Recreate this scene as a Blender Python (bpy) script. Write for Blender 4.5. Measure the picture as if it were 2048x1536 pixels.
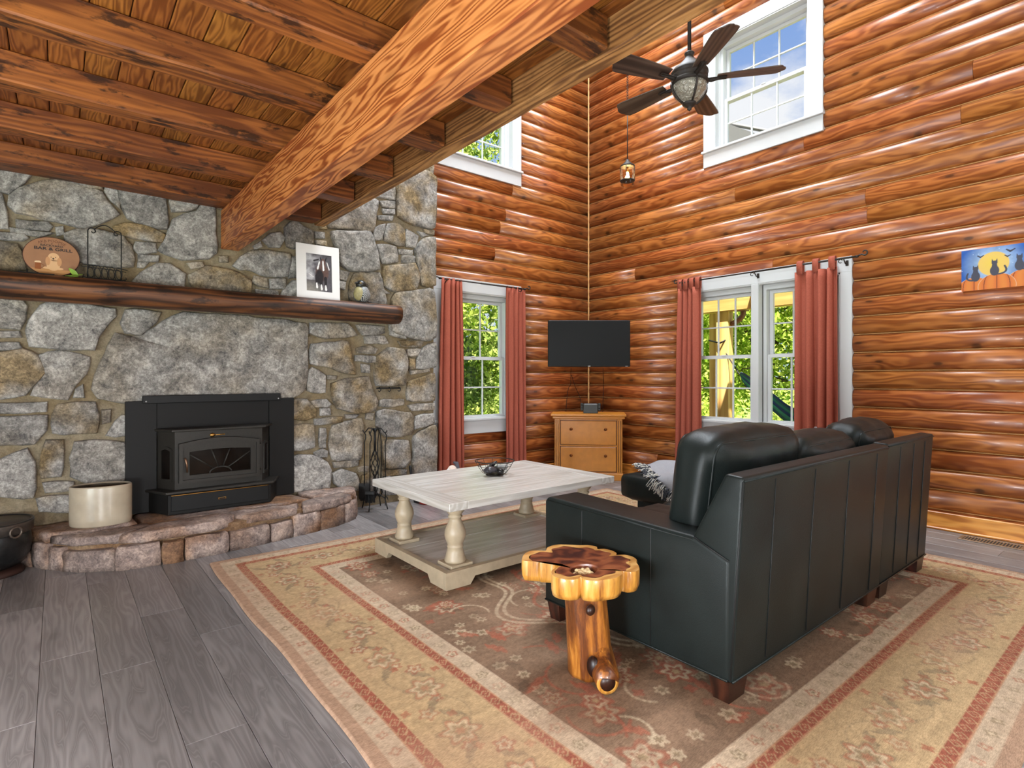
import bpy, bmesh, math, random
import numpy as np
from mathutils import Vector, Matrix
random.seed(7); np.random.seed(7)
for o in list(bpy.data.objects): bpy.data.objects.remove(o, do_unlink=True)
scene = bpy.context.scene
COL = scene.collection
PI = math.pi

# ------------------------------------------------------------------ camera
F, CX, CY, H = 1114.0, 1024.0, 753.0, 1.25
YAW = math.atan2(909, 1114); SN, CS = math.sin(YAW), math.cos(YAW)
cam_d = bpy.data.cameras.new('camera')
cam_d.sensor_width = 36.0; cam_d.lens = F/2048*36.0
cam_d.shift_y = (CY-768)/2048.0
cam_d.clip_start = 0.05; cam_d.clip_end = 300
cam = bpy.data.objects.new('camera', cam_d); COL.objects.link(cam)
cam.location = (0, 0, H); cam.rotation_euler = (PI/2, 0, -YAW)
scene.camera = cam

# ------------------------------------------------------------------ exposure, sky, sun, added fill
vs = scene.view_settings
vs.view_transform = 'Standard'; vs.look = 'None'; vs.gamma = 1.0; vs.exposure = 1.2; vs.use_curve_mapping = False

world = bpy.data.worlds.new('sky'); scene.world = world; world.use_nodes = True
wt = world.node_tree; wt.nodes.clear()
def wn(t, **k):
    n = wt.nodes.new(t)
    for a, b in k.items(): setattr(n, a, b)
    return n
_out = wn('ShaderNodeOutputWorld'); _bg = wn('ShaderNodeBackground')
_tc = wn('ShaderNodeTexCoord'); _sep = wn('ShaderNodeSeparateXYZ')
wt.links.new(_tc.outputs['Generated'], _sep.inputs[0])
_grad = wn('ShaderNodeValToRGB')
_grad.color_ramp.elements[0].position = 0.0; _grad.color_ramp.elements[0].color = (0.62, 0.78, 0.95, 1)
_grad.color_ramp.elements[1].position = 0.75; _grad.color_ramp.elements[1].color = (0.06, 0.22, 0.70, 1)
wt.links.new(_sep.outputs[2], _grad.inputs[0])
_map = wn('ShaderNodeMapping'); _map.inputs['Scale'].default_value = (1, 1, 1.8); _map.inputs['Location'].default_value = (0.62, 0.35, 0.05)
wt.links.new(_tc.outputs['Generated'], _map.inputs[0])
_cl = wn('ShaderNodeTexNoise'); _cl.inputs['Scale'].default_value = 3.4; _cl.inputs['Detail'].default_value = 7; _cl.inputs['Roughness'].default_value = 0.55
wt.links.new(_map.outputs[0], _cl.inputs['Vector'])
_cr = wn('ShaderNodeValToRGB'); _cr.color_ramp.elements[0].position = 0.50; _cr.color_ramp.elements[1].position = 0.62
wt.links.new(_cl.outputs[0], _cr.inputs[0])
_mx = wn('ShaderNodeMixRGB'); _mx.inputs[2].default_value = (0.92, 0.94, 0.98, 1)
wt.links.new(_cr.outputs[0], _mx.inputs[0]); wt.links.new(_grad.outputs[0], _mx.inputs[1])
wt.links.new(_mx.outputs[0], _bg.inputs[0]); _bg.inputs[1].default_value = 0.43
wt.links.new(_bg.outputs[0], _out.inputs[0])

sd = bpy.data.lights.new('sun', 'SUN'); sd.energy = 11.0; sd.angle = math.radians(0.6); sd.color = (1.0, 0.95, 0.86)
sun = bpy.data.objects.new('sun', sd); COL.objects.link(sun)
sun.rotation_euler = Vector((0.30, 0.30, -1.0)).to_track_quat('-Z', 'Y').to_euler()

def area_light(name, loc, direction, w, h, power, color=(1, 1, 1)):
    d = bpy.data.lights.new(name, 'AREA'); d.shape = 'RECTANGLE'; d.size = w; d.size_y = h; d.energy = power; d.color = color
    o = bpy.data.objects.new(name, d); COL.objects.link(o); o.location = loc
    o.rotation_euler = Vector(direction).to_track_quat('-Z', 'Z').to_euler()
    return o
# added fill lights, all at openings that are assumed or made up
area_light('added_left_fill', (-3.0, 0.9, 1.15), (1, 0, 0), 3.0, 2.1, 95, (0.84, 0.92, 1.0))  # added fill from the left, its unseen patio door is assumed
area_light('added_right_fill', (5.85, -0.75, 1.45), (-1, 0, 0), 1.5, 1.6, 4, (0.84, 0.92, 1.0))  # weak added fill from the right, its unseen side window is assumed
area_light('added_gable_fill', (3.6, -3.0, 4.1), (0, 1, -0.08), 3.0, 2.0, 45, (0.84, 0.92, 1.0))  # added fill high behind the camera, gable window made up
area_light('added_loft_fill', (-3.0, 2.0, 4.2), (1, 0, 0), 3.6, 1.8, 215, (0.84, 0.92, 1.0))  # added fill from the loft side to brighten the upper logs
area_light('added_front_fill', (-0.6, -3.0, 1.5), (0, 1, 0), 2.0, 1.4, 12, (0.84, 0.92, 1.0))  # weak added fill from behind, front window made up
area_light('added_top_fill', (3.8, 3.5, 7.59), (0, 0.001, -1), 2.3, 2.3, 250, (0.84, 0.92, 1.0))  # added light from above, the unseen skylight is made up

# ------------------------------------------------------------------ pixel helpers (photo frame 2048x1536 -> the plane a thing stands on)
def ray(px, py):
    r = (px-CX)/F; return (r*CS+SN, -r*SN+CS, (CY-py)/F)
def onZ(px, py, z):
    d = ray(px, py); t = (z-H)/d[2]; return Vector((d[0]*t, d[1]*t, z))
def onX(px, py, x):
    d = ray(px, py); t = x/d[0]; return Vector((x, d[1]*t, H+d[2]*t))
def onY(px, py, y):
    d = ray(px, py); t = y/d[1]; return Vector((d[0]*t, y, H+d[2]*t))

# ------------------------------------------------------------------ object helpers
def link(o, parent=None):
    COL.objects.link(o)
    if parent is not None: o.parent = parent
    return o
def tag(o, label=None, cat=None, group=None, kind=None):
    if label: o['label'] = label
    if cat: o['category'] = cat
    if group: o['group'] = group
    if kind: o['kind'] = kind
    return o
def empty(name, loc=(0, 0, 0), rz=0, label=None, cat=None, group=None, kind=None):
    o = bpy.data.objects.new(name, None); o.empty_display_size = 0.1
    COL.objects.link(o); o.location = loc; o.rotation_euler = (0, 0, rz)
    return tag(o, label, cat, group, kind)
def mobj(name, me, mat, parent=None, loc=None, rot=None):
    o = bpy.data.objects.new(name, me)
    if mat is not None:
        if me.materials: me.materials[0] = mat
        else: me.materials.append(mat)
    link(o, parent)
    if loc is not None: o.location = loc
    if rot is not None: o.rotation_euler = rot
    return o

class MB:
    """collects shapes into one mesh"""
    def __init__(s): s.v = []; s.f = []; s.sm = []
    def add(s, vs, fs, smooth=False):
        n = len(s.v); s.v += [tuple(p) for p in vs]
        for f in fs: s.f.append(tuple(i+n for i in f)); s.sm.append(smooth)
        return s
    def box(s, x0, x1, y0, y1, z0, z1, bev=0.0, M=None, seg=1):
        bm = bmesh.new(); bmesh.ops.create_cube(bm, size=1.0)
        for v in bm.verts:
            v.co = Vector(((x0+x1)/2+v.co.x*(x1-x0), (y0+y1)/2+v.co.y*(y1-y0), (z0+z1)/2+v.co.z*(z1-z0)))
        if bev > 0: bmesh.ops.bevel(bm, geom=bm.edges[:], offset=bev, segments=seg, profile=0.5, affect='EDGES')
        return s.bm(bm, M)
    def bm(s, bm, M=None, smooth=False):
        if M is not None: bmesh.ops.transform(bm, matrix=M, verts=bm.verts)
        bm.verts.ensure_lookup_table(); bm.verts.index_update()
        s.add([v.co for v in bm.verts], [[v.index for v in f.verts] for f in bm.faces], smooth)
        bm.free(); return s
    def tube(s, pts, r, n=8, caps=True, closed=False):
        pts = [Vector(p) for p in pts]; m = len(pts)
        rs = r if isinstance(r, (list, tuple)) else [r]*m
        vs = []; fs = []
        up = Vector((0, 0, 1)); prev = None
        for i, p in enumerate(pts):
            if closed: t = pts[(i+1) % m]-pts[i-1]
            else: t = pts[min(i+1, m-1)]-pts[max(i-1, 0)]
            if t.length < 1e-9: t = Vector((0, 0, 1))
            t.normalize()
            if prev is None:
                a = up if abs(t.dot(up)) < 0.9 else Vector((1, 0, 0))
                u = t.cross(a).normalized()
            else:
                u = prev-t*prev.dot(t)
                u = u.normalized() if u.length > 1e-6 else t.orthogonal().normalized()
            prev = u; w = t.cross(u)
            for k in range(n):
                a = 2*PI*k/n; vs.append(p+(u*math.cos(a)+w*math.sin(a))*rs[i])
        for i in range(m if closed else m-1):
            for k in range(n):
                a = i*n+k; b = i*n+(k+1) % n; j = (i+1) % m
                fs.append((a, b, j*n+(k+1) % n, j*n+k))
        if caps and not closed:
            fs.append(tuple(range(n))[::-1]); fs.append(tuple((m-1)*n+k for k in range(n)))
        return s.add(vs, fs, True)
    def lathe(s, prof, n=24, c=(0, 0, 0), sx=1, sy=1, M=None, smooth=True):
        vs = []; fs = []; m = len(prof)
        for r, z in prof:
            for k in range(n):
                a = 2*PI*k/n; vs.append(Vector((c[0]+r*sx*math.cos(a), c[1]+r*sy*math.sin(a), c[2]+z)))
        for i in range(m-1):
            for k in range(n):
                fs.append((i*n+k, i*n+(k+1) % n, (i+1)*n+(k+1) % n, (i+1)*n+k))
        if prof[0][0] > 1e-5: fs.append(tuple(range(n))[::-1])
        if prof[-1][0] > 1e-5: fs.append(tuple((m-1)*n+k for k in range(n)))
        if M is not None: vs = [M @ v for v in vs]
        return s.add(vs, fs, smooth)
    def prism(s, poly, z0, z1, M=None, bev=0.0, smooth=False):
        bm = bmesh.new()
        lo = [bm.verts.new((p[0], p[1], z0)) for p in poly]; hi = [bm.verts.new((p[0], p[1], z1)) for p in poly]
        n = len(poly)
        bm.faces.new(lo[::-1]); bm.faces.new(hi)
        for i in range(n): bm.faces.new((lo[i], lo[(i+1) % n], hi[(i+1) % n], hi[i]))
        bmesh.ops.recalc_face_normals(bm, faces=bm.faces)
        if bev > 0: bmesh.ops.bevel(bm, geom=bm.edges[:], offset=bev, segments=2, profile=0.5, affect='EDGES')
        bmesh.ops.triangulate(bm, faces=[f for f in bm.faces if len(f.verts) > 4])
        return s.bm(bm, M, smooth)
    def sphere(s, c, r, n=16, m=10):
        rx, ry, rz = r if isinstance(r, (list, tuple)) else (r, r, r)
        pr = [(math.sin(PI*i/m), -math.cos(PI*i/m)) for i in range(m+1)]
        vs = []; fs = []
        for q, z in pr:
            for k in range(n): vs.append((c[0]+rx*q*math.cos(2*PI*k/n), c[1]+ry*q*math.sin(2*PI*k/n), c[2]+rz*z))
        for i in range(m):
            for k in range(n): fs.append((i*n+k, i*n+(k+1) % n, (i+1)*n+(k+1) % n, (i+1)*n+k))
        return s.add(vs, fs, True)
    def mesh(s, name='m', merge=False):
        me = bpy.data.meshes.new(name); me.from_pydata(s.v, [], s.f)
        me.polygons.foreach_set('use_smooth', s.sm)
        if merge:
            bm = bmesh.new(); bm.from_mesh(me); bmesh.ops.remove_doubles(bm, verts=bm.verts, dist=1e-5); bm.to_mesh(me); bm.free()
        me.update(); return me
    def build(s, name, mat, parent=None, loc=None, rot=None, merge=False):
        return mobj(name, s.mesh(name, merge), mat, parent, loc, rot)

def xform(M):  # flat helper
    return M
def TR(loc=(0, 0, 0), rx=0, ry=0, rz=0):
    return Matrix.Translation(loc) @ Matrix.Rotation(rz, 4, 'Z') @ Matrix.Rotation(ry, 4, 'Y') @ Matrix.Rotation(rx, 4, 'X')

def soft_box(sx, sy, sz, r, puff=0.0, n=10, wr=0.0, seed=0):
    """cushion: rounded box of half sizes sx,sy,sz with corner radius r, belly and wrinkles"""
    bm = bmesh.new(); bmesh.ops.create_cube(bm, size=2.0)
    bmesh.ops.subdivide_edges(bm, edges=bm.edges[:], cuts=n, use_grid_fill=True)
    rnd = random.Random(seed); ph = [rnd.uniform(0, 6.28) for _ in range(8)]
    for v in bm.verts:
        p = v.co.copy()
        q = Vector((p.x*sx, p.y*sy, p.z*sz))
        c = Vector((max(-sx+r, min(sx-r, q.x)), max(-sy+r, min(sy-r, q.y)), max(-sz+r, min(sz-r, q.z))))
        d = q-c
        if d.length > 1e-9: q = c+d.normalized()*r if d.length > 1e-9 and (abs(d.x) > 1e-9)+(abs(d.y) > 1e-9)+(abs(d.z) > 1e-9) > 1 else c+d.normalized()*min(r, d.length)
        bel = (1-p.x*p.x)*(1-p.y*p.y)+(1-p.x*p.x)*(1-p.z*p.z)*0.5+(1-p.y*p.y)*(1-p.z*p.z)*0.3
        k = max(abs(p.x), abs(p.y), abs(p.z))
        ax = [abs(p.x), abs(p.y), abs(p.z)].index(k)
        nv = Vector((0, 0, 0)); nv[ax] = 1 if p[ax] > 0 else -1
        a, b = [p[i] for i in range(3) if i != ax]
        q += nv*puff*(1-a*a)*(1-b*b)
        if wr: q += nv*wr*(math.sin(9*p.x+ph[0]+2*p.z)*math.sin(5*p.z+ph[1])+0.5*math.sin(17*p.x+ph[2]+6*p.y))*0.5
        v.co = q
    return bm

# ------------------------------------------------------------------ material helpers
def newmat(name):
    m = bpy.data.materials.new(name); m.use_nodes = True
    nt = m.node_tree; b = nt.nodes['Principled BSDF']
    return m, nt, b
def N(nt, t, **k):
    n = nt.nodes.new(t)
    for a, v in k.items():
        if a.startswith('i_'): n.inputs[a[2:].replace('_', ' ')].default_value = v
        else: setattr(n, a, v)
    return n
def ramp(nt, stops):
    n = nt.nodes.new('ShaderNodeValToRGB'); cr = n.color_ramp
    while len(cr.elements) < len(stops): cr.elements.new(0.5)
    for e, (p, c) in zip(cr.elements, stops):
        e.position = p; e.color = (c[0], c[1], c[2], 1) if not isinstance(c, (int, float)) else (c, c, c, 1)
    return n
def S(r, g, b):  # sRGB 0-255 -> linear
    f = lambda v: (v/255/12.92) if v/255 <= 0.04045 else ((v/255+0.055)/1.055)**2.4
    return (f(r), f(g), f(b))
def math_n(nt, op, a, b=None, clamp=False):
    n = nt.nodes.new('ShaderNodeMath'); n.operation = op; n.use_clamp = clamp
    for i, x in enumerate((a, b)):
        if x is None: continue
        if isinstance(x, (int, float)): n.inputs[i].default_value = x
        else: nt.links.new(x, n.inputs[i])
    return n.outputs[0]
def mixc(nt, fac, a, b, mode='MIX'):
    n = nt.nodes.new('ShaderNodeMixRGB'); n.blend_type = mode
    for i, x in ((0, fac), (1, a), (2, b)):
        if isinstance(x, (int, float)): n.inputs[i].default_value = x
        elif isinstance(x, tuple): n.inputs[i].default_value = (x[0], x[1], x[2], 1)
        else: nt.links.new(x, n.inputs[i])
    return n.outputs[0]

def plain(name, col, rough=0.5, metal=0.0, noise=0.0, nscale=20, bump=0.0, coat=0.0, spec=0.5, bscale=None):
    m, nt, b = newmat(name)
    b.inputs['Roughness'].default_value = rough; b.inputs['Metallic'].default_value = metal
    b.inputs['Specular IOR Level'].default_value = spec; b.inputs['Coat Weight'].default_value = coat
    b.inputs['Base Color'].default_value = (*col, 1)
    tc = N(nt, 'ShaderNodeTexCoord')
    if noise > 0:
        nz = N(nt, 'ShaderNodeTexNoise', i_Scale=nscale, i_Detail=5.0)
        nt.links.new(tc.outputs['Object'], nz.inputs['Vector'])
        r = ramp(nt, [(0.3, tuple(c*(1-noise) for c in col)), (0.7, tuple(min(1, c*(1+noise)) for c in col))])
        nt.links.new(nz.outputs[0], r.inputs[0]); nt.links.new(r.outputs[0], b.inputs['Base Color'])
    if bump > 0:
        nz2 = N(nt, 'ShaderNodeTexNoise', i_Scale=bscale or nscale*3, i_Detail=4.0)
        nt.links.new(tc.outputs['Object'], nz2.inputs['Vector'])
        bp = N(nt, 'ShaderNodeBump', i_Strength=bump, i_Distance=0.01)
        nt.links.new(nz2.outputs[0], bp.inputs['Height']); nt.links.new(bp.outputs[0], b.inputs['Normal'])
    return m

def wood(name, dark, mid, light, ring=5.0, stretch=0.12, dist=4.0, rough=0.4, knots=0.0, kscale=1.0, fine=0.35, bump=0.15, vary=0.12, spots=0.0, spec=0.5, lines=0.0, pith=0.25, coat=0.0, wavek=0.45, hue=0.012, dscale=1.6, detail=0.8, big=0.6):
    """grain along local X, every object at its own place in the tree"""
    m, nt, b = newmat(name); L = nt.links.new
    tc = N(nt, 'ShaderNodeTexCoord'); oi = N(nt, 'ShaderNodeObjectInfo')
    wnz = N(nt, 'ShaderNodeTexWhiteNoise', noise_dimensions='1D'); L(oi.outputs['Random'], wnz.inputs['W'])
    sp = N(nt, 'ShaderNodeSeparateColor'); L(wnz.outputs['Color'], sp.inputs[0])
    cb = N(nt, 'ShaderNodeCombineXYZ')
    L(math_n(nt, 'MULTIPLY', sp.outputs[0], 60.0), cb.inputs[0])
    L(math_n(nt, 'MULTIPLY', math_n(nt, 'SUBTRACT', sp.outputs[1], 0.5), pith), cb.inputs[1])
    L(math_n(nt, 'MULTIPLY', math_n(nt, 'SUBTRACT', sp.outputs[2], 0.5), pith), cb.inputs[2])
    ad = N(nt, 'ShaderNodeVectorMath', operation='ADD'); L(tc.outputs['Object'], ad.inputs[0]); L(cb.outputs[0], ad.inputs[1])
    mp = N(nt, 'ShaderNodeMapping'); mp.inputs['Scale'].default_value = (stretch, 1, 1); L(ad.outputs[0], mp.inputs[0])
    wv = N(nt, 'ShaderNodeTexWave', wave_type='RINGS', rings_direction='X', wave_profile='SIN')
    wv.inputs['Scale'].default_value = ring; wv.inputs['Distortion'].default_value = dist
    wv.inputs['Detail'].default_value = detail; wv.inputs['Detail Scale'].default_value = dscale; wv.inputs['Detail Roughness'].default_value = 0.5
    L(mp.outputs[0], wv.inputs['Vector'])
    mp2 = N(nt, 'ShaderNodeMapping'); mp2.inputs['Scale'].default_value = (2.0, 70, 70); L(ad.outputs[0], mp2.inputs[0])
    fn = N(nt, 'ShaderNodeTexNoise', i_Scale=1.0, i_Detail=4.0); L(mp2.outputs[0], fn.inputs['Vector'])
    mp3 = N(nt, 'ShaderNodeMapping'); mp3.inputs['Scale'].default_value = (1.2, 5, 5); L(ad.outputs[0], mp3.inputs[0])
    bn = N(nt, 'ShaderNodeTexNoise', i_Scale=1.3, i_Detail=3.0); L(mp3.outputs[0], bn.inputs['Vector'])
    fac = math_n(nt, 'ADD', math_n(nt, 'MULTIPLY', wv.outputs['Fac'], wavek), math_n(nt, 'MULTIPLY', math_n(nt, 'SUBTRACT', fn.outputs[0], 0.5), fine))
    fac = math_n(nt, 'ADD', fac, math_n(nt, 'MULTIPLY', math_n(nt, 'SUBTRACT', bn.outputs[0], 0.5-0.15/big), big))
    cr = ramp(nt, [(0.15, dark), (0.48, mid), (0.85, light)]); L(fac, cr.inputs[0])
    col = cr.outputs[0]
    if lines > 0:
        lr = ramp(nt, [(0.0, 0.0), (0.06, 1.0), (0.14, 0.0)]); L(wv.outputs['Fac'], lr.inputs[0])
        col = mixc(nt, math_n(nt, 'MULTIPLY', lr.outputs[0], lines), col, tuple(min(1, c*2.1) for c in light))
    if knots > 0:
        mk = N(nt, 'ShaderNodeMapping'); mk.inputs['Scale'].default_value = (1.35*kscale, 3.6*kscale, 3.6*kscale)
        sx_ = N(nt, 'ShaderNodeSeparateXYZ'); cx_ = N(nt, 'ShaderNodeCombineXYZ'); L(ad.outputs[0], sx_.inputs[0]); L(sx_.outputs[0], cx_.inputs[0]); L(math_n(nt, 'ADD', sx_.outputs[2], math_n(nt, 'MULTIPLY', sx_.outputs[1], 0.9)), cx_.inputs[1]); L(cx_.outputs[0], mk.inputs[0])
        vo = N(nt, 'ShaderNodeTexVoronoi', voronoi_dimensions='2D', i_Scale=1.0); L(mk.outputs[0], vo.inputs['Vector'])
        kr = ramp(nt, [(0.0, 1.0), (0.035, 0.9), (0.06, 0.35), (0.13, 0.0)]); L(vo.outputs['Distance'], kr.inputs[0])
        col = mixc(nt, math_n(nt, 'MULTIPLY', kr.outputs[0], knots), col, tuple(c*0.22 for c in dark))
    if spots > 0:
        ms = N(nt, 'ShaderNodeMapping'); ms.inputs['Scale'].default_value = (3.2, 9, 9); L(ad.outputs[0], ms.inputs[0])
        sn = N(nt, 'ShaderNodeTexNoise', i_Scale=1.6, i_Detail=5.0, i_Roughness=0.65); L(ms.outputs[0], sn.inputs['Vector'])
        sr = ramp(nt, [(0.54, 0.0), (0.62, 1.0)]); L(sn.outputs[0], sr.inputs[0])
        col = mixc(nt, math_n(nt, 'MULTIPLY', sr.outputs[0], spots), col, tuple(c*0.18 for c in dark))
    hs = N(nt, 'ShaderNodeHueSaturation'); L(col, hs.inputs['Color'])
    L(math_n(nt, 'ADD', math_n(nt, 'MULTIPLY', sp.outputs[1], 2*vary), 1-vary), hs.inputs['Value'])
    L(math_n(nt, 'ADD', math_n(nt, 'MULTIPLY', sp.outputs[2], 2*hue), 0.5-hue), hs.inputs['Hue'])
    L(hs.outputs[0], b.inputs['Base Color'])
    b.inputs['Roughness'].default_value = rough; b.inputs['Specular IOR Level'].default_value = spec; b.inputs['Coat Weight'].default_value = coat
    if bump > 0:
        bp = N(nt, 'ShaderNodeBump', i_Strength=bump, i_Distance=0.004)
        L(math_n(nt, 'ADD', math_n(nt, 'MULTIPLY', wv.outputs['Fac'], 0.6), fn.outputs[0]), bp.inputs['Height'])
        L(bp.outputs[0], b.inputs['Normal'])
    return m

def stone(name, dark, mid, light, warm, scale=6.0, bump=0.7, rough=0.85, hue=0.05):
    m, nt, b = newmat(name); L = nt.links.new
    tc = N(nt, 'ShaderNodeTexCoord'); oi = N(nt, 'ShaderNodeObjectInfo')
    wnz = N(nt, 'ShaderNodeTexWhiteNoise', noise_dimensions='1D'); L(oi.outputs['Random'], wnz.inputs['W'])
    sc = N(nt, 'ShaderNodeVectorMath', operation='SCALE'); L(wnz.outputs['Color'], sc.inputs[0]); sc.inputs['Scale'].default_value = 30
    ad = N(nt, 'ShaderNodeVectorMath', operation='ADD'); L(tc.outputs['Object'], ad.inputs[0]); L(sc.outputs[0], ad.inputs[1])
    n1 = N(nt, 'ShaderNodeTexNoise', i_Scale=scale*1.5, i_Detail=8.0, i_Roughness=0.68, i_Distortion=0.6); L(ad.outputs[0], n1.inputs['Vector'])
    n2 = N(nt, 'ShaderNodeTexNoise', i_Scale=scale*9, i_Detail=6.0, i_Roughness=0.75, i_Distortion=0.7); L(ad.outputs[0], n2.inputs['Vector'])
    n3 = N(nt, 'ShaderNodeTexNoise', i_Scale=scale*0.5, i_Detail=3.0); L(ad.outputs[0], n3.inputs['Vector'])
    cr = ramp(nt, [(0.38, dark), (0.5, mid), (0.62, light)])
    L(math_n(nt, 'ADD', math_n(nt, 'MULTIPLY', n1.outputs[0], 0.5), math_n(nt, 'MULTIPLY', n2.outputs[0], 0.5)), cr.inputs[0])
    wr = ramp(nt, [(0.42, 0.0), (0.62, 1.0)]); L(n3.outputs[0], wr.inputs[0])
    sp = N(nt, 'ShaderNodeSeparateColor'); L(wnz.outputs['Color'], sp.inputs[0])
    col = mixc(nt, math_n(nt, 'MULTIPLY', math_n(nt, 'MULTIPLY', wr.outputs[0], sp.outputs[0]), 1.3, True), cr.outputs[0], warm, 'MULTIPLY')
    hs = N(nt, 'ShaderNodeHueSaturation'); L(col, hs.inputs['Color'])
    L(math_n(nt, 'ADD', math_n(nt, 'MULTIPLY', sp.outputs[1], 0.34), 0.83), hs.inputs['Value'])
    L(hs.outputs[0], b.inputs['Base Color']); b.inputs['Roughness'].default_value = rough
    b.inputs['Specular IOR Level'].default_value = 0.3
    bp = N(nt, 'ShaderNodeBump', i_Strength=bump, i_Distance=0.02)
    L(math_n(nt, 'ADD', n1.outputs[0], math_n(nt, 'MULTIPLY', n2.outputs[0], 0.35)), bp.inputs['Height']); L(bp.outputs[0], b.inputs['Normal'])
    return m

def vcol_mat(name, rough=0.8, attr='Col', noise=0.0, nscale=(60, 300, 60), bump=0.0, spec=0.3):
    m, nt, b = newmat(name); L = nt.links.new
    at = N(nt, 'ShaderNodeVertexColor', layer_name=attr); col = at.outputs[0]
    if noise > 0:
        tc = N(nt, 'ShaderNodeTexCoord'); mp = N(nt, 'ShaderNodeMapping'); mp.inputs['Scale'].default_value = nscale
        L(tc.outputs['Object'], mp.inputs[0])
        nz = N(nt, 'ShaderNodeTexNoise', i_Scale=1.0, i_Detail=3.0, i_Roughness=0.7); L(mp.outputs[0], nz.inputs['Vector'])
        r = ramp(nt, [(0.3, 1-noise), (0.7, 1+noise*0.6)]); L(nz.outputs[0], r.inputs[0])
        col = mixc(nt, 1.0, col, r.outputs[0], 'MULTIPLY')
        if bump > 0:
            bp = N(nt, 'ShaderNodeBump', i_Strength=bump, i_Distance=0.004); L(nz.outputs[0], bp.inputs['Height']); L(bp.outputs[0], b.inputs['Normal'])
    L(col, b.inputs['Base Color']); b.inputs['Roughness'].default_value = rough; b.inputs['Specular IOR Level'].default_value = spec
    return m

def glass_mat(name, tint=(1, 1, 1), gloss=0.5):
    m = bpy.data.materials.new(name); m.use_nodes = True; nt = m.node_tree; nt.nodes.clear(); L = nt.links.new
    o = N(nt, 'ShaderNodeOutputMaterial'); mx = N(nt, 'ShaderNodeMixShader'); t = N(nt, 'ShaderNodeBsdfTransparent'); g = N(nt, 'ShaderNodeBsdfGlossy')
    t.inputs[0].default_value = (*tint, 1); g.inputs['Roughness'].default_value = 0.02
    fr = N(nt, 'ShaderNodeFresnel', i_IOR=1.45)
    L(math_n(nt, 'MULTIPLY', fr.outputs[0], gloss), mx.inputs[0]); L(t.outputs[0], mx.inputs[1]); L(g.outputs[0], mx.inputs[2]); L(mx.outputs[0], o.inputs[0])
    return m
def emit_mat(name, col, strength):
    m = bpy.data.materials.new(name); m.use_nodes = True; nt = m.node_tree; nt.nodes.clear()
    o = N(nt, 'ShaderNodeOutputMaterial'); e = N(nt, 'ShaderNodeEmission'); e.inputs[0].default_value = (*col, 1); e.inputs[1].default_value = strength
    nt.links.new(e.outputs[0], o.inputs[0]); return m

# ------------------------------------------------------------------ materials
M_LOG = wood('stained_log', S(128, 66, 26), S(193, 120, 60), S(217, 152, 90), ring=8, stretch=0.22, dist=13, rough=0.36, knots=0.9, kscale=1.15, fine=0.22, vary=0.05, bump=0.08, coat=0.12, wavek=0.19, pith=0.14, hue=0.006, big=0.34)
M_CHINK = plain('chink_line', S(186, 138, 84), 0.7, noise=0.1, nscale=30)
M_BASE = wood('pine_baseboard', S(176, 106, 40), S(222, 152, 68), S(236, 176, 96), ring=8, stretch=0.2, dist=12, rough=0.35, knots=0.4, vary=0.02, wavek=0.45, hue=0.0)
M_BEAM = wood('planed_fir_beam', S(128, 62, 26), S(194, 122, 66), S(216, 148, 90), ring=13, stretch=0.12, dist=16, rough=0.42, knots=0.3, kscale=0.6, fine=0.2, vary=0.02, bump=0.08, wavek=0.4, pith=0.10, hue=0.0)
M_RIM = wood('rough_rim_beam', S(110, 72, 38), S(166, 118, 66), S(196, 148, 92), ring=16, stretch=0.1, dist=8, rough=0.6, spots=0.3, fine=0.5, vary=0.02, hue=0.0)
M_JOIST = wood('rough_sawn_joist', S(98, 50, 18), S(156, 92, 40), S(184, 118, 58), ring=10, stretch=0.12, dist=10, rough=0.5, spots=0.9, fine=0.5, vary=0.05, bump=0.2, wavek=0.2, hue=0.004)
M_CPLANK = wood('ceiling_pine_plank', S(100, 54, 16), S(146, 90, 36), S(170, 112, 52), ring=17, stretch=0.14, dist=12, rough=0.42, knots=0.8, kscale=1.3, vary=0.08, wavek=0.3, hue=0.006, pith=0.12)
M_MANTEL = wood('mantel_log', S(44, 24, 12), S(94, 54, 26), S(134, 84, 42), ring=10, stretch=0.1, dist=8, rough=0.55, spots=0.7, fine=0.5, vary=0.02, hue=0.0)
M_FLOOR = wood('grey_plank', S(112, 108, 107), S(144, 140, 139), S(164, 160, 159), ring=13, stretch=0.12, dist=14, rough=0.34, fine=0.32, vary=0.27, bump=0.05, lines=0.1, knots=0.4, kscale=0.7, wavek=0.26, pith=0.16, hue=0.0)
M_GAP = plain('dark_joint', (0.035, 0.032, 0.03), 0.9)
M_STONE = stone('field_stone', S(82, 80, 79), S(142, 138, 132), S(198, 193, 186), S(222, 196, 150))
M_MORTAR = stone('mortar', S(112, 100, 80), S(138, 125, 102), S(158, 144, 119), S(220, 200, 160), scale=9, bump=0.4)
M_HEARTH = stone('hearth_stone', S(92, 80, 77), S(146, 128, 119), S(196, 174, 159), S(228, 196, 160), scale=7, bump=0.8, rough=0.6)
M_HMORTAR = stone('hearth_mortar', S(92, 72, 54), S(122, 98, 74), S(150, 124, 96), S(220, 180, 130), scale=10, bump=0.5)
M_WHITE = plain('white_trim', S(196, 197, 197), 0.35)
M_SASH = plain('white_vinyl', S(206, 207, 207), 0.3)
M_GLASS = glass_mat('window_glass', gloss=0.45)
M_CURT = plain('rust_curtain', S(160, 84, 66), 0.85, noise=0.10, nscale=90, bump=0.15, bscale=500, spec=0.2)
M_IRON = plain('black_iron', (0.018, 0.017, 0.016), 0.5, metal=0.6, noise=0.2, nscale=60)
M_BRONZE = plain('dark_bronze', (0.030, 0.023, 0.018), 0.55, metal=0.2, noise=0.25, nscale=40, spec=0.35)
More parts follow.
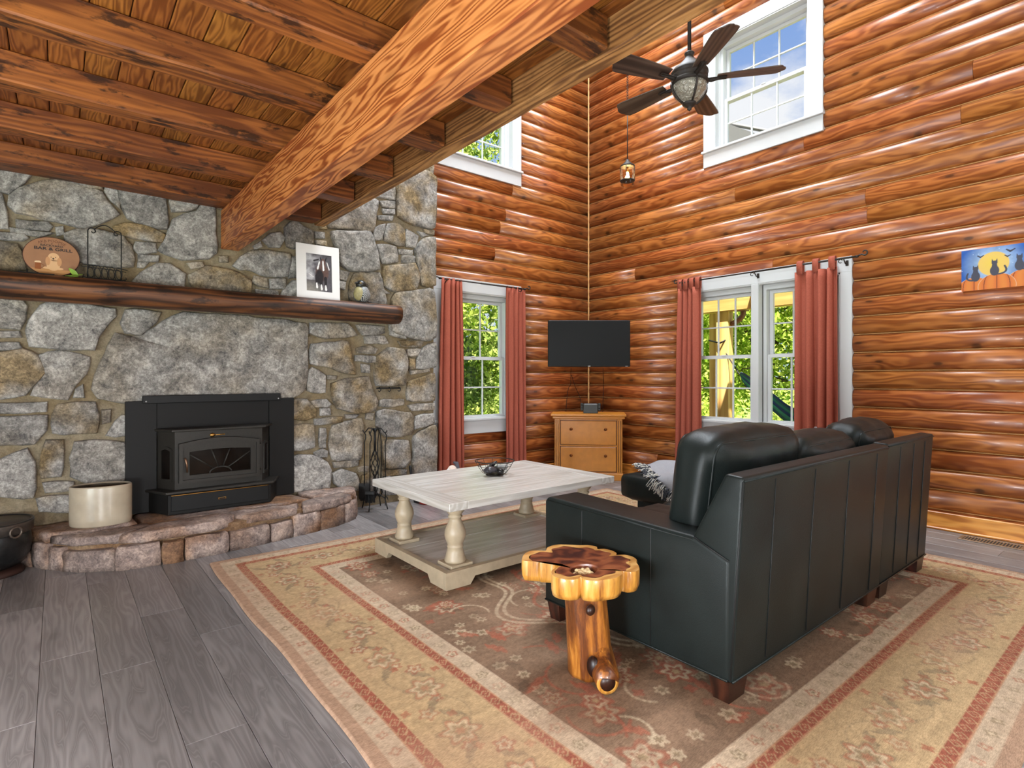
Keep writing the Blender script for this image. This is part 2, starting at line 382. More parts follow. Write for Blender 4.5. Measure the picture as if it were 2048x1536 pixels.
M_BLACK = plain('matte_black', (0.008, 0.008, 0.008), 0.5, spec=0.25)
M_STOVE = plain('cast_iron_stove', (0.026, 0.023, 0.019), 0.45, metal=0.25, noise=0.15, nscale=80, bump=0.06, spec=0.35)
M_PANEL = plain('black_steel_panel', (0.008, 0.0074, 0.0068), 0.55, metal=0.0, spec=0.22)
M_BRASS = plain('brass', S(168, 126, 66), 0.3, metal=1.0)
M_STGLASS = plain('sooty_glass', (0.006, 0.004, 0.003), 0.10, noise=0.6, nscale=6, spec=0.25)
M_TABLE = wood('washed_table', S(182, 177, 168), S(208, 205, 199), S(226, 224, 220), ring=9, stretch=0.12, dist=8, rough=0.30, fine=0.35, vary=0.04, bump=0.15, hue=0.0, wavek=0.3)
M_TLEG = plain('washed_leg', S(176, 160, 134), 0.36, noise=0.10, nscale=18, bump=0.05)
M_LEATHER = plain('green_black_leather', (0.0085, 0.0120, 0.0112), 0.40, noise=0.25, nscale=6, bump=0.12, bscale=260, spec=0.24)
M_SEAM = plain('seam_thread', (0.006, 0.007, 0.007), 0.6)
M_FOOT = wood('dark_foot', S(34, 16, 10), S(58, 28, 18), S(80, 42, 26), rough=0.35)
M_HONEY = plain('honey_cabinet', S(196, 126, 44), 0.36, noise=0.10, nscale=12)
M_HONEYD = plain('cabinet_groove', S(96, 54, 16), 0.5)
M_KNOB = plain('copper_knob', S(126, 76, 42), 0.3, metal=0.8)
M_CROCK = plain('stoneware_glaze', S(170, 157, 136), 0.25, noise=0.12, nscale=9, coat=0.3)
M_CROCKIN = plain('stoneware_inside', S(176, 136, 104), 0.3, noise=0.12, nscale=9)
M_TV = plain('tv_screen', (0.012, 0.0125, 0.013), 0.3, spec=0.12)
M_SKYMETAL = plain('grey_metal_roof', S(112, 114, 117), 0.6)
M_PORCH = wood('porch_pine', S(196, 146, 82), S(222, 178, 110), S(236, 198, 136), ring=5, stretch=0.08, dist=3, rough=0.6, vary=0.04)
M_SILVER = plain('silver_print', S(180, 180, 180), 0.4)

# ================================================================== THE ROOM
XR, YB, YS = 5.64, 5.255, 5.05        # right wall, back wall, face of the stonework
ZTOP = 7.6; XL = -2.6; YF = -2.6; ZC = 2.75; ZJ = 2.61
def holes_wall(mb, a0, a1, z0, z1, holes, put):
    """slab a0..a1 x z0..z1 with rectangular holes (b0,b1,c0,c1)"""
    xs = sorted({a0, a1, *[h[0] for h in holes], *[h[1] for h in holes]})
    for i in range(len(xs)-1):
        l, r = xs[i], xs[i+1]; mid = (l+r)/2
        cuts = sorted([(h[2], h[3]) for h in holes if h[0] < mid < h[1]]); z = z0
        for c0, c1 in cuts:
            if c0 > z: put(mb, l, r, z, c0)
            z = c1
        if z1 > z: put(mb, l, r, z, z1)

# window definitions: centre along the wall, glass widths, heights
W_LO = dict(z0=0.765, z1=2.20, sill=0.755, apron=0.60, top=2.345, glass0=0.80, glass1=2.11, meet=1.465)
W_HI = dict(z0=3.745, z1=4.90, sill=3.725, apron=3.565, top=5.05, glass0=3.785, glass1=4.82, meet=4.285)

# floor -------------------------------------------------------------
fl = MB().box(XL-0.15, XR+0.1, YF-0.15, YB+0.1, -0.12, -0.004).build('floor', M_GAP); tag(fl, kind='structure')
pl_meshes = {}
def plank_mesh(L, W, T, key, bev=0.0015):
    k = (round(L, 3), round(W, 3), round(T, 3), key)
    if k not in pl_meshes: pl_meshes[k] = MB().box(-L/2, L/2, -W/2, W/2, -T/2, T/2, bev).mesh(key)
    return pl_meshes[k]
rnd = random.Random(3)
PW = 0.197
x = XL-0.02; ci = 0
while x < XR:
    off = [0.0, 0.55, 0.25, 0.85, 0.4, 1.05][ci % 6]+0.07*rnd.random()
    y = YF-1.3+off
    while y < YB:
        L = 1.30; a, bnd = max(y, YF), min(y+L, YB)
        if bnd-a > 0.03:
            mobj('floor_plank', plank_mesh(bnd-a-0.0015, PW-0.0015, 0.012, 'floor_plank', 0.0012), M_FLOOR, fl, (x+PW/2, (a+bnd)/2, -0.006), (0, 0, PI/2))
        y += L
    x += PW; ci += 1

# log walls ---------------------------------------------------------
RH = 0.1637; RZ0 = 0.158-RH
def log_mesh(L, h=RH, d0=0.010, d=0.048, n=9):
    vs = []; fs = []
    pr = [(0.0, 0.003)]+[(d0+d*math.sin(PI*i/n)**0.85 if 0 < i < n else d0, 0.003+(h-0.0065)*(0.5-0.5*math.cos(PI*i/n))) for i in range(n+1)]+[(0.0, h-0.0035)]
    for xx in (-L/2, L/2):
        for yy, zz in pr: vs.append((xx, -yy, zz-h/2))
    m = len(pr)
    for i in range(m-1): fs.append((i, i+1, m+i+1, m+i))
    fs.append(tuple(range(m))[::-1]); fs.append(tuple(range(m, 2*m)))
    me = bpy.data.meshes.new('log'); me.from_pydata(vs, [], fs)
    me.polygons.foreach_set('use_smooth', [i < m-1 for i in range(len(fs))]); me.update(); return me
def log_rows(parent, a0, a1, place, cuts, seed, bead, zmax=ZTOP):
    rn = random.Random(seed); k = 0
    while True:
        z = RZ0+k*RH
        if z > zmax-0.05: break
        h = RH
        if z < 0: pass
        spans = [(a0, a1)]
        for (c0, c1, w0, w1) in cuts:
            ov = min(z+h, w1)-max(z, w0)
            if ov > 0.72*h:
                ns = []
                for s0, s1 in spans:
                    if c0 > s0+0.05: ns.append((s0, min(s1, c0)))
                    if c1 < s1-0.05: ns.append((max(s0, c1), s1))
                spans = [s for s in ns if s[1]-s[0] > 0.04]
        for s0, s1 in spans:
            if z > 0.05: bead(parent, s0, s1, z)
            pts = [s0]
            p = s0+rn.uniform(0.9, 4.6)
            while p < s1-0.5: pts.append(p); p += rn.uniform(3.2, 4.9)
            pts.append(s1)
            for i in range(len(pts)-1):
                L = pts[i+1]-pts[i]-0.002
                if z < -0.05: continue
                place(parent, log_mesh(L), (pts[i]+pts[i+1])/2, z+h/2)
        k += 1

wr = MB()
HR = [(2.06, 3.68, W_LO['z0'], W_LO['z1']), (2.31, 3.36, W_HI['z0'], W_HI['z1']), (-1.5, 0.0, 0.65, 2.25)]  # last opening is assumed, out of view, cut for the added right fill
holes_wall(wr, YF-0.15, YB+0.2, -0.1, ZTOP, HR, lambda m, l, r, z0, z1: m.box(XR, XR+0.17, l, r, z0, z1))
wall_right = wr.build('wall_right', M_CHINK); tag(wall_right, kind='structure')
def bead_r(p, s0, s1, z): MB().box(-(s1-s0)/2, (s1-s0)/2, -0.021, 0.0, -0.0045, 0.0045, 0.002).build('chink_bead', M_CHINK, p, (XR, (s0+s1)/2, z), (0, 0, -PI/2))
def bead_b(p, s0, s1, z): MB().box(-(s1-s0)/2, (s1-s0)/2, -0.021, 0.0, -0.0045, 0.0045, 0.002).build('chink_bead', M_CHINK, p, ((s0+s1)/2, YB, z))
def place_r(p, me, c, z): mobj('log', me, M_LOG, p, (XR+0.0, c, z), (0, 0, -PI/2))
log_rows(wall_right, YF, YB-0.02, place_r, [(1.963, 3.773, W_LO['apron'], W_LO['top']), (2.21, 3.462, W_HI['apron'], W_HI['top']), (-1.65, 0.15, 0.5, 2.4)], 11, bead_r)
wb = MB()
WCX = 3.750                                        # centre of the back-wall windows
HB = [(WCX-0.52, WCX+0.52, W_LO['z0'], W_LO['z1']), (WCX-0.52, WCX+0.52, W_HI['z0'], W_HI['z1'])]
holes_wall(wb, XL-0.15, XR+0.2, -0.1, ZTOP, HB, lambda m, l, r, z0, z1: m.box(l, r, YB, YB+0.17, z0, z1))
wall_back = wb.build('wall_back', M_CHINK); tag(wall_back, kind='structure')
def place_b(p, me, c, z): mobj('log', me, M_LOG, p, (c, YB, z), (0, 0, 0))
log_rows(wall_back, 2.75, XR-0.02, place_b, [(WCX-0.634, WCX+0.634, W_LO['apron'], W_LO['top']), (WCX-0.634, WCX+0.634, W_HI['apron'], W_HI['top'])], 12, bead_b)
# corner bead and baseboards
tag(MB().box(XR-0.066, XR-0.046, YB-0.066, YB-0.046, 0, ZTOP, 0.006).build('trim_1', M_CHINK), kind='structure')
tag(MB().box(-0.0, 7.75, -0.032, 0.032, 0, 0.142, 0.004).build('baseboard_right', M_BASE, None, (XR-0.032, YB-0.07, 0), (0, 0, -PI/2)), kind='structure')
tag(MB().box(0.0, 7.4, -0.009, 0.009, 0, 0.02, 0.006).build('trim_2', M_BASE, None, (XR-0.071, YB-0.08, 0.0), (0, 0, -PI/2)), kind='structure')
tag(MB().box(0, 2.48, -0.032, 0.032, 0, 0.142, 0.004).build('baseboard_back', M_BASE, None, (3.09, YB-0.032, 0)), kind='structure')

# the walls and roof behind the camera, with unseen openings assumed or added for the fill lights
wl = MB(); holes_wall(wl, YF-0.15, YB+0.2, -0.1, ZTOP, [(-0.6, 2.4, 0.05, 2.2), (0.3, 3.7, 3.4, 5.0)], lambda m, l, r, z0, z1: m.box(XL-0.15, XL, l, r, z0, z1))
M_PLAINW = plain('cream_drywall', S(216, 208, 194), 0.8)
tag(wl.build('wall_left', M_PLAINW), kind='structure')
wf = MB(); holes_wall(wf, XL-0.15, XR+0.2, -0.1, ZTOP, [(2.1, 5.1, 3.2, 5.1), (-1.5, 0.3, 0.8, 2.2)], lambda m, l, r, z0, z1: m.box(l, r, YF-0.15, YF, z0, z1))
tag(wf.build('wall_front', M_PLAINW), kind='structure')
cu = MB(); holes_wall(cu, XL-0.2, XR+0.3, YF-0.2, YB+0.3, [(2.6, 5.0, 2.3, 4.7)], lambda m, l, r, y0, y1: m.box(l, r, y0, y1, ZTOP, ZTOP+0.1))
cu_ = cu.build('ceiling_upper', M_PLAINW); tag(cu_, kind='structure')
MB().box(2.6, 5.0, 2.3, 4.7, ZTOP+0.03, ZTOP+0.06).build('sun_block_pane', plain('pane_white', S(235, 238, 240), 0.5), cu_)  # added pane closing the made-up skylight hole, keeps the sun out

# loft ceiling ------------------------------------------------------
cl = MB().box(XL, 1.87, YF, YB, ZC+0.02, ZC+0.16).build('ceiling', M_GAP); tag(cl, kind='structure')
x = XL
while x < 1.80:
    w = min(0.135, 1.86-x)
    mobj('ceiling_plank', plank_mesh(YB-YF-0.05, w-0.004, 0.02, 'ceiling_plank', 0.004), M_CPLANK, cl, (x+w/2, (YB+YF)/2, ZC+0.01), (0, 0, PI/2))
    x += 0.135
jy = [(-0.98, -0.85), (-0.35, -0.22), (0.29, 0.42), (0.92, 1.05), (1.54, 1.665), (2.17, 2.30), (2.79, 2.93), (3.44, 3.57), (4.08, 4.22), (4.78, 4.98)]
for a, b_ in jy:
    bmj = bmesh.new(); bmesh.ops.create_cube(bmj, size=1.0)
    Lj = 1.772-XL
    for v in bmj.verts: v.co = Vector((v.co.x*Lj, v.co.y*(b_-a), v.co.z*(ZC-ZJ)))
    es = [e for e in bmj.edges if abs((e.verts[0].co-e.verts[1].co).x) > 1]
    bmesh.ops.subdivide_edges(bmj, edges=es, cuts=40)
    rj = random.Random(int(a*100)+500); ph = [rj.uniform(0, 6.3) for _ in range(6)]
    for v in bmj.verts:
        v.co.z += 0.004*math.sin(3.1*v.co.x+ph[0])*(v.co.z < 0)+rj.uniform(-0.0015, 0.0015)
        v.co.y += 0.003*math.sin(4.3*v.co.x+ph[1])+rj.uniform(-0.0015, 0.0015)
    bmesh.ops.bevel(bmj, geom=[e for e in bmj.edges if len(e.link_faces) == 2 and e.calc_face_angle() > 1.2], offset=0.008, segments=1, affect='EDGES')
    MB().bm(bmj).build('joist', M_JOIST, cl, (XL+Lj/2, (a+b_)/2, (ZC+ZJ)/2))

# beams -------------------------------------------------------------
bb = MB().box(-3.75, 3.75, -0.068, 0.068, -0.157, 0.157, 0.005).build('main_beam', M_BEAM, None, (1.10, 5.02-3.75, 2.447), (0, 0, PI/2))
tag(bb, 'thick smooth orange timber beam with bold wavy grain running from the chimney', 'beam')
rb = empty('rim_beam', (1.83, 1.3, ZJ), 0, 'rough weathered timber along the open edge of the loft', 'beam')
MB().box(-3.7, 3.7, -0.045, 0.045, 0.0, 0.30, 0.006).build('face_board', M_RIM, rb, (0, 0, -0.004), (0, 0, PI/2))

# ================================================================== WINDOWS  (local x along the wall, y outwards, z up)
def sash(parent, x0, x1, z0, z1, y, fw=0.034, cols=3, rows=2, name='sash'):
    mb = MB(); d = 0.018
    mb.box(x0-fw, x0, y-d, y+d, z0-fw, z1+fw); mb.box(x1, x1+fw, y-d, y+d, z0-fw, z1+fw)
    mb.box(x0, x1, y-d, y+d, z0-fw, z0); mb.box(x0, x1, y-d, y+d, z1, z1+fw)
    s = mb.build(name, M_SASH, parent)
    m = 0.008
    for i in range(1, cols):
        xx = x0+(x1-x0)*i/cols; MB().box(xx-m, xx+m, y-0.009, y+0.009, z0, z1, 0.002).build('muntin', M_SASH, s)
    for j in range(1, rows):
        zz = z0+(z1-z0)*j/rows; MB().box(x0, x1, y-0.0085, y+0.0085, zz-m, zz+m, 0.002).build('muntin', M_SASH, s)
    for i in range(cols):
        for j in range(rows):
            a0 = x0+(x1-x0)*i/cols; a1 = x0+(x1-x0)*(i+1)/cols; c0 = z0+(z1-z0)*j/rows; c1 = z0+(z1-z0)*(j+1)/rows
            MB().add([(a0, y, c0), (a1, y, c0), (a1, y, c1), (a0, y, c1)], [(0, 1, 2, 3)]).build('pane', M_GLASS, s)
    return s
def make_window(name, loc, rz, units, outer, W, cas=0.145):
    """units: list of (x0,x1) of the glass, outer: half width of the casing"""
    w = empty(name, loc, rz, kind='structure')
    yf = -0.066; o = outer; hx0 = units[0][0]-0.09; hx1 = units[-1][1]+0.09
    MB().box(-o, hx0+0.0, yf, 0.002, W['sill']+0.02, W['top']-0.14, 0.003).build('casing', M_WHITE, w)
    MB().box(hx1, o, yf, 0.002, W['sill']+0.02, W['top']-0.14, 0.003).build('casing', M_WHITE, w)
    MB().box(-o, o, yf, 0.002, W['top']-0.14, W['top'], 0.003).build('head_casing', M_WHITE, w)
    MB().box(-o-0.012, o+0.012, yf-0.028, 0.05, W['sill']-0.006, W['sill']+0.02, 0.004).build('window_sill', M_WHITE, w)
    MB().box(-o, o, yf, 0.002, W['apron'], W['sill']-0.006, 0.003).build('apron', M_WHITE, w)
    jb = MB(); zt = W['top']-0.14; zb = W['sill']+0.018
    jb.box(hx0-0.02, hx0+0.012, yf+0.006, 0.17, zb, zt+0.02); jb.box(hx1-0.012, hx1+0.02, yf+0.006, 0.17, zb, zt+0.02)
    jb.box(hx0, hx1, yf+0.006, 0.17, zt-0.012, zt+0.02); jb.box(hx0, hx1, 0.0, 0.17, zb-0.02, zb+0.008)
    jb.build('jamb', M_WHITE, w)
    for i in range(len(units)-1):
        a, b_ = units[i][1], units[i+1][0]
        MB().box(a+0.07, b_-0.07, yf-0.004, 0.16, zb, zt, 0.003).build('mullion', M_WHITE, w)
    for (x0, x1) in units:
        fr = MB()
        fr.box(x0-0.075, x0-0.036, 0.03, 0.15, zb, zt); fr.box(x1+0.036, x1+0.075, 0.03, 0.15, zb, zt)
        fr.box(x0-0.036, x1+0.036, 0.03, 0.15, W['glass1']+0.036, zt); fr.box(x0-0.036, x1+0.036, 0.03, 0.15, zb, W['glass0']-0.036)
        fr.box(x0-0.09, x0-0.07, 0.012, 0.15, zb, zt); fr.box(x1+0.07, x1+0.09, 0.012, 0.15, zb, zt)
        fr.build('window_frame', M_SASH, w)
        sash(w, x0, x1, W['meet']+0.02, W['glass1'], 0.115, name='sash')
        s2 = sash(w, x0, x1, W['glass0'], W['meet']-0.02, 0.070, name='sash')
        MB().box((x0+x1)/2-0.025, (x0+x1)/2+0.025, 0.045, 0.068, W['meet']+0.008, W['meet']+0.022, 0.004).build('sash_lock', M_SASH, s2)
    return w
make_window('window_1', (WCX, YB, 0), 0, [(-0.42, 0.42)], 0.634, W_LO)
make_window('window_2', (XR, 2.868, 0), -PI/2, [(-0.715, -0.110), (0.110, 0.715)], 0.905, W_LO)
make_window('window_3', (WCX, YB, 0), 0, [(-0.42, 0.42)], 0.634, W_HI)
make_window('window_4', (XR, 2.836, 0), -PI/2, [(-0.405, 0.405)], 0.626, W_HI)

# ================================================================== STONE WALL
C1 = lambda q: [(x/3.84, 300+y/3.84) for x, y in q]
C2 = lambda q: [(430+x/3.84, 300+y/3.84) for x, y in q]
C3 = lambda q: [(x/2.56, 560+y/2.56) for x, y in q]
C4 = lambda q: [(450+x/2.742, 600+y/2.742) for x, y in q]
STONES = [C1(q) for q in [
 [(-60,130),(130,150),(240,190),(120,290),(70,330),(-60,300)], [(370,165),(560,195),(800,260),(790,295),(640,270),(480,230)],
 [(75,350),(150,290),(330,235),(500,225),(790,320),(810,380),(920,490),(800,545),(640,600),(430,540),(110,470),(65,420)],
 [(812,262),(890,258),(930,450),(860,385),(806,310)], [(905,258),(1270,320),(1285,610),(1150,580),(980,520),(932,400)],
 [(1300,330),(1550,365),(1510,440),(1460,460),(1320,470),(1308,400)],
 [(1560,400),(1640,390),(1665,800),(1610,830),(1400,840),(1212,770),(1270,690),(1330,530),(1420,490),(1520,470)],
 [(1665,390),(1760,400),(1705,450),(1672,440)], [(-60,310),(10,330),(50,500),(60,600),(-60,600)],
 [(115,535),(380,555),(400,580),(380,615),(120,590)], [(-60,625),(190,645),(212,668),(180,687),(-60,675)],
 [(-60,700),(130,720),(180,800),(200,920),(-60,915)], [(432,590),(482,580),(488,640),(440,655)], [(70,596),(120,604),(270,628),(420,640),(300,660),(210,640),(80,622)],
 [(495,640),(600,605),(700,604),(960,660),(965,700),(1010,730),(1030,830),(1025,890),(920,895),(680,875),(610,850),(580,760),(500,690)],
 [(870,590),(960,560),(1130,580),(1275,650),(1250,705),(1100,680),(950,652),(880,630)], [(1040,705),(1200,715),(1205,780),(1060,790),(1030,750)],
 [(1060,797),(1230,815),(1220,850),(1060,850)], [(1060,862),(1150,862),(1100,900),(1060,897)], [(1075,950),(1210,870),(1300,870),(1430,950),(1425,1056),(1000,1015)],
 [(1680,815),(1755,815),(1755,855),(1690,855)], [(1440,870),(1560,860),(1580,890),(1470,905)]]]
STONES += [[(377.6,550),(414,530.5),(443,537),(482,547.4),(503,563),(505.5,588),(383,578)]]
STONES += [C2(q) for q in [
 [(140,890),(200,820),(290,770),(400,770),(585,800),(585,850),(560,970),(400,965),(240,910),(200,915)], [(300,968),(400,985),(418,1058),(340,1040),(290,1010)],
 [(424,990),(550,985),(550,1065),(426,1062)], [(310,1072),(490,1084),(500,1120),(320,1110)], [(370,690),(430,640),(510,630),(540,670),(500,745),(420,740)],
 [(300,740),(358,700),(366,735),(310,758)], [(540,590),(620,530),(680,590),(755,620),(760,715),(600,755),(560,740)], [(580,820),(640,810),(640,980),(570,985)],
 [(500,1120),(600,1002),(660,1000),(665,1150)], [(770,627),(850,632),(850,675),(775,670)], [(770,692),(860,702),(870,735),(780,718)],
 [(860,552),(1220,360),(1250,390),(1230,540),(1220,630),(1000,600),(880,595)], [(800,588),(855,578),(866,604),(810,602)],
 [(1230,350),(1385,265),(1390,385),(1250,352)], [(1265,392),(1390,394),(1390,448),(1290,430)], [(1285,452),(1390,457),(1390,490),(1300,482)],
 [(1250,505),(1380,505),(1375,537),(1260,527)], [(1402,250),(1590,150),(1690,200),(1695,610),(1500,560),(1405,510)], [(1600,132),(1685,95),(1680,190),(1594,148)],
 [(885,622),(1200,627),(1235,760),(1270,920),(1060,930),(970,880),(940,760)], [(1227,600),(1315,562),(1288,688),(1227,690)],
 [(1330,562),(1420,562),(1462,612),(1462,738),(1300,690)], [(1472,602),(1570,660),(1545,748),(1472,740)], [(1560,622),(1650,650),(1600,665)],
 [(1600,610),(1695,618),(1695,648),(1620,632)], [(1540,760),(1600,680),(1700,657),(1700,1050),(1590,1040),(1555,860)],
 [(1240,720),(1400,740),(1415,860),(1290,872)], [(1410,762),(1530,772),(1525,800),(1420,792)], [(1440,812),(1545,816),(1545,860),(1440,862)],
 [(1290,892),(1540,867),(1570,960),(1550,1070),(1360,1080),(1300,1040)], [(960,920),(1040,935),(1012,1005),(960,990)], [(960,1004),(1008,1014),(1000,1070),(960,1062)],
 [(1070,945),(1270,940),(1300,1080),(1330,1195),(1190,1185),(1040,1165),(1040,1040)], [(1295,1072),(1352,1105),(1300,1097)],
 [(1370,1100),(1690,1060),(1695,1450),(1600,1465),(1480,1430),(1350,1390)], [(1410,1466),(1590,1474),(1575,1500),(1440,1496)]]]
STONES += [C3(q) for q in [
 [(-60,92),(115,98),(135,130),(125,200),(105,250),(-60,240)], [(-60,265),(105,265),(115,290),(-60,292)], [(-60,327),(100,322),(115,345),(-60,362)],
 [(135,260),(150,210),(210,130),(250,106),(600,150),(595,180),(500,290),(490,360),(250,345),(150,340)], [(-60,392),(120,352),(190,382),(235,470),(130,590),(-60,614)],
 [(197,382),(300,362),(465,395),(440,480),(380,540),(350,615),(150,592),(240,480)], [(378,600),(392,560),(420,532),(430,605)],
 [(640,150),(830,165),(800,215),(720,282),(640,268),(620,220)], [(-60,637),(250,625),(245,675),(-60,682)], [(-60,712),(250,690),(235,770),(180,840),(-60,850)],
 [(270,690),(290,640),(490,625),(505,690),(500,785),(265,785)], [(525,665),(565,660),(560,730),(530,740)], [(540,800),(630,692),(644,690),(644,800)],
 [(-60,930),(0,925),(140,860),(175,930),(175,1120),(-60,1100)], [(235,820),(325,815),(315,1010),(210,1015),(210,930)], [(375,825),(644,830),(644,1030),(440,1040),(360,1010)],
 [(215,1040),(380,1036),(385,1075),(230,1090)], [(180,1120),(420,1100),(640,1060),(640,1180),(190,1190)]]]
STONES += [[(231,666),(250,674),(286,672),(326,643),(363,624),(480,632),(616,647),(614,687),(614,757),(610,779),(588,796),(420,800),(286,800),(250,806),(195,796),(184,779),(191,751),(203,724),(219,689)]]
STONES += [C4(q) for q in [
 [(465,125),(680,130),(730,195),(560,210),(465,180)], [(720,135),(880,145),(880,180),(820,190),(760,190)], [(765,202),(880,197),(905,240),(770,237)],
 [(905,140),(960,150),(1000,213),(910,190)], [(470,240),(680,225),(695,340),(720,410),(640,395),(590,370),(470,350)], [(725,265),(800,250),(840,270),(830,290),(725,290)],
 [(715,305),(835,310),(830,340),(715,332)], [(750,352),(800,357),(800,400),(755,395)], [(460,390),(480,370),(556,412),(555,510),(455,500)], [(562,416),(620,419),(615,433),(566,431)],
 [(830,310),(900,260),(980,270),(1000,330),(990,470),(830,470),(825,400)], [(950,225),(1095,226),(1080,255),(970,251)], [(1000,271),(1080,267),(1060,305),(1005,306)],
 [(1055,330),(1090,262),(1158,228),(1158,370),(1050,375)], [(1015,322),(1045,322),(1045,377),(1015,386)], [(1012,391),(1130,378),(1130,388),(1020,406)],
 [(1005,450),(1156,397),(1158,555),(1000,550)], [(585,460),(640,440),(790,420),(800,470),(840,560),(830,605),(740,620),(620,595),(590,530)],
 [(372,545),(450,545),(505,605),(500,640),(440,660),(372,655)], [(470,557),(560,547),(585,575),(570,586),(490,586)], [(525,597),(580,593),(585,630),(525,632)],
 [(490,657),(650,642),(650,665),(490,685)], [(660,632),(740,632),(720,646),(665,646)], [(850,552),(990,547),(990,575),(900,585),(850,581)], [(1000,577),(1156,567),(1156,600),(1030,606)],
 [(835,612),(870,599),(1020,620),(1035,640),(1030,740),(880,750),(835,690)], [(1045,640),(1150,620),(1152,676),(1040,710)], [(1037,742),(1152,682),(1160,850),(1156,1000),(1030,1010)],
 [(780,622),(820,622),(815,660),(775,652)], [(372,690),(490,680),(495,810),(372,830)], [(525,702),(555,702),(555,815),(525,812)],
 [(590,690),(755,648),(762,690),(750,878),(590,878),(575,790)], [(490,840),(540,818),(565,832),(565,860),(500,862)], [(860,770),(1010,770),(1020,880),(990,918),(870,920)],
 [(372,852),(480,852),(560,892),(580,930),(575,1030),(450,1040),(372,1060)], [(590,892),(740,882),(740,906),(600,920)], [(590,952),(640,927),(720,952),(742,1044),(690,1050),(600,1005)],
 [(860,936),(1000,931),(1000,956),(860,962)], [(730,921),(790,917),(790,940),(740,941)], [(755,962),(850,962),(850,1070),(755,1085)], [(866,972),(1020,968),(1020,1060),(866,1068)]]]
# courses above the part the photograph shows, hidden by the loft from here
def wpoly(x0, x1, z0, z1, rn):
    j = lambda: rn.uniform(-0.03, 0.03)
    return [(x0+j(), z0+j()), ((x0+x1)/2, z0+j()), (x1+j(), z0+j()), (x1+j(), (z0+z1)/2), (x1+j(), z1+j()), ((x0+x1)/2, z1+j()), (x0+j(), z1+j()), (x0+j(), (z0+z1)/2)]
SX0, SX1 = -1.5, 3.06
ws = empty('wall_fireplace', (0, 0, 0), kind='structure')
mw = MB(); mw.box(SX0, SX1, YS+0.005, YB, -0.05, ZTOP)
bm = bmesh.new()
nx, nz = 90, 60
mw.build('mortar_bed', M_MORTAR, ws)
def noise2(x, z, s):
    return math.sin(x*7.1+s)*math.sin(z*6.3+1.7*s)+0.5*math.sin(x*15.7+2.1*s+3*z)*math.sin(z*13.1+s)+0.3*math.sin(31*x+s)*math.sin(27*z-s)
def build_stone(poly, parent, mat, seed, y=YS, prot=0.046, name='stone'):
    """poly in wall coordinates (x,z), any winding"""
    rn = random.Random(seed); n = len(poly)
    area = sum(poly[i][0]*poly[(i+1) % n][1]-poly[(i+1) % n][0]*poly[i][1] for i in range(n))/2
    if area < 0: poly = poly[::-1]
    pts = []
    for i in range(n):
        a = Vector(poly[i]); b = Vector(poly[(i+1) % n]); L = (b-a).length
        k = max(1, int(L/0.055)); p_, q_ = Vector(poly[i-1]), Vector(poly[(i+2) % n])
        for j in range(k):
            t = j/k; p = a.lerp(b, t)
            if j == 0: p = p*0.72+(p_.lerp(a, 0.75)+a.lerp(b, 0.25))*0.14
            elif j > 0: p += Vector((rn.uniform(-1, 1), rn.uniform(-1, 1)))*min(0.007, L*0.03)
            pts.append(p)
    m = len(pts); cx = sum(p.x for p in pts)/m; cz = sum(p.y for p in pts)/m; c = Vector((cx, cz))
    grow = 0.009; pts = [p+Vector(((pts[(k+1) % m]-pts[k-1]).y, -(pts[(k+1) % m]-pts[k-1]).x)).normalized()*grow for k, p in enumerate(pts)]
    size = math.sqrt(abs(area)); pr = prot*min(1.0, 0.45+size*1.3)*rn.uniform(0.8, 1.25); s = rn.uniform(0, 50)
    tx, tz = rn.uniform(-0.05, 0.05), rn.uniform(-0.05, 0.05)
    if size > 0.6: tx = tz = 0
    ins = 0.012
    rings = [(1.0, 0.0, -0.012), (1.0, 0.0, pr*0.62), (1.0, ins*0.5, pr*0.94), (0.90, ins, pr), (0.66, ins, pr), (0.36, ins, pr)]
    vs = []; fs = []
    for (k, inset, d) in rings:
        for p in pts:
            r = p-c; L = r.length
            q = c+r*k*max(0.3, (L-inset)/L if L > 1e-6 else 1)
            dd = d
            if d > 0:
                dd = d*(1+0.0)+0.0065*noise2(q.x*2.2, q.y*2.2, s)*(1 if k < 1 else 0.6)+tx*(q.x-cx)+tz*(q.y-cz)
                dd = max(dd, 0.006)
            vs.append((q.x-cx, -dd, q.y-cz))
    vs.append((0, -pr-0.004, 0)); R = len(rings)
    for i in range(R-1):
        for j in range(m): fs.append((i*m+j, i*m+(j+1) % m, (i+1)*m+(j+1) % m, (i+1)*m+j))
    for j in range(m): fs.append(((R-1)*m+j, (R-1)*m+(j+1) % m, R*m))
    me = bpy.data.meshes.new(name); me.from_pydata(vs, [], fs); me.polygons.foreach_set('use_smooth', [k >= 2*m for k in range(len(fs))]); me.update()
    return mobj(name, me, mat, parent, (cx, y, cz))
for i, q in enumerate(STONES):
    w = [onY(px, py, YS-0.03) for px, py in q]
    build_stone([(min(p.x, SX1+0.01), p.z) for p in w], ws, M_STONE, i)
rn = random.Random(5); z = 3.62
while z < 5.9:
    h = rn.uniform(0.22, 0.36); x = SX0+0.02
    while x < SX1-0.15:
        w_ = min(rn.uniform(0.25, 0.6), SX1-x-0.02)
        build_stone(wpoly(x+0.03, x+w_-0.01, z+0.03, z+h-0.02, rn), ws, M_STONE, int(z*1000+x*100))
        x += w_
    z += h
z = 0.25
while z < 2.5:
    h = rn.uniform(0.22, 0.36); x = SX0+0.02
    while x < -0.42:
        w_ = min(rn.uniform(0.25, 0.5), -0.40-x)
        if w_ > 0.12: build_stone(wpoly(x+0.03, x+w_-0.02, z+0.03, z+h-0.02, rn), ws, M_STONE, int(z*1000+x*100+7))
        x += w_
    z += h

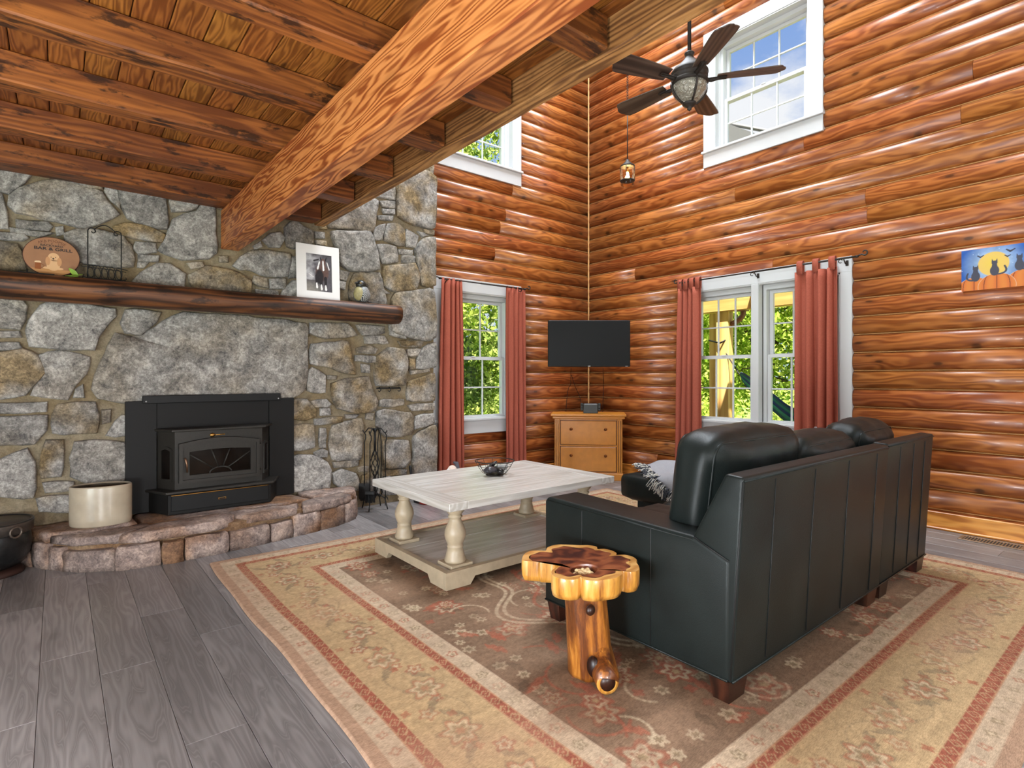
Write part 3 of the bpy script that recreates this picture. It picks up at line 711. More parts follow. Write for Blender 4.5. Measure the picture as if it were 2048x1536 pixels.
# ================================================================== HEARTH
hz = 0.225
he = empty('hearth', (0.95, 4.75, 0), 0, 'raised hearth of rough brown slabs with a curved stone front', 'hearth')
def hloc(p): return (p[0]-0.95, p[1]-4.75)
front = [(-0.28, YS), (-0.06, 4.72), (0.11, 4.50), (0.33, 4.37), (0.62, 4.33), (0.95, 4.36), (1.28, 4.41), (1.58, 4.47), (1.84, 4.55), (2.02, 4.66), (2.11, 4.84), (2.15, YS)]
core = [(x, y+0.05) if y < YS-0.01 else (x, y) for x, y in front]
MB().prism([hloc(p) for p in core], 0.0, hz-0.035).build('mortar_core', M_HMORTAR, he)
def slab(name, poly, z0, z1, seed, mat=M_HEARTH, rough=0.012):
    rn = random.Random(seed); pts = []
    n = len(poly)
    for i in range(n):
        a, b = Vector(poly[i]), Vector(poly[(i+1) % n]); k = max(1, int((b-a).length/0.06))
        for j in range(k):
            p = a.lerp(b, j/k); pts.append(p+Vector((rn.uniform(-1, 1), rn.uniform(-1, 1)))*(rough if j else rough*0.4))
    m = len(pts); c = sum(pts, Vector((0, 0)))/m; s = rn.uniform(0, 40)
    rings = [(1.0, z0), (1.012, z0+(z1-z0)*0.35), (0.995, z0+(z1-z0)*0.8), (0.965, z1), (0.75, z1), (0.45, z1)]
    vs = []; fs = []
    for k, zz in rings:
        for p in pts:
            q = c+(p-c)*k+(Vector((rn.uniform(-1, 1), rn.uniform(-1, 1)))*0.006 if zz < z1 else Vector((0, 0)))
            vs.append((q.x-c.x, q.y-c.y, zz+(0.006*noise2(q.x*2, q.y*2, s) if zz > z0+1e-6 else 0)))
    vs.append((0, 0, z1)); vs.append((0, 0, z0)); R = len(rings)
    for i in range(R-1):
        for j in range(m): fs.append((i*m+j, i*m+(j+1) % m, (i+1)*m+(j+1) % m, (i+1)*m+j))
    for j in range(m): fs.append(((R-1)*m+j, (R-1)*m+(j+1) % m, R*m)); fs.append(((j+1) % m, j, R*m+1))
    me = bpy.data.meshes.new(name); me.from_pydata(vs, [], fs); me.update()
    bm = bmesh.new(); bm.from_mesh(me); bmesh.ops.recalc_face_normals(bm, faces=bm.faces); bm.to_mesh(me); bm.free()
    me.polygons.foreach_set('use_smooth', [True]*len(me.polygons))
    o = mobj(name, me, mat, he, (c.x-0.95, c.y-4.75, 0)); return o
SL = [
 [(-0.24, 5.02), (-0.05, 4.72), (0.16, 4.62), (0.44, 4.72), (0.42, 5.02)],
 [(-0.04, 4.70), (0.08, 4.53), (0.30, 4.42), (0.52, 4.55), (0.46, 4.70), (0.17, 4.61)],
 [(0.31, 4.41), (0.42, 4.34), (0.90, 4.35), (1.02, 4.50), (0.90, 4.62), (0.54, 4.55)],
 [(0.46, 4.72), (0.55, 4.57), (0.92, 4.64), (1.20, 4.68), (1.66, 4.72), (1.60, 5.02), (0.44, 5.02)],
 [(1.04, 4.49), (1.10, 4.40), (1.45, 4.44), (1.52, 4.60), (1.20, 4.66), (0.93, 4.63)],
 [(1.54, 4.60), (1.50, 4.45), (1.80, 4.52), (1.98, 4.64), (1.94, 4.78), (1.70, 4.71)],
 [(1.70, 4.73), (1.94, 4.80), (2.05, 4.72), (2.12, 4.88), (2.13, 5.02), (1.64, 5.02)]]
for i, q in enumerate(SL): slab('hearth_slab', q, hz-0.06, hz+random.Random(i).uniform(-0.008, 0.006), 60+i)
# face stones below the slabs
rn = random.Random(9)
def along(path, s0, s1, off=0.0):
    """points of the polyline between two arc lengths, pushed outwards"""
    out = []; acc = 0; tot_ = sum((Vector(path[i+1])-Vector(path[i])).length for i in range(len(path)-1)); M_ = max(3, int((s1-s0)/0.04)); want = [s0+(s1-s0)*k/M_ for k in range(M_+1)]
    for i in range(len(path)-1):
        a, b = Vector(path[i]), Vector(path[i+1]); L = (b-a).length
        nrm = Vector(((b-a).y, -(b-a).x)).normalized()
        out += [a.lerp(b, (s-acc)/L)+nrm*off for s in want if acc <= s < acc+L]
        acc += L
    return out
tot = sum((Vector(front[i+1])-Vector(front[i])).length for i in range(len(front)-1))
s = 0.05
while s < tot-0.1:
    L = rn.uniform(0.12, 0.36); e = min(s+L, tot-0.02)
    f = along(front, s, e-0.014, 0.012); 
    if len(f) >= 2:
        bk = along(front, s, e-0.014, -0.09)[::-1]
        slab('face_stone', [tuple(p) for p in f+bk], 0.0, rn.uniform(0.13, 0.165), int(s*100)+200, rough=0.007)
    s = e

# ================================================================== MANTEL AND ITS THINGS
ZM = 1.932
mb = MB(); nseg = 46; nr = 18; vs = []; fs = []
rm = random.Random(4); xa, xb = -0.75, 2.57
for i in range(nseg+1):
    t = i/nseg; x = xa+(xb-xa)*t
    endk = 1.0 if 0.012 < t < 0.988 else 0.93
    for k in range(nr):
        a = 2*PI*k/nr
        rz_, ry_ = 0.096, 0.115
        wob = 1+0.02*math.sin(3*x+k)+0.015*math.sin(7.3*x+2*k)+rm.uniform(-0.006, 0.006)
        z = rz_*math.sin(a)*wob*endk; y = ry_*math.cos(a)*wob*endk
        z = min(z, 0.080)            # hewn flat top
        vs.append((x-0.9, y, z))
for i in range(nseg):
    for k in range(nr): fs.append((i*nr+k, (i+1)*nr+k, (i+1)*nr+(k+1) % nr, i*nr+(k+1) % nr))
fs.append(tuple(range(nr))); fs.append(tuple(nseg*nr+k for k in range(nr))[::-1])
mb.add(vs, fs, True)
tag(mb.build('mantel_log', M_MANTEL, None, (0.9, 4.905, ZM-0.08)), 'dark hewn log mantel shelf set across the stone chimney', 'mantel')

def text_mesh(txt, size, align='CENTER', depth=0.0006, bold=0.0, xs=1.0):
    cu = bpy.data.curves.new('t', 'FONT'); cu.body = txt; cu.size = size; cu.align_x = align; cu.align_y = 'CENTER'; cu.extrude = depth; cu.offset = bold; cu.resolution_u = 3
    o = bpy.data.objects.new('t', cu); COL.objects.link(o)
    dg = bpy.context.evaluated_depsgraph_get(); dg.update()
    me = bpy.data.meshes.new_from_object(o.evaluated_get(dg)); bpy.data.objects.remove(o, do_unlink=True)
    me.transform(Matrix.Scale(xs, 4, (1, 0, 0)))
    return me
RXF = Matrix.Rotation(PI/2, 4, 'X')      # text plane xy -> facing -Y
def text_obj(name, txt, size, mat, parent, loc, bold=0.0, xs=1.0, rot=0.0, curve=None):
    me = text_mesh(txt, size, bold=bold, xs=xs)
    if curve:                             # bend along an arc (rx, rz)
        for v in me.vertices:
            a = v.co.x/curve[0]; r = curve[1]+v.co.y
            v.co.x, v.co.y = (curve[0]*math.sin(a))*(r/curve[1]), math.cos(a)*r-curve[1]
    me.transform(RXF @ Matrix.Rotation(rot, 4, 'Z'))
    return mobj(name, me, mat, parent, loc)

# oval wooden sign
M_SIGN = plain('sign_plywood', S(152, 108, 76), 0.55, noise=0.08, nscale=14)
M_SIGNE = plain('sign_edge', S(72, 30, 14), 0.6)
M_INK = plain('sign_ink', (0.02, 0.016, 0.016), 0.6)
M_INKB = plain('sign_brown_ink', S(96, 54, 32), 0.6)
M_TAN = plain('sign_counter', S(184, 132, 78), 0.55)
sg = empty('oval_sign', (-0.03, 4.94, ZM), 0, 'oval wooden bar and grill sign with a dog and beer mug leaning on the mantel', 'sign')
sg.rotation_euler = (-0.10, 0, 0)
def ell(rx, rz, n=64, z0=0.137): return [(rx*math.cos(2*PI*k/n), z0+rz*math.sin(2*PI*k/n)) for k in range(n)]
RX90 = Matrix.Rotation(PI/2, 4, 'X')     # (x,y,z)->(x,-z,y)
MB().prism(ell(0.152, 0.137), 0.0, 0.010, RX90).build('board', M_SIGNE, sg)
MB().prism(ell(0.1485, 0.1335), 0.0101, 0.0112, RX90).build('print_face', M_SIGN, sg)
lower = [p for p in ell(0.1475, 0.1325, 160) if p[1] < 0.052]
lower = sorted(lower, key=lambda p: math.atan2(p[1]-0.04, p[0]))
ct = [p for p in ell(0.1475, 0.1325, 200) if p[1] <= 0.05]; ct = sorted(ct, key=lambda p: p[0])
MB().prism(ct, 0.0112, 0.0116, RX90).build('counter_print', M_TAN, sg)
text_obj('lettering', 'AKA POOPSIE', 0.024, M_INKB, sg, (0, -0.0115, 0.246), xs=1.05, curve=(0.135, 0.13))
text_obj('lettering', 'BACKYARD', 0.0195, M_INK, sg, (0, -0.0115, 0.2125), bold=0.0004, xs=1.2)
text_obj('lettering', 'BAR & GRILL', 0.0275, M_INK, sg, (0.008, -0.0115, 0.189), bold=0.0007, xs=1.33)
text_obj('lettering', '2021', 0.013, M_INKB, sg, (0.02, -0.0120, 0.012), xs=1.1)
for sx_, r in ((-0.036, 0.0035), (0.0, 0.005), (0.036, 0.0035)):
    MB().prism([((r if k % 2 == 0 else r*0.42)*math.sin(PI*k/5)+sx_, 0.228+(r if k % 2 == 0 else r*0.42)*math.cos(PI*k/5)) for k in range(10)], 0.0112, 0.0118, RX90).build('star_print', M_INK, sg)
M_DOG = plain('dog_print', S(214, 170, 124), 0.6); M_DOG2 = plain('dog_ear_print', S(196, 144, 98), 0.6)
M_BEER = plain('beer_print', S(140, 76, 28), 0.5); M_FOAM = plain('foam_print', S(222, 190, 150), 0.5)
def epoly(cx, cz, rx, rz, n=28): return [(cx+rx*math.cos(2*PI*k/n), cz+rz*math.sin(2*PI*k/n)) for k in range(n)]
dg_ = MB().prism(epoly(0.008, 0.080, 0.036, 0.040), 0.0116, 0.0120, RX90).prism(epoly(0.010, 0.134, 0.030, 0.030), 0.0116, 0.0120, RX90)
dg_.prism(epoly(-0.022, 0.057, 0.028, 0.008), 0.0118, 0.0122, RX90).prism(epoly(0.036, 0.057, 0.026, 0.008), 0.0118, 0.0122, RX90)
dg_.build('dog_print', M_DOG, sg)
for ex_ in (-0.021, 0.040): MB().prism(epoly(ex_, 0.104, 0.013, 0.030), 0.0120, 0.0124, RX90).build('ear_print', M_DOG2, sg)
fc = MB()
for cx_, cz_, a, b in ((0.008, 0.126, 0.0055, 0.004), (-0.004, 0.133, 0.0028, 0.0028), (0.020, 0.133, 0.0028, 0.0028), (0.008, 0.117, 0.0012, 0.006), (0.003, 0.112, 0.004, 0.001), (0.013, 0.112, 0.004, 0.001)): fc.prism(epoly(cx_, cz_, a, b, 12), 0.0122, 0.0127, RX90)
fc.build('face_print', M_INK, sg)
MB().prism([(-0.089, 0.043), (-0.056, 0.043), (-0.058, 0.088), (-0.087, 0.088)], 0.0118, 0.0122, RX90).build('mug_print', M_BEER, sg)
MB().prism([(-0.090, 0.088), (-0.056, 0.088), (-0.057, 0.097), (-0.066, 0.101), (-0.080, 0.100), (-0.089, 0.096)], 0.0118, 0.0123, RX90).build('foam_print', M_FOAM, sg)
MB().tube([(-0.056+0.016*math.sin(PI*k/8), -0.012, 0.082-0.030*k/8) for k in range(9)], 0.0016, 5).build('mug_handle_print', M_BEER, sg)
# stand strip under the sign and the leaf sprig
kt = empty('sign_easel', (-0.10, 4.87, ZM), 0, 'small black easel ledge in front of the oval sign', 'easel')
MB().box(-0.10, 0.085, -0.012, 0.010, 0.0, 0.008, 0.002).build('ledge', M_BLACK, kt)
MB().box(-0.062, -0.054, 0.02, 0.09, 0.0, 0.030, 0.002).build('foot', M_BLACK, kt)
M_LEAF0 = plain('sprig_leaf', S(120, 150, 50), 0.5, noise=0.2, nscale=30)
sp_ = empty('leaf_sprig', (0.07, 4.86, ZM), 0, 'two green leaves lying in front of the oval sign', 'leaf')
def leaf_mesh(L, W, bend=0.3, n=8):
    vs = []; fs = []
    for i in range(n+1):
        t = i/n; w = W*math.sin(PI*t)**0.8*(1-0.35*t); z = bend*L*t*t
        vs += [(L*t, -w, z+0.15*w), (L*t, 0, z), (L*t, w, z+0.15*w)]
    for i in range(n): a = i*3; fs += [(a, a+3, a+4, a+1), (a+1, a+4, a+5, a+2)]
    me = bpy.data.meshes.new('leaf'); me.from_pydata(vs, [], fs); me.polygons.foreach_set('use_smooth', [True]*len(fs)); me.update(); return me
l1 = mobj('leaf', leaf_mesh(0.075, 0.022, 0.1), M_LEAF0, sp_, (0.04, 0, 0.006), (0.9, -0.75, PI))
l2 = mobj('leaf', leaf_mesh(0.07, 0.018, 0.1), M_LEAF0, sp_, (0.0, -0.01, 0.008), (0.5, -0.12, 0.1))
MB().tube([(0.04, 0, 0.004), (0.0, -0.01, 0.005), (-0.03, 0.0, 0.004)], 0.0025, 6).build('stem', M_LEAF0, sp_)

# scrolled wire rack
rk = empty('wire_rack', (0.262, 4.93, ZM), 0, 'black scrolled wire rack with a tall arched handle on the mantel', 'rack')
def arc(cx, cz, r, a0, a1, n=12, y=0.0): return [(cx+r*math.cos(a0+(a1-a0)*k/n), y, cz+r*math.sin(a0+(a1-a0)*k/n)) for k in range(n+1)]
def spiral(cx, cz, r0, r1, a0, a1, n=18, y=0.0): return [(cx+(r0+(r1-r0)*k/n)*math.cos(a0+(a1-a0)*k/n), y, cz+(r0+(r1-r0)*k/n)*math.sin(a0+(a1-a0)*k/n)) for k in range(n+1)]
for sgn in (-1, 1):
    pts = [(sgn*0.097, 0, 0.0), (sgn*0.097, 0, 0.16), (sgn*0.097, 0, 0.345)]+[(sgn*(0.075+0.022*math.cos(a)), 0, 0.345+0.022*math.sin(a)) for a in [PI*k/8 for k in range(1, 9)]]+[(sgn*(0.068+r*math.cos(a)), 0, 0.345+r*math.sin(a)) for a, r in [(PI+PI*k/5, 0.014-0.0016*k) for k in range(6)]]
    MB().tube(pts, 0.0038, 8).build('upright', M_IRON, rk)
MB().tube([(-0.06+0.12*t, 0, 0.363+0.035*math.sin(PI*t)) for t in [k/14 for k in range(15)]], 0.0036, 8).build('handle', M_IRON, rk)
for y in (-0.05, 0.05):
    MB().tube([(-0.115, y, 0.012), (-0.125, y, 0.022), (-0.118, y, 0.03)][::-1]+[(-0.1, y, 0.008), (0.1, y, 0.008)]+[(0.118, y, 0.03), (0.125, y, 0.022), (0.115, y, 0.012)][::-1], 0.0035, 7).build('foot_rail', M_IRON, rk)
    MB().tube([(-0.13, y, 0.098), (-0.1, y, 0.10), (0.1, y, 0.09), (0.13, y, 0.085)], 0.0028, 7).build('rail', M_IRON, rk)
    for k in range(5):
        cx_ = -0.08+0.04*k
        MB().tube([(cx_+0.019*math.cos(a), y, 0.055+0.042*math.sin(a)) for a in [2*PI*q/16 for q in range(16)]], 0.0026, 6, closed=True).build('ring', M_IRON, rk)
for k in range(4):
    x = -0.09+0.06*k
    MB().tube([(x, -0.05, 0.010), (x, 0, 0.006), (x, 0.05, 0.010)], 0.0026, 6).build('cross_wire', M_IRON, rk)

# matted horse print (flat print: colours held per vertex of the sheet)
def painted_plane(name, w, h, nx, nz, fn, mat, parent, loc, rot=None):
    """vertical sheet facing -Y, fn(u,v)->rgb arrays with u,v in 0..1"""
    us = np.linspace(0, 1, nx); vz = np.linspace(0, 1, nz); U, V = np.meshgrid(us, vz)
    rgb = fn(U, V)
    me = bpy.data.meshes.new(name); co = np.stack([(U-0.5)*w, np.zeros_like(U), V*h], -1).reshape(-1, 3)
    idx = np.arange(nx*nz).reshape(nz, nx); q = np.stack([idx[:-1, :-1], idx[:-1, 1:], idx[1:, 1:], idx[1:, :-1]], -1).reshape(-1, 4)
    me.vertices.add(len(co)); me.vertices.foreach_set('co', co.ravel()); me.loops.add(q.size); me.loops.foreach_set('vertex_index', q.ravel())
    me.polygons.add(len(q)); me.polygons.foreach_set('loop_start', np.arange(0, q.size, 4)); me.polygons.foreach_set('loop_total', np.full(len(q), 4)); me.update(calc_edges=True)
    ca = me.color_attributes.new('Col', 'FLOAT_COLOR', 'POINT'); ca.data.foreach_set('color', np.concatenate([rgb.reshape(-1, 3), np.ones((nx*nz, 1))], 1).astype(np.float32).ravel())
    return mobj(name, me, mat, parent, loc, rot)
def vnoise(U, V, fx, fy, seed, octv=3):
    rs = np.random.RandomState(seed); out = np.zeros_like(U); amp = 1; tot = 0
    for o in range(octv):
        gx, gy = int(fx*2**o)+2, int(fy*2**o)+2; g = rs.rand(gy+1, gx+1)
        x = np.clip(U, 0, 1)*(gx-1); y = np.clip(V, 0, 1)*(gy-1); xi = x.astype(int); yi = y.astype(int); fx_ = x-xi; fy_ = y-yi
        fx_ = fx_*fx_*(3-2*fx_); fy_ = fy_*fy_*(3-2*fy_)
        v = (g[yi, xi]*(1-fx_)+g[yi, xi+1]*fx_)*(1-fy_)+(g[yi+1, xi]*(1-fx_)+g[yi+1, xi+1]*fx_)*fy_
        out += amp*v; tot += amp; amp *= 0.5
    return out/tot
def blend(img, mask, col):
    m = np.clip(mask, 0, 1)[..., None]; return img*(1-m)+np.array(col)*m
def soft(d, w): return np.clip(0.5-d/w, 0, 1)
def ellm(U, V, cx, cy, rx, ry, w=0.06, rot=0.0):
    x, y = U-cx, V-cy; c, s = math.cos(rot), math.sin(rot); x, y = (c*x+s*y)/rx, (-s*x+c*y)/ry
    return soft(np.sqrt(x*x+y*y)-1, w/min(rx, ry))
def capm(U, V, x0, y0, x1, y1, r0, r1=None, w=0.01):
    r1 = r0 if r1 is None else r1; dx, dy = x1-x0, y1-y0; t = np.clip(((U-x0)*dx+(V-y0)*dy)/(dx*dx+dy*dy+1e-9), 0, 1)
    return soft(np.hypot(U-x0-t*dx, V-y0-t*dy)-(r0+(r1-r0)*t), w)
def horse(U, V):
    n = vnoise(U, V, 5, 7, 3); img = np.ones(U.shape+(3,))*np.array(S(78, 74, 78))
    img = blend(img, np.clip((0.65-U)*2.2, 0, 1)*np.clip(n*2-0.4, 0, 1)*(V > 0.3), S(176, 174, 176))
    img = blend(img, np.clip((0.35-V)*3, 0, 1)*np.clip(1-U*1.3, 0, 1), S(150, 144, 132))
    br = S(88, 64, 56); dk = S(30, 24, 26); wh = S(226, 222, 218)
    img = blend(img, ellm(U, V, 0.62, 0.52, 0.26, 0.22), br); img = blend(img, ellm(U, V, 0.52, 0.40, 0.16, 0.20), dk)
    for x, y0, y1 in ((0.40, 0.40, 0.12), (0.58, 0.36, 0.08), (0.75, 0.36, 0.07)):
        img = blend(img, capm(U, V, x, y0, x, y1, 0.06, 0.04), dk); img = blend(img, capm(U, V, x, y1+0.09, x+0.01, y1, 0.028, 0.04), wh)
    img = blend(img, capm(U, V, 0.66, 0.80, 0.68, 0.60, 0.10, 0.075), br); img = blend(img, capm(U, V, 0.66, 0.82, 0.675, 0.60, 0.022, 0.035), wh)
    img = blend(img, capm(U, V, 0.58, 0.86, 0.55, 0.93, 0.03, 0.01), dk); img = blend(img, capm(U, V, 0.76, 0.86, 0.80, 0.94, 0.03, 0.01), dk)
    img = blend(img, capm(U, V, 0.52, 0.80, 0.45, 0.62, 0.02, 0.03), wh); img = blend(img, capm(U, V, 0.82, 0.80, 0.90, 0.62, 0.012, 0.02), wh)
    img = blend(img, capm(U, V, 0.30, 0.82, 0.48, 0.86, 0.02), dk); img = blend(img, capm(U, V, 0.10, 0.46, 0.28, 0.38, 0.008), wh)
    return img*(0.75+0.5*vnoise(U, V, 18, 26, 8)[..., None])
pc = empty('horse_print', (1.802, 4.925, ZM), 0, 'matted black and white horse print propped on the mantel', 'picture')
pc.rotation_euler = (-0.06, 0, 0)
M_MAT = plain('mat_board', S(224, 221, 218), 0.6)
mt = MB(); W_, H_ = 0.385, 0.49; i0, i1, k0, k1 = -0.107, 0.122, 0.075, 0.41
mt.box(-W_/2, i0, -0.004, 0.002, 0, H_); mt.box(i1, W_/2, -0.004, 0.002, 0, H_); mt.box(i0, i1, -0.004, 0.002, 0, k0); mt.box(i0, i1, -0.004, 0.002, k1, H_)
mt.build('mat_board', M_MAT, pc)
M_PRINT = vcol_mat('print_ink', 0.6)
painted_plane('print', i1-i0, k1-k0, 70, 100, horse, M_PRINT, pc, ((i0+i1)/2, 0.0015, k0))
MB().box(-W_/2, W_/2, 0.003, 0.006, 0, H_).build('backing', M_MAT, pc)

# bird figurine
M_BIRD = plain('bird_black', S(30, 30, 28), 0.35); M_BELLY = plain('bird_belly', S(158, 148, 104), 0.5, noise=0.15, nscale=60)
m_, nt_, b_w = newmat('bird_wing'); tcw = N(nt_, 'ShaderNodeTexCoord'); wvw = N(nt_, 'ShaderNodeTexWave', i_Scale=38.0, i_Distortion=6.0, bands_direction='DIAGONAL'); nt_.links.new(tcw.outputs['Object'], wvw.inputs[0])
rw = ramp(nt_, [(0.45, S(26, 26, 26)), (0.6, S(170, 172, 170))]); nt_.links.new(wvw.outputs['Fac'], rw.inputs[0]); nt_.links.new(rw.outputs[0], b_w.inputs['Base Color']); M_WING = m_
bd = empty('bird_figurine', (2.195, 4.90, ZM), 0, 'small black and speckled bird figurine standing at the right of the mantel', 'figurine')
MB().lathe([(0.0, 0.012), (0.05, 0.014), (0.072, 0.04), (0.078, 0.075), (0.068, 0.115), (0.05, 0.145), (0.03, 0.16), (0, 0.165)], 24).build('body', M_WING, bd)
MB().sphere((-0.040, -0.022, 0.082), (0.046, 0.054, 0.066)).build('belly', M_BELLY, bd)
hd = MB().sphere((-0.012, -0.008, 0.168), (0.050, 0.046, 0.045)).sphere((0.008, 0.004, 0.150), (0.05, 0.045, 0.04)).build('head', M_BIRD, bd)
MB().lathe([(0.014, 0), (0.010, 0.014), (0.0, 0.036)], 10, M=TR((-0.052, -0.020, 0.180), ry=-PI/2-0.1)).build('beak', M_BIRD, hd)
MB().sphere((-0.030, -0.046, 0.178), 0.010).build('eye', plain('eye_ring', S(190, 160, 110), 0.4), hd)
MB().sphere((-0.032, -0.054, 0.178), 0.006).build('pupil', M_BIRD, hd)
MB().box(0.03, 0.10, -0.006, 0.016, 0.014, 0.022, 0.003).build('tail', M_BIRD, bd)
for s in (-1, 1): MB().box(-0.035, 0.03, s*0.028-0.012, s*0.028+0.012, 0.0, 0.014, 0.004).build('foot', M_BIRD, bd)

# ================================================================== STOVE INSERT
so = empty('wood_stove_insert', (0.99, 4.9, hz), 0, 'black cast iron wood stove insert with a sunburst glass door', 'stove')
def P(m): return m          # coordinates below are world, shifted to the stove origin
OX, OY, OZ = 0.99, 4.9, hz
def wb_(x0, x1, y0, y1, z0, z1, bev=0.0, mb=None):
    mb = mb or MB(); return mb.box(x0-OX, x1-OX, y0-OY, y1-OY, z0-OZ, z1-OZ, bev)
SY = 4.99
wb_(0.388, 0.585, SY, 5.04, hz, 1.064, 0.002).build('surround_panel', M_PANEL, so)
wb_(1.40, 1.606, SY, 5.04, hz, 1.064, 0.002).build('surround_panel', M_PANEL, so)
wb_(0.585, 1.40, SY+0.012, 5.04, 0.80, 1.064, 0.002).build('surround_top', M_PANEL, so)
wb_(0.492, 1.488, SY-0.022, SY+0.005, 1.046, 1.106, 0.004).build('top_flashing', M_BLACK, so)
for x in (0.515, 1.468): MB().lathe([(0.0, 0), (0.006, 0), (0.004, 0.004), (0, 0.005)], 10, M=TR((x-OX, SY-0.022-OY, 1.062-OZ), rx=PI/2)).build('screw', M_SILVER, so)
body = [(0.59, SY+0.012), (0.682, 4.84), (1.302, 4.84), (1.40, SY+0.012)]
MB().prism([(x-OX, y-OY) for x, y in body], 0.36-OZ, 0.835-OZ).build('body', M_STOVE, so)
def offp(poly, d): 
    return [(poly[0][0]-d, poly[0][1]), (poly[1][0]-d*0.8, poly[1][1]-d), (poly[2][0]+d*0.8, poly[2][1]-d), (poly[3][0]+d, poly[3][1])]
MB().prism([(x-OX, y-OY) for x, y in offp(body, 0.028)], 0.833-OZ, 0.852-OZ, bev=0.005).build('top_plate', M_STOVE, so)
MB().prism([(x-OX, y-OY) for x, y in offp(body, 0.085)], 0.378-OZ, 0.398-OZ, bev=0.005).build('ash_lip', M_STOVE, so)
wb_(0.655, 1.335, 4.757, 4.762, 0.390, 0.396).build('lip_edge', M_BRASS, so)
MB().prism([(x-OX, y-OY) for x, y in offp(body, 0.062)], 0.0, 0.372-OZ, bev=0.004).build('base_box', M_PANEL, so)
wb_(0.650, 1.332, 4.768, 4.784, 0.250, 0.366, 0.003).build('base_plate', M_BLACK, so)
wb_(0.650, 1.332, 4.7665, 4.772, 0.366, 0.370).build('plate_edge', M_BRASS, so)
bdg = wb_(0.962, 1.018, 4.764, 4.770, 0.300, 0.316, 0.002).build('badge', M_BRASS, so)
wb_(0.969, 1.011, 4.7625, 4.766, 0.303, 0.313).build('badge_panel', M_BLACK, bdg)
# door
def arched(x0, x1, z0, z1, rise, n=18): return [(x0, z0), (x1, z0)]+[(x1+(x0-x1)*k/n, z1+rise*math.sin(PI*k/n)) for k in range(n+1)]
def ring_prism(mb, outer, inner, y0, y1):
    """both polylines same count; frame between them, facing -Y"""
    n = len(outer); vs = []; fs = []
    for y in (y0, y1):
        vs += [(p[0], y, p[1]) for p in outer]; vs += [(p[0], y, p[1]) for p in inner]
    for k in range(n):
        j = (k+1) % n
        fs += [(k, j, n+j, n+k), (2*n+k, 3*n+k, 3*n+j, 2*n+j), (k, 2*n+k, 2*n+j, j), (n+k, n+j, 3*n+j, 3*n+k)]
    return mb.add(vs, fs)
def rel(q): return [(x-OX, z-OZ) for x, z in q]
dr = MB(); ring_prism(dr, rel(arched(0.703, 1.270, 0.448, 0.742, 0.036)), rel(arched(0.728, 1.246, 0.470, 0.722, 0.034)), 4.790-OY, 4.84-OY)
door = dr.build('door', M_STOVE, so)
d2 = MB(); ring_prism(d2, rel(arched(0.728, 1.246, 0.470, 0.722, 0.034)), rel(arched(0.774, 1.207, 0.502, 0.678, 0.012)), 4.806-OY, 4.836-OY); d2.build('inner_frame', M_STOVE, door)
MB().prism(rel(arched(0.772, 1.209, 0.500, 0.680, 0.012)), 0, 0.004, TR((0, 4.824-OY, 0), rx=PI/2)).build('door_glass', M_STGLASS, door)
hub = (0.990, 0.502)
sb = MB().tube([(hub[0]-OX+0.078*math.cos(a), 4.815-OY, hub[1]-OZ+0.045*math.sin(a)) for a in [PI*k/12 for k in range(13)]], 0.0062, 6); sb.build('sunburst_arc', M_STOVE, door)
for a, L, x1, z1 in ((0, 0, 0.780, 0.656), (0, 0, 0.925, 0.685), (0, 0, 1.055, 0.684), (0, 0, 1.203, 0.650)):
    dx, dz = x1-hub[0], z1-hub[1]; l = math.hypot(dx/0.078, dz/0.045); x0, z0 = hub[0]+dx/l, hub[1]+dz/l
    MB().tube([(x0-OX, 4.815-OY, z0-OZ), (x1-OX, 4.815-OY, z1-OZ)], 0.0058, 6).build('sunburst_bar', M_STOVE, door)
M_COIL = plain('coil_handle', S(120, 92, 72), 0.35, metal=0.8)
MB().tube([(0.741-OX, 4.80-OY, 0.628-OZ), (0.741-OX, 4.785-OY, 0.634-OZ), (0.745-OX, 4.777-OY, 0.622-OZ), (0.752-OX, 4.777-OY, 0.59-OZ), (0.754-OX, 4.778-OY, 0.53-OZ)], [0.006, 0.008, 0.009, 0.008, 0.006], 10).build('handle', M_COIL, door)
for z in (0.70, 0.49): MB().tube([(1.283-OX, 4.826-OY, z-OZ), (1.283-OX, 4.826-OY, z+0.03-OZ)], 0.007, 8).build('hinge', M_STOVE, so)
vt_ = MB().sphere((0.935-OX, 4.835-OY, 0.795-OZ), (0.020, 0.01, 0.016)).box(0.955-OX, 0.99-OX, 4.832-OY, 4.838-OY, 0.792-OZ, 0.798-OZ)
for k in range(3): vt_.sphere((0.997+0.011*k-OX, 4.834-OY, 0.796-OZ), (0.006, 0.006, 0.006), 8, 6)
vt_.build('ornament', M_BRASS, so)
# bay side windows
for sgn, a, b in ((0, body[0], body[1]), (1, body[2], body[3])):
    va, vb = Vector((a[0], a[1], 0)), Vector((b[0], b[1], 0)); d = (vb-va); L = d.length; d.normalize(); nrm = Vector((d.y, -d.x, 0))
    Mx = Matrix(((d.x, nrm.x, 0, va.x-OX), (d.y, nrm.y, 0, va.y-OY), (0, 0, 1, -OZ), (0, 0, 0, 1)))
    l0, l1 = (0.03, L-0.022) if sgn == 0 else (0.022, L-0.05)
    o = MB(); ring_prism(o, arched(l0, l1, 0.455, 0.70, 0.02, 8), arched(l0+0.018, l1-0.018, 0.475, 0.685, 0.014, 8), 0.0, 0.010)
    o.v = [tuple(Mx @ Vector(v)) for v in o.v]; fr_ = o.build('side_frame', M_STOVE, so)
    g = MB().prism(arched(l0+0.017, l1-0.017, 0.474, 0.686, 0.014, 8), -0.003, 0.0, Mx @ Matrix.Rotation(PI/2, 4, 'X')); g.build('side_glass', M_STGLASS, fr_)

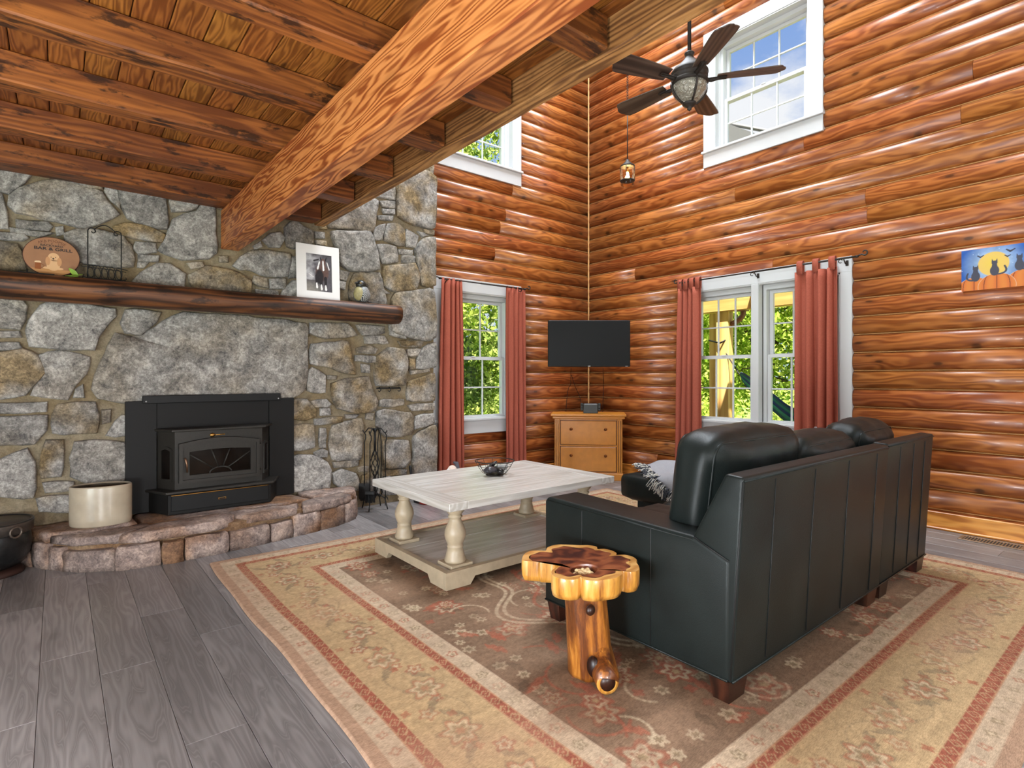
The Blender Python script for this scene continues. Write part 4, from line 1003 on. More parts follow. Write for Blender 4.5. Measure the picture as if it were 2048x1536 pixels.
# ================================================================== THINGS AROUND THE HEARTH
ck = empty('stoneware_crock', (0.235, 4.80, hz), math.radians(-14), 'oval cream stoneware crock standing on the hearth', 'crock')
MB().lathe([(0.0, 0.0), (0.165, 0.0), (0.178, 0.012), (0.180, 0.05), (0.180, 0.262), (0.178, 0.274), (0.170, 0.276), (0.166, 0.268)], 48, sy=0.62).build('pot', M_CROCK, ck)
MB().lathe([(0.0, 0.012), (0.162, 0.013), (0.1665, 0.05), (0.1665, 0.268)], 48, sy=0.62).build('inside_glaze', M_CROCKIN, ck)
ca_ = empty('iron_cauldron', (-0.33, 4.80, 0), 0, 'black iron cauldron on the floor left of the hearth', 'cauldron')
MB().lathe([(0.0, 0.035), (0.10, 0.035), (0.155, 0.06), (0.195, 0.12), (0.205, 0.19), (0.198, 0.25), (0.190, 0.262), (0.205, 0.272), (0.213, 0.325), (0.213, 0.335), (0.200, 0.335), (0.192, 0.28), (0.19, 0.2), (0.16, 0.09), (0.0, 0.07)], 40).build('pot', plain('cast_iron', (0.02, 0.02, 0.02), 0.32, metal=0.5, noise=0.3, nscale=30, bump=0.1), ca_)
MB().lathe([(0.2, 0.262), (0.209, 0.266), (0.2155, 0.322), (0.214, 0.33)], 40).build('rim_band', plain('worn_iron', S(84, 76, 70), 0.4, metal=0.6, noise=0.2, nscale=30), ca_)
ar = math.radians(-54)
rx_, ry_ = 0.222*math.cos(ar), 0.222*math.sin(ar)
MB().tube([(rx_+0.032*math.cos(t)*(-math.sin(ar)), ry_+0.032*math.cos(t)*math.cos(ar), 0.283+0.032*math.sin(t)) for t in [2*PI*k/20 for k in range(20)]], 0.006, 8, closed=True).build('ring_handle', plain('ring_iron', S(96, 84, 74), 0.4, metal=0.5), ca_)
MB().lathe([(0.12, 0.0), (0.165, 0.0), (0.17, 0.012), (0.15, 0.035), (0.12, 0.04)], 32).build('base_ring', plain('rust_iron', S(52, 30, 22), 0.6, metal=0.3), ca_)

# fire tools
ts = empty('fire_tool_stand', (2.315, 4.88, 0), 0.3, 'black wrought iron fire tool stand with a twisted basket stem', 'stand')
MB().tube([(0, 0, 0.10), (0, 0, 0.29)], 0.013, 8).build('lower_post', M_IRON, ts)
MB().tube([(0, 0, 0.50), (0, 0, 0.70)], 0.011, 8).build('upper_post', M_IRON, ts)
for k in range(6):
    MB().tube([((0.009+0.034*math.sin(PI*t))*math.cos(2*PI*k/6+2.6*t), (0.009+0.034*math.sin(PI*t))*math.sin(2*PI*k/6+2.6*t), 0.285+0.22*t) for t in [q/16 for q in range(17)]], 0.0042, 6).build('basket_wire', M_IRON, ts)
for k in range(4):
    a = 2*PI*k/4+0.4; c, s = math.cos(a), math.sin(a)
    MB().tube([(0, 0, 0.12), (0.05*c, 0.05*s, 0.13), (0.10*c, 0.10*s, 0.10), (0.118*c, 0.118*s, 0.04), (0.128*c, 0.128*s, 0.006)], 0.006, 8).build('leg', M_IRON, ts)
    MB().tube([(0, 0, 0.66), (0.03*c, 0.03*s, 0.70), (0.065*c, 0.065*s, 0.70), (0.095*c, 0.095*s, 0.665), (0.112*c, 0.112*s, 0.665), (0.122*c, 0.122*s, 0.685)], 0.0055, 8).build('hook_arm', M_IRON, ts)
ts.scale = (1, 1, 1.09)
def tool(name, ang, label, cat):
    a = 0.4+ang+0.3; t = empty(name, (2.315+0.105*math.cos(a), 4.88+0.105*math.sin(a), 0.0), a, label, cat, None); t.scale = (1, 1, 1.09); return t
def shaft(t, z0, z1=0.66): MB().tube([(0, 0, z0), (0, 0, z1-0.08), (0.012, 0, z1-0.05), (0.012, 0, z1-0.02), (0, 0, z1)], 0.0055, 8).build('shaft', M_IRON, t)
t1 = tool('fire_shovel', PI/2, 'black fire shovel hanging from the tool stand', 'shovel'); t1.rotation_euler = (0, 0, -0.684); shaft(t1, 0.20)
MB().prism([(-0.05, 0.22), (0.05, 0.22), (0.055, 0.10), (0.035, 0.07), (-0.035, 0.07), (-0.055, 0.10)], -0.004, 0.004, TR((0, 0, 0), rx=PI/2)).build('blade', M_IRON, t1)
t2 = tool('fire_brush', PI, 'black hearth brush hanging at the front of the tool stand', 'brush'); t2.rotation_euler = (0, 0, -0.684); shaft(t2, 0.17)
MB().box(-0.045, 0.045, -0.016, 0.016, 0.145, 0.175, 0.005).build('brush_head', M_IRON, t2)
br_ = MB(); rb_ = random.Random(2)
for k in range(60):
    x, y = rb_.uniform(-0.04, 0.04), rb_.uniform(-0.013, 0.013); br_.tube([(x, y, 0.15), (x*1.1, y*1.2, 0.075+rb_.uniform(0, 0.01))], 0.0022, 4, caps=False)
tag(br_.build('bristles', M_BLACK, t2), kind='stuff')
t3 = tool('fire_poker', -PI/2, 'black fire poker hanging at the right of the tool stand', 'poker'); shaft(t3, 0.09)
MB().tube([(0, 0, 0.09), (0, 0, 0.05), (0, 0, 0.03)], [0.0055, 0.005, 0.001], 8).build('tip', M_IRON, t3)
MB().tube([(0, 0, 0.12), (0.02, 0, 0.105), (0.03, 0, 0.08)], [0.005, 0.005, 0.002], 8).build('barb', M_IRON, t3)
t4 = tool('fire_tongs', 0.0, 'black fire tongs hanging behind the tool stand', 'tongs')
for s in (-1, 1): MB().tube([(0, s*0.004, 0.66), (0, s*0.018, 0.58), (0, s*0.02, 0.45), (0, s*0.012, 0.2), (0, s*0.03, 0.13), (0, s*0.006, 0.09)], 0.005, 8).build('arm', M_IRON, t4)
# coat hooks on the chimney
hk = empty('hook_rack', (2.525, YS-0.035, 1.135), 0, 'three small black iron hooks fixed to the stone chimney', 'hooks')
MB().box(-0.13, 0.13, -0.004, 0.004, -0.008, 0.008, 0.002).build('bar', M_IRON, hk)
for k in range(3):
    x = -0.105+0.105*k
    MB().tube([(x, 0, 0.004), (x, -0.02, 0.008), (x+0.006, -0.034, 0.0), (x+0.004, -0.036, -0.02), (x-0.008, -0.03, -0.032), (x-0.016, -0.022, -0.022)], 0.005, 8).build('hook', M_IRON, hk)
# things on the floor behind the table
lb = empty('leaning_bellows_stick', (2.74, 4.93, 0), 0, 'black handle leaning on the stonework behind the table', 'handle')
MB().tube([(0.02, -0.04, 0.01), (0.0, 0.0, 0.20), (-0.006, 0.03, 0.34), (-0.008, 0.038, 0.36)], [0.012, 0.012, 0.015, 0.006], 10).build('grip', M_BLACK, lb)
MB().box(-0.0, 0.05, -0.06, -0.02, 0.0, 0.03, 0.006).build('foot', M_BLACK, lb)
ry = empty('red_dog_toy', (2.86, 4.80, 0), 0, 'red rubber toy on the floor behind the coffee table', 'toy')
MB().lathe([(0, 0), (0.10, 0.0), (0.115, 0.05), (0.09, 0.13), (0.095, 0.19), (0.07, 0.255), (0.045, 0.275), (0.0, 0.28)], 20).build('body', plain('red_rubber', S(176, 40, 34), 0.4), ry)
MB().lathe([(0.116, 0.045), (0.121, 0.055), (0.114, 0.066)], 20).build('ridge', plain('dark_red', S(120, 24, 24), 0.5), ry)
pt = empty('plush_dog_toy', (3.15, 4.93, 0), 0, 'piled plush toy in white, yellow and grey below the left curtain', 'toy')
MB().sphere((0, 0, 0.10), (0.12, 0.09, 0.10)).build('body', plain('plush_white', S(222, 210, 196), 0.9, bump=0.3, nscale=60), pt)
MB().sphere((0.055, -0.01, 0.26), (0.055, 0.05, 0.06)).sphere((0.03, 0, 0.19), (0.07, 0.06, 0.06)).build('head', plain('plush_cream', S(226, 206, 190), 0.9), pt)
MB().tube([(0.09, -0.02, 0.25), (0.115, -0.02, 0.29), (0.115, 0, 0.335), (0.085, 0.01, 0.345)], [0.02, 0.026, 0.024, 0.012], 10).build('ear', plain('plush_grey', S(84, 82, 88), 0.9), pt)
MB().sphere((-0.05, -0.03, 0.215), (0.05, 0.03, 0.04)).build('foot', plain('plush_yellow', S(214, 166, 40), 0.9), pt)
MB().sphere((-0.01, -0.04, 0.265), (0.025, 0.02, 0.03)).build('paw', plain('plush_white2', S(226, 220, 214), 0.9), pt)

# ================================================================== RUG (pattern held per vertex)
RX0, RX1, RY0, RY1 = 0.775, 4.72, 0.355, 4.135
def rug_paint(Xg, Yg):
    rs = np.random.RandomState(21)
    w, h = RX1-RX0, RY1-RY0; u = Xg-RX0; v = Yg-RY0
    U = u/w; V = v/h
    d = np.minimum(np.minimum(u, w-u), np.minimum(v, h-v))
    near_x = np.minimum(u, w-u) < np.minimum(v, h-v)
    s = np.where(near_x, v, u)                         # run along the border
    cream, tan, red, brown, pink = S(186, 164, 138), S(180, 152, 112), S(146, 72, 54), S(118, 92, 72), S(166, 134, 110)
    olive, rose, pale, dk = S(126, 110, 84), S(156, 78, 56), S(196, 176, 146), S(86, 66, 50)
    img = np.ones(Xg.shape+(3,))*np.array(brown)
    # field ground with abrash running along X
    ab = vnoise(U, V, 3, 60, 4, 3); img *= (0.80+0.42*ab)[..., None]
    def band(a, b, col): 
        nonlocal img
        img = blend(img, ((d >= a) & (d < b)).astype(float), col)
    band(-1, 0.052, pink); band(0.052, 0.135, cream); band(0.182, 0.495, tan); band(0.542, 0.635, cream)
    for a, b in ((0.135, 0.182), (0.495, 0.542)):
        band(a, b, red); t = (d-(a+b)/2)/(b-a)*2
        ph = (s/0.062) % 1.0-0.5
        hexm = np.abs(ph)*1.9+np.abs(t)*0.75
        img = blend(img, 0.75*((hexm < 0.80) & (hexm > 0.58)).astype(float)*(d >= a)*(d < b), tan)
        img = blend(img, 0.6*(hexm < 0.2).astype(float)*(d >= a)*(d < b), tan)
        img = blend(img, (np.abs(np.abs(t)-0.97) < 0.09).astype(float)*(d >= a-0.004)*(d < b+0.004), S(176, 128, 96))
    def rosette(cx, cy, R, n, cols, rot=0.0, outline=None):
        nonlocal img
        i0, i1 = np.searchsorted(xs, [cx-R*1.3, cx+R*1.3]); j0, j1 = np.searchsorted(ys, [cy-R*1.3, cy+R*1.3])
        if i1 <= i0 or j1 <= j0: return
        x = Xg[j0:j1, i0:i1]-cx; y = Yg[j0:j1, i0:i1]-cy; r = np.hypot(x, y)/R; th = np.arctan2(y, x)+rot
        pet = 0.80+0.2*np.cos(n*th); sub = img[j0:j1, i0:i1]; sub0 = sub.copy()
        k = len(cols)
        for q, c in enumerate(cols):
            f = 1-q/k; sub = blend(sub, soft(r-pet*f, 0.10), c)
        if outline is not None: sub = blend(sub, soft(np.abs(r-pet)-0.06, 0.06), outline)
        wear = 0.35+0.45*rs.rand()
        img[j0:j1, i0:i1] = sub0*(1-wear)+sub*wear
    def leafm(cx, cy, L, W, rot, col, wear=0.7):
        nonlocal img
        R = max(L, W)
        i0, i1 = np.searchsorted(xs, [cx-R*1.2, cx+R*1.2]); j0, j1 = np.searchsorted(ys, [cy-R*1.2, cy+R*1.2])
        if i1 <= i0 or j1 <= j0: return
        x = Xg[j0:j1, i0:i1]-cx; y = Yg[j0:j1, i0:i1]-cy; c, s_ = math.cos(rot), math.sin(rot); a, b = (c*x+s_*y)/L, (-s_*x+c*y)/W
        img[j0:j1, i0:i1] = blend(img[j0:j1, i0:i1], wear*soft(np.abs(a)**1.4+np.abs(b)**1.4+0.25*np.sin(9*a+4*b)-0.9, 0.25), col)
    def curve(pts, r, col, wear=0.6):
        nonlocal img
        for (ax, ay), (bx, by) in zip(pts[:-1], pts[1:]):
            i0, i1 = np.searchsorted(xs, [min(ax, bx)-0.02, max(ax, bx)+0.02]); j0, j1 = np.searchsorted(ys, [min(ay, by)-0.02, max(ay, by)+0.02])
            if i1 <= i0 or j1 <= j0: continue
            m = capm(Xg[j0:j1, i0:i1], Yg[j0:j1, i0:i1], ax, ay, bx, by, r, r, 0.006)
            img[j0:j1, i0:i1] = blend(img[j0:j1, i0:i1], wear*m, col)
    # border motifs: runs along the four sides
    sides = [(lambda t, o: (RX0+o, RY0+t), h, PI/2), (lambda t, o: (RX1-o, RY0+t), h, -PI/2), (lambda t, o: (RX0+t, RY0+o), w, 0), (lambda t, o: (RX0+t, RY1-o), w, PI)]
    for f, L, rot in sides:
        t = 0.34
        k = 0
        vine = [f(tt, 0.338+0.085*math.sin(tt*2*PI/0.62)) for tt in np.arange(0.34, L-0.34, 0.02)]
        curve(vine, 0.004, olive, 0.35)
        while t < L-0.34:
            o = 0.338-0.06*math.sin(t*2*PI/0.62); cx, cy = f(t, o)
            if k % 2 == 0:
                rosette(cx, cy, 0.085, 6, [rose, pale, olive, red], rs.rand(), olive)
                for q in (-1, 1): leafm(*f(t+q*0.11, o+0.03*q), 0.06, 0.02, rot+q*0.7, olive)
            else:
                rosette(cx, cy, 0.045, 5, [red, pale, rose], rs.rand()); cx, cy = f(t+0.07, 0.338+0.07*math.sin(t*9)); rosette(cx, cy, 0.03, 5, [red, pale], rs.rand())
                for q in (-1, 1): rosette(*f(t+q*0.05, o-q*0.07), 0.022, 4, [rose], rs.rand())
            t += 0.155; k += 1
        t = 0.16
        while t < L-0.12:
            cx, cy = f(t, 0.093); rosette(cx, cy, 0.024, 4, [rose if rs.rand() < 0.4 else olive, pale], rs.rand()); t += 0.105
        t = 0.62
        while t < L-0.6:
            cx, cy = f(t, 0.59); rosette(cx, cy, 0.030, 5, [olive if rs.rand() < 0.6 else rose, pale, olive], rs.rand()); t += 0.112
    # field
    fx0, fx1, fy0, fy1 = RX0+0.66, RX1-0.66, RY0+0.66, RY1-0.66
    for _ in range(520):
        cx, cy = rs.uniform(fx0, fx1), rs.uniform(fy0, fy1); k = rs.rand()
        if k < 0.18: rosette(cx, cy, rs.uniform(0.05, 0.10), rs.randint(5, 9), [rose, pale, red, tan], rs.rand()*6, red)
        elif k < 0.5: rosette(cx, cy, rs.uniform(0.025, 0.045), 6, [pale, olive], rs.rand()*6)
        elif k < 0.72: leafm(cx, cy, rs.uniform(0.05, 0.10), 0.025, rs.rand()*6, dk if rs.rand() < 0.5 else rose)
        elif k < 0.86: rosette(cx, cy, 0.03, 4, [red], rs.rand()*6)
        else:
            a0 = rs.rand()*6; R = rs.uniform(0.08, 0.18); curve([(cx+R*math.cos(a0+q*0.25), cy+R*math.sin(a0+q*0.25)) for q in range(12)], 0.006, rose if rs.rand() < 0.5 else pale, 0.6)
    mcx, mcy = (fx0+fx1)/2, (fy0+fy1)/2
    for R_, c_ in ((0.78, pale), (0.74, pale), (0.58, rose)): curve([(mcx+R_*1.15*(1+0.10*math.cos(8*a))*math.cos(a), mcy+R_*(1+0.10*math.cos(8*a))*math.sin(a)) for a in np.linspace(0, 2*PI, 120)], 0.010, c_, 0.6)
    # fading and wear of the wool
    n = vnoise(U, V, 7, 9, 33, 4); n2 = vnoise(U, V, 16, 220, 35, 2); n3 = vnoise(U, V, 260, 260, 36, 2)
    img = img*0.88+np.array(cream)*0.12
    img *= (0.86+0.28*n)[..., None]*(0.88+0.24*n2)[..., None]*(0.82+0.36*n3)[..., None]
    img = blend(img, np.clip((n-0.55)*1.8, 0, 0.4), pink)
    return img
nx_, ny_ = 620, 594
xs = np.linspace(RX0, RX1, nx_); ys = np.linspace(RY0, RY1, ny_)
Xg, Yg = np.meshgrid(xs, ys); rgb = rug_paint(Xg, Yg)
ox, oy = (RX0+RX1)/2, (RY0+RY1)/2
ez = np.minimum(np.minimum(Xg-RX0, RX1-Xg), np.minimum(Yg-RY0, RY1-Yg))
wave_x = 0.007*np.sin(Yg*3.1+0.6)+0.004*np.sin(Yg*7.7); wave_y = 0.008*np.sin(Xg*2.3)
lx = Xg+wave_x*np.exp(-(np.minimum(Xg-RX0, RX1-Xg))*3); ly = Yg+wave_y*np.exp(-(np.minimum(Yg-RY0, RY1-Yg))*3)
Zg = 0.010+0.0015*np.sin(Xg*5)*np.sin(Yg*4); Zg[0, :] = Zg[-1, :] = 0.001; Zg[:, 0] = Zg[:, -1] = 0.001
# the front-left corner of the rug lies up against the hearth stones
# (it is trimmed to end in front of the curved stone front)
co = np.stack([lx-ox, ly-oy, Zg], -1).reshape(-1, 3)
me = bpy.data.meshes.new('rug'); idx = np.arange(nx_*ny_).reshape(ny_, nx_)
q = np.stack([idx[:-1, :-1], idx[:-1, 1:], idx[1:, 1:], idx[1:, :-1]], -1).reshape(-1, 4)
me.vertices.add(len(co)); me.vertices.foreach_set('co', co.ravel()); me.loops.add(q.size); me.loops.foreach_set('vertex_index', q.ravel())
me.polygons.add(len(q)); me.polygons.foreach_set('loop_start', np.arange(0, q.size, 4)); me.polygons.foreach_set('loop_total', np.full(len(q), 4)); me.update(calc_edges=True)
me.polygons.foreach_set('use_smooth', [True]*len(q))
ca = me.color_attributes.new('Col', 'FLOAT_COLOR', 'POINT'); ca.data.foreach_set('color', np.concatenate([rgb.reshape(-1, 3), np.ones((nx_*ny_, 1))], 1).astype(np.float32).ravel())
M_RUG = vcol_mat('rug_wool', 0.92, noise=0.35, nscale=(70, 420, 70), bump=0.25, spec=0.1)
rug = mobj('area_rug', me, M_RUG, None, (ox, oy, 0.001)); tag(rug, 'large faded cream and brown patterned wool rug with red chain borders', 'rug')

# ================================================================== COFFEE TABLE
tx0, tx1, ty0, ty1, tz = 1.735, 3.165, 2.69, 3.70, 0.52
ct_ = empty('coffee_table', ((tx0+tx1)/2, (ty0+ty1)/2, 0.011), 0, 'whitewashed wooden coffee table with turned legs on a plank base', 'table')
TO = Vector(ct_.location)
def tb(x0, x1, y0, y1, z0, z1, bev, name, mat=M_TABLE, along='x'):
    cx_, cy_, cz_ = (x0+x1)/2, (y0+y1)/2, (z0+z1)/2
    if along == 'x': return MB().box(x0-cx_, x1-cx_, y0-cy_, y1-cy_, z0-cz_, z1-cz_, bev).build(name, mat, ct_, Vector((cx_, cy_, cz_))-TO)
    return MB().box(y0-cy_, y1-cy_, x0-cx_, x1-cx_, z0-cz_, z1-cz_, bev).build(name, mat, ct_, Vector((cx_, cy_, cz_))-TO, (0, 0, PI/2))
e = 0.13
tb(tx0, tx0+e, ty0, ty1, tz-0.048, tz, 0.003, 'top_plank', along='y'); tb(tx1-e, tx1, ty0, ty1, tz-0.048, tz, 0.003, 'top_plank', along='y')
nb = 7; pw = (ty1-ty0)/nb
for i in range(nb): tb(tx0+e+0.0006, tx1-e-0.0006, ty0+i*pw+0.0006, ty0+(i+1)*pw-0.0006, tz-0.046, tz-0.0004-0.0006*(i % 2), 0.002, 'top_plank')
bx0, bx1, by0, by1, bz = 1.735, 3.15, 2.725, 3.655, 0.10
for i in range(6):
    w_ = (by1-by0-0.06)/6; tb(bx0+0.03, bx1-0.03, by0+0.03+i*w_, by0+0.03+(i+1)*w_-0.001, bz-0.03, bz-0.0005*(i % 2), 0.002, 'base_plank', M_TABLE)
def skirt(L, cut=0.17, h0=0.0, h1=0.10, up=0.045): return [(-L/2, h0), (-L/2+cut, h0), (-L/2+cut+0.035, up), (L/2-cut-0.035, up), (L/2-cut, h0), (L/2, h0), (L/2, h1), (-L/2, h1)]
Lx, Ly = bx1-bx0, by1-by0
for y, nm in ((by0, 'f'), (by1-0.035, 'b')):
    MB().prism(skirt(Lx), -0.035, 0.0, RX90 @ Matrix.Identity(4)).build('base_skirt', M_TLEG, ct_, Vector(((bx0+bx1)/2, y, 0.013))-TO)
for x in (bx0, bx1-0.035):
    MB().prism(skirt(Ly-0.07, 0.14), -0.035, 0.0, RX90).build('base_skirt', M_TLEG, ct_, Vector((x+0.035, (by0+by1)/2, 0.013))-TO, (0, 0, PI/2))
legp = [(0.062, 0.022), (0.066, 0.030), (0.066, 0.040), (0.060, 0.052), (0.052, 0.085), (0.047, 0.108), (0.050, 0.112), (0.050, 0.120), (0.045, 0.124), (0.050, 0.135), (0.060, 0.160), (0.066, 0.185), (0.064, 0.210), (0.053, 0.240), (0.041, 0.265), (0.036, 0.280), (0.036, 0.288), (0.044, 0.292), (0.044, 0.300), (0.038, 0.304), (0.038, 0.310), (0.046, 0.318), (0.058, 0.335), (0.062, 0.350), (0.062, 0.374)]
for x in (1.885, 3.015):
    for y in (2.86, 3.505):
        l = MB().lathe(legp, 28, (0, 0, 0)).build('leg', M_TLEG, ct_, Vector((x, y, bz))-TO)
        MB().box(-0.078, 0.078, -0.078, 0.078, 0.0, 0.022, 0.003).build('plinth', M_TLEG, l)

# wire bowl and what lies in it
bw = empty('wire_bowl', (2.515, 3.285, tz), 0, 'black wire bowl standing on the coffee table', 'bowl')
R1, R0, bh = 0.145, 0.062, 0.105
def circ(r, z, n=32): return [(r*math.cos(2*PI*k/n), r*math.sin(2*PI*k/n), z) for k in range(n)]
MB().tube(circ(R1, bh), 0.0035, 8, closed=True).build('rim', M_BRONZE, bw)
MB().tube(circ(R0, 0.004), 0.0035, 8, closed=True).build('base_ring', M_BRONZE, bw)
for z, r in ((0.035, 0.093), (0.07, 0.123)): MB().tube(circ(r, z), 0.0018, 6, closed=True).build('hoop', M_BRONZE, bw)
for k in range(12):
    a = 2*PI*k/12; MB().tube([((R0+(R1-R0)*t**0.62)*math.cos(a), (R0+(R1-R0)*t**0.62)*math.sin(a), 0.004+(bh-0.004)*t) for t in [q/8 for q in range(9)]], 0.0018, 6).build('rib', M_BRONZE, bw)
MB().lathe([(0, 0.004), (R0, 0.004), (R0, 0.006), (0, 0.006)], 24).build('base_plate', M_BRONZE, bw)
def pebble(r, seed, squash=0.6):
    rn = random.Random(seed); bm = bmesh.new(); bmesh.ops.create_icosphere(bm, subdivisions=3, radius=1.0)
    p = [rn.uniform(0, 6) for _ in range(4)]
    for v in bm.verts:
        k = 1+0.14*math.sin(2.3*v.co.x+p[0])*math.sin(2.1*v.co.y+p[1])+0.08*math.sin(4*v.co.z+p[2]); v.co = Vector((v.co.x*r*k*1.25, v.co.y*r*k, v.co.z*r*k*squash))
    return MB().bm(bm, None, True).mesh('pebble')
pm = [('dark grey polished stone, left in the wire bowl', S(58, 56, 60), (-0.055, -0.02, 0.045), 0.042), ('black polished stone at the front of the wire bowl', S(26, 26, 28), (0.005, -0.055, 0.035), 0.034),
      ('pale grey banded stone, right in the wire bowl', S(150, 150, 148), (0.060, 0.0, 0.047), 0.040), ('small black stone on top of the pile in the wire bowl', S(34, 34, 36), (0.0, 0.02, 0.078), 0.026), ('mid grey stone at the back of the wire bowl', S(104, 106, 106), (0.005, 0.062, 0.04), 0.036)]
for i, (lb_, c_, p_, r_) in enumerate(pm):
    o = mobj('stone_pebble', pebble(r_, i), plain('pebble_%d' % i, c_, 0.3, noise=0.35, nscale=25), None, Vector((2.515, 3.285, tz))+Vector(p_), (0.2*i, 0.15*i, i)); tag(o, lb_, 'stone', 'stones in the wire bowl')

# ================================================================== SOFA
sf = empty('leather_sofa', (3.14, 1.6, 0.011), 0, 'dark green leather sectional sofa with loose back cushions, seen from behind', 'sofa')
SO = Vector((3.14, 1.6, 0.0))
def sbuild(mb, name, mat=M_LEATHER, parent=None): return mb.build(name, mat, parent or sf, -SO if parent is None else None)
def xprism(poly, x0, x1, bev=0.012, seg=2):
    """poly in (y,z) swept along X"""
    bm = bmesh.new(); lo = [bm.verts.new((x0, y, z)) for y, z in poly]; hi = [bm.verts.new((x1, y, z)) for y, z in poly]; n = len(poly)
    bm.faces.new(lo); bm.faces.new(hi[::-1])
    for i in range(n): bm.faces.new((lo[i], hi[i], hi[(i+1) % n], lo[(i+1) % n]))
    bmesh.ops.recalc_face_normals(bm, faces=bm.faces)
    if bev: bmesh.ops.bevel(bm, geom=bm.edges[:], offset=bev, segments=seg, profile=0.6, affect='EDGES')
    return bm
XA, XJ, XE = 1.955, 3.50, 4.34
prof = [(1.095, 0.085), (1.048, 0.866), (1.122, 0.872), (1.285, 0.56), (1.33, 0.085)]
bk1 = sbuild(MB().bm(xprism(prof, XA, XJ-0.002, 0.014, 3), None, True), 'back')
prof2 = [(1.100, 0.085), (1.055, 0.872), (1.128, 0.878), (1.285, 0.56), (1.33, 0.085)]
bk2 = sbuild(MB().bm(xprism(prof2, XJ+0.002, XE, 0.014, 3), None, True), 'back')
arm = sbuild(MB().bm(xprism([(1.105, 0.085), (1.10, 0.545), (1.255, 0.606), (2.10, 0.622), (2.125, 0.60), (2.125, 0.085)], XA-0.004, 2.165, 0.018, 3), None, True), 'arm')
sbuild(MB().box(4.13, XE, 1.20, 2.06, 0.085, 0.60, 0.03, seg=3), 'arm')
sbuild(MB().box(2.16, 4.14, 1.30, 2.07, 0.085, 0.29, 0.015), 'seat_base')
sbuild(MB().box(3.66, 4.30, 2.05, 2.88, 0.085, 0.26, 0.015), 'chaise_base')
def cush(name, c, hs, r, puff, rx=0.0, rz=0.0, wr=0.006, seed=0, n=14):
    bm = soft_box(*hs, r, puff, n, wr, seed); M = TR(c, rx=rx, rz=rz)
    return sbuild(MB().bm(bm, M, True), name)
cush('seat_cushion', (2.50, 1.72, 0.38), (0.345, 0.37, 0.095), 0.05, 0.02, seed=1)
cush('seat_cushion', (3.20, 1.72, 0.38), (0.335, 0.37, 0.095), 0.05, 0.02, seed=2)
cush('chaise_cushion', (3.925, 2.18, 0.350), (0.375, 0.80, 0.105), 0.06, 0.010, wr=0.003, seed=3)
cc = [cush('back_cushion', (2.495, 1.375, 0.725), (0.385, 0.115, 0.265), 0.075, 0.030, rx=0.13, rz=-0.02, wr=0.008, seed=4),
      cush('back_cushion', (3.20, 1.345, 0.690), (0.33, 0.115, 0.235), 0.075, 0.028, rx=0.14, wr=0.009, seed=5),
      cush('back_cushion', (3.845, 1.335, 0.715), (0.31, 0.120, 0.240), 0.080, 0.030, rx=0.12, rz=0.03, wr=0.010, seed=6)]
# piping round the cushion ends and along the arm
def pip(pts, name='piping', r=0.0035, mat=M_LEATHER, parent=None): return sbuild(MB().tube(pts, r, 6), name, mat, parent)
for (c, hs, rx, rz) in (((2.495, 1.375, 0.725), (0.385, 0.115, 0.265), 0.13, -0.02), ((3.20, 1.345, 0.690), (0.33, 0.115, 0.235), 0.14, 0), ((3.845, 1.335, 0.715), (0.31, 0.120, 0.240), 0.12, 0.03)):
    M = TR(c, rx=rx, rz=rz)
    for sy in (-1, 1):
        a, b = hs[0]-0.022, hs[2]-0.022
        pts = []
        for cx_, cz_, a0 in ((a-0.06, b-0.06, 0), (-a+0.06, b-0.06, PI/2), (-a+0.06, -b+0.06, PI), (a-0.06, -b+0.06, 1.5*PI)):
            pts += [M @ Vector((cx_+0.06*math.cos(a0+PI/2*k/5), sy*(hs[1]-0.028), cz_+0.06*math.sin(a0+PI/2*k/5))) for k in range(6)]
        sbuild(MB().tube(pts, 0.0075, 6, closed=True), 'piping')
# seams on the back
for px in (1552, 1632, 1699, 1755):
    x = onY(px, 930, 1.05).x
    pip([(x, 1.0925-0.0006, 0.11), (x+0.006*math.sin(px), 1.070, 0.48), (x, 1.0495, 0.835)], 'seam', 0.0022, M_SEAM)
for x in (3.72, 3.96, 4.17): pip([(x, 1.0975, 0.11), (x, 1.075, 0.48), (x, 1.0565, 0.84)], 'seam', 0.0022, M_SEAM)
pip([(XA+0.004, 1.0475, 0.852), (XJ-0.01, 1.0475, 0.852)], 'piping', 0.004); pip([(XJ+0.01, 1.0545, 0.858), (XE-0.004, 1.0545, 0.858)], 'piping', 0.004)
pip([(XA+0.002, 1.094, 0.092), (XE, 1.098, 0.092)], 'piping', 0.005); pip([(XA-0.003, 1.11, 0.092), (XA-0.003, 2.12, 0.092)], 'piping', 0.005)
pip([(XA-0.002, 1.100, 0.10), (XA-0.001, 1.075, 0.5), (XA+0.001, 1.050, 0.85)], 'seam', 0.003, M_SEAM)
pip([(XA-0.0045, 1.105, 0.545), (XA-0.0045, 1.25, 0.603)], 'seam', 0.003, M_SEAM)
pip([(XA-0.003, 1.26, 0.592), (XA-0.003, 2.10, 0.606)], 'piping', 0.004)
for y in (1.46, 1.86): pip([(XA-0.0045, y, 0.10), (XA-0.0045, y, 0.59), (XA+0.01, y, 0.612)], 'seam', 0.0024, M_SEAM)
def foot(x, y, w=0.14, d=0.085):
    sbuild(MB().add([(x+sx*w/2*k, y+sy*d/2*k, z) for z, k in ((0.0, 0.78), (0.09, 1.0)) for sx, sy in ((-1, -1), (1, -1), (1, 1), (-1, 1))], [(0, 1, 2, 3)[::-1], (4, 5, 6, 7), (0, 1, 5, 4), (1, 2, 6, 5), (2, 3, 7, 6), (3, 0, 4, 7)]), 'foot', M_FOOT)
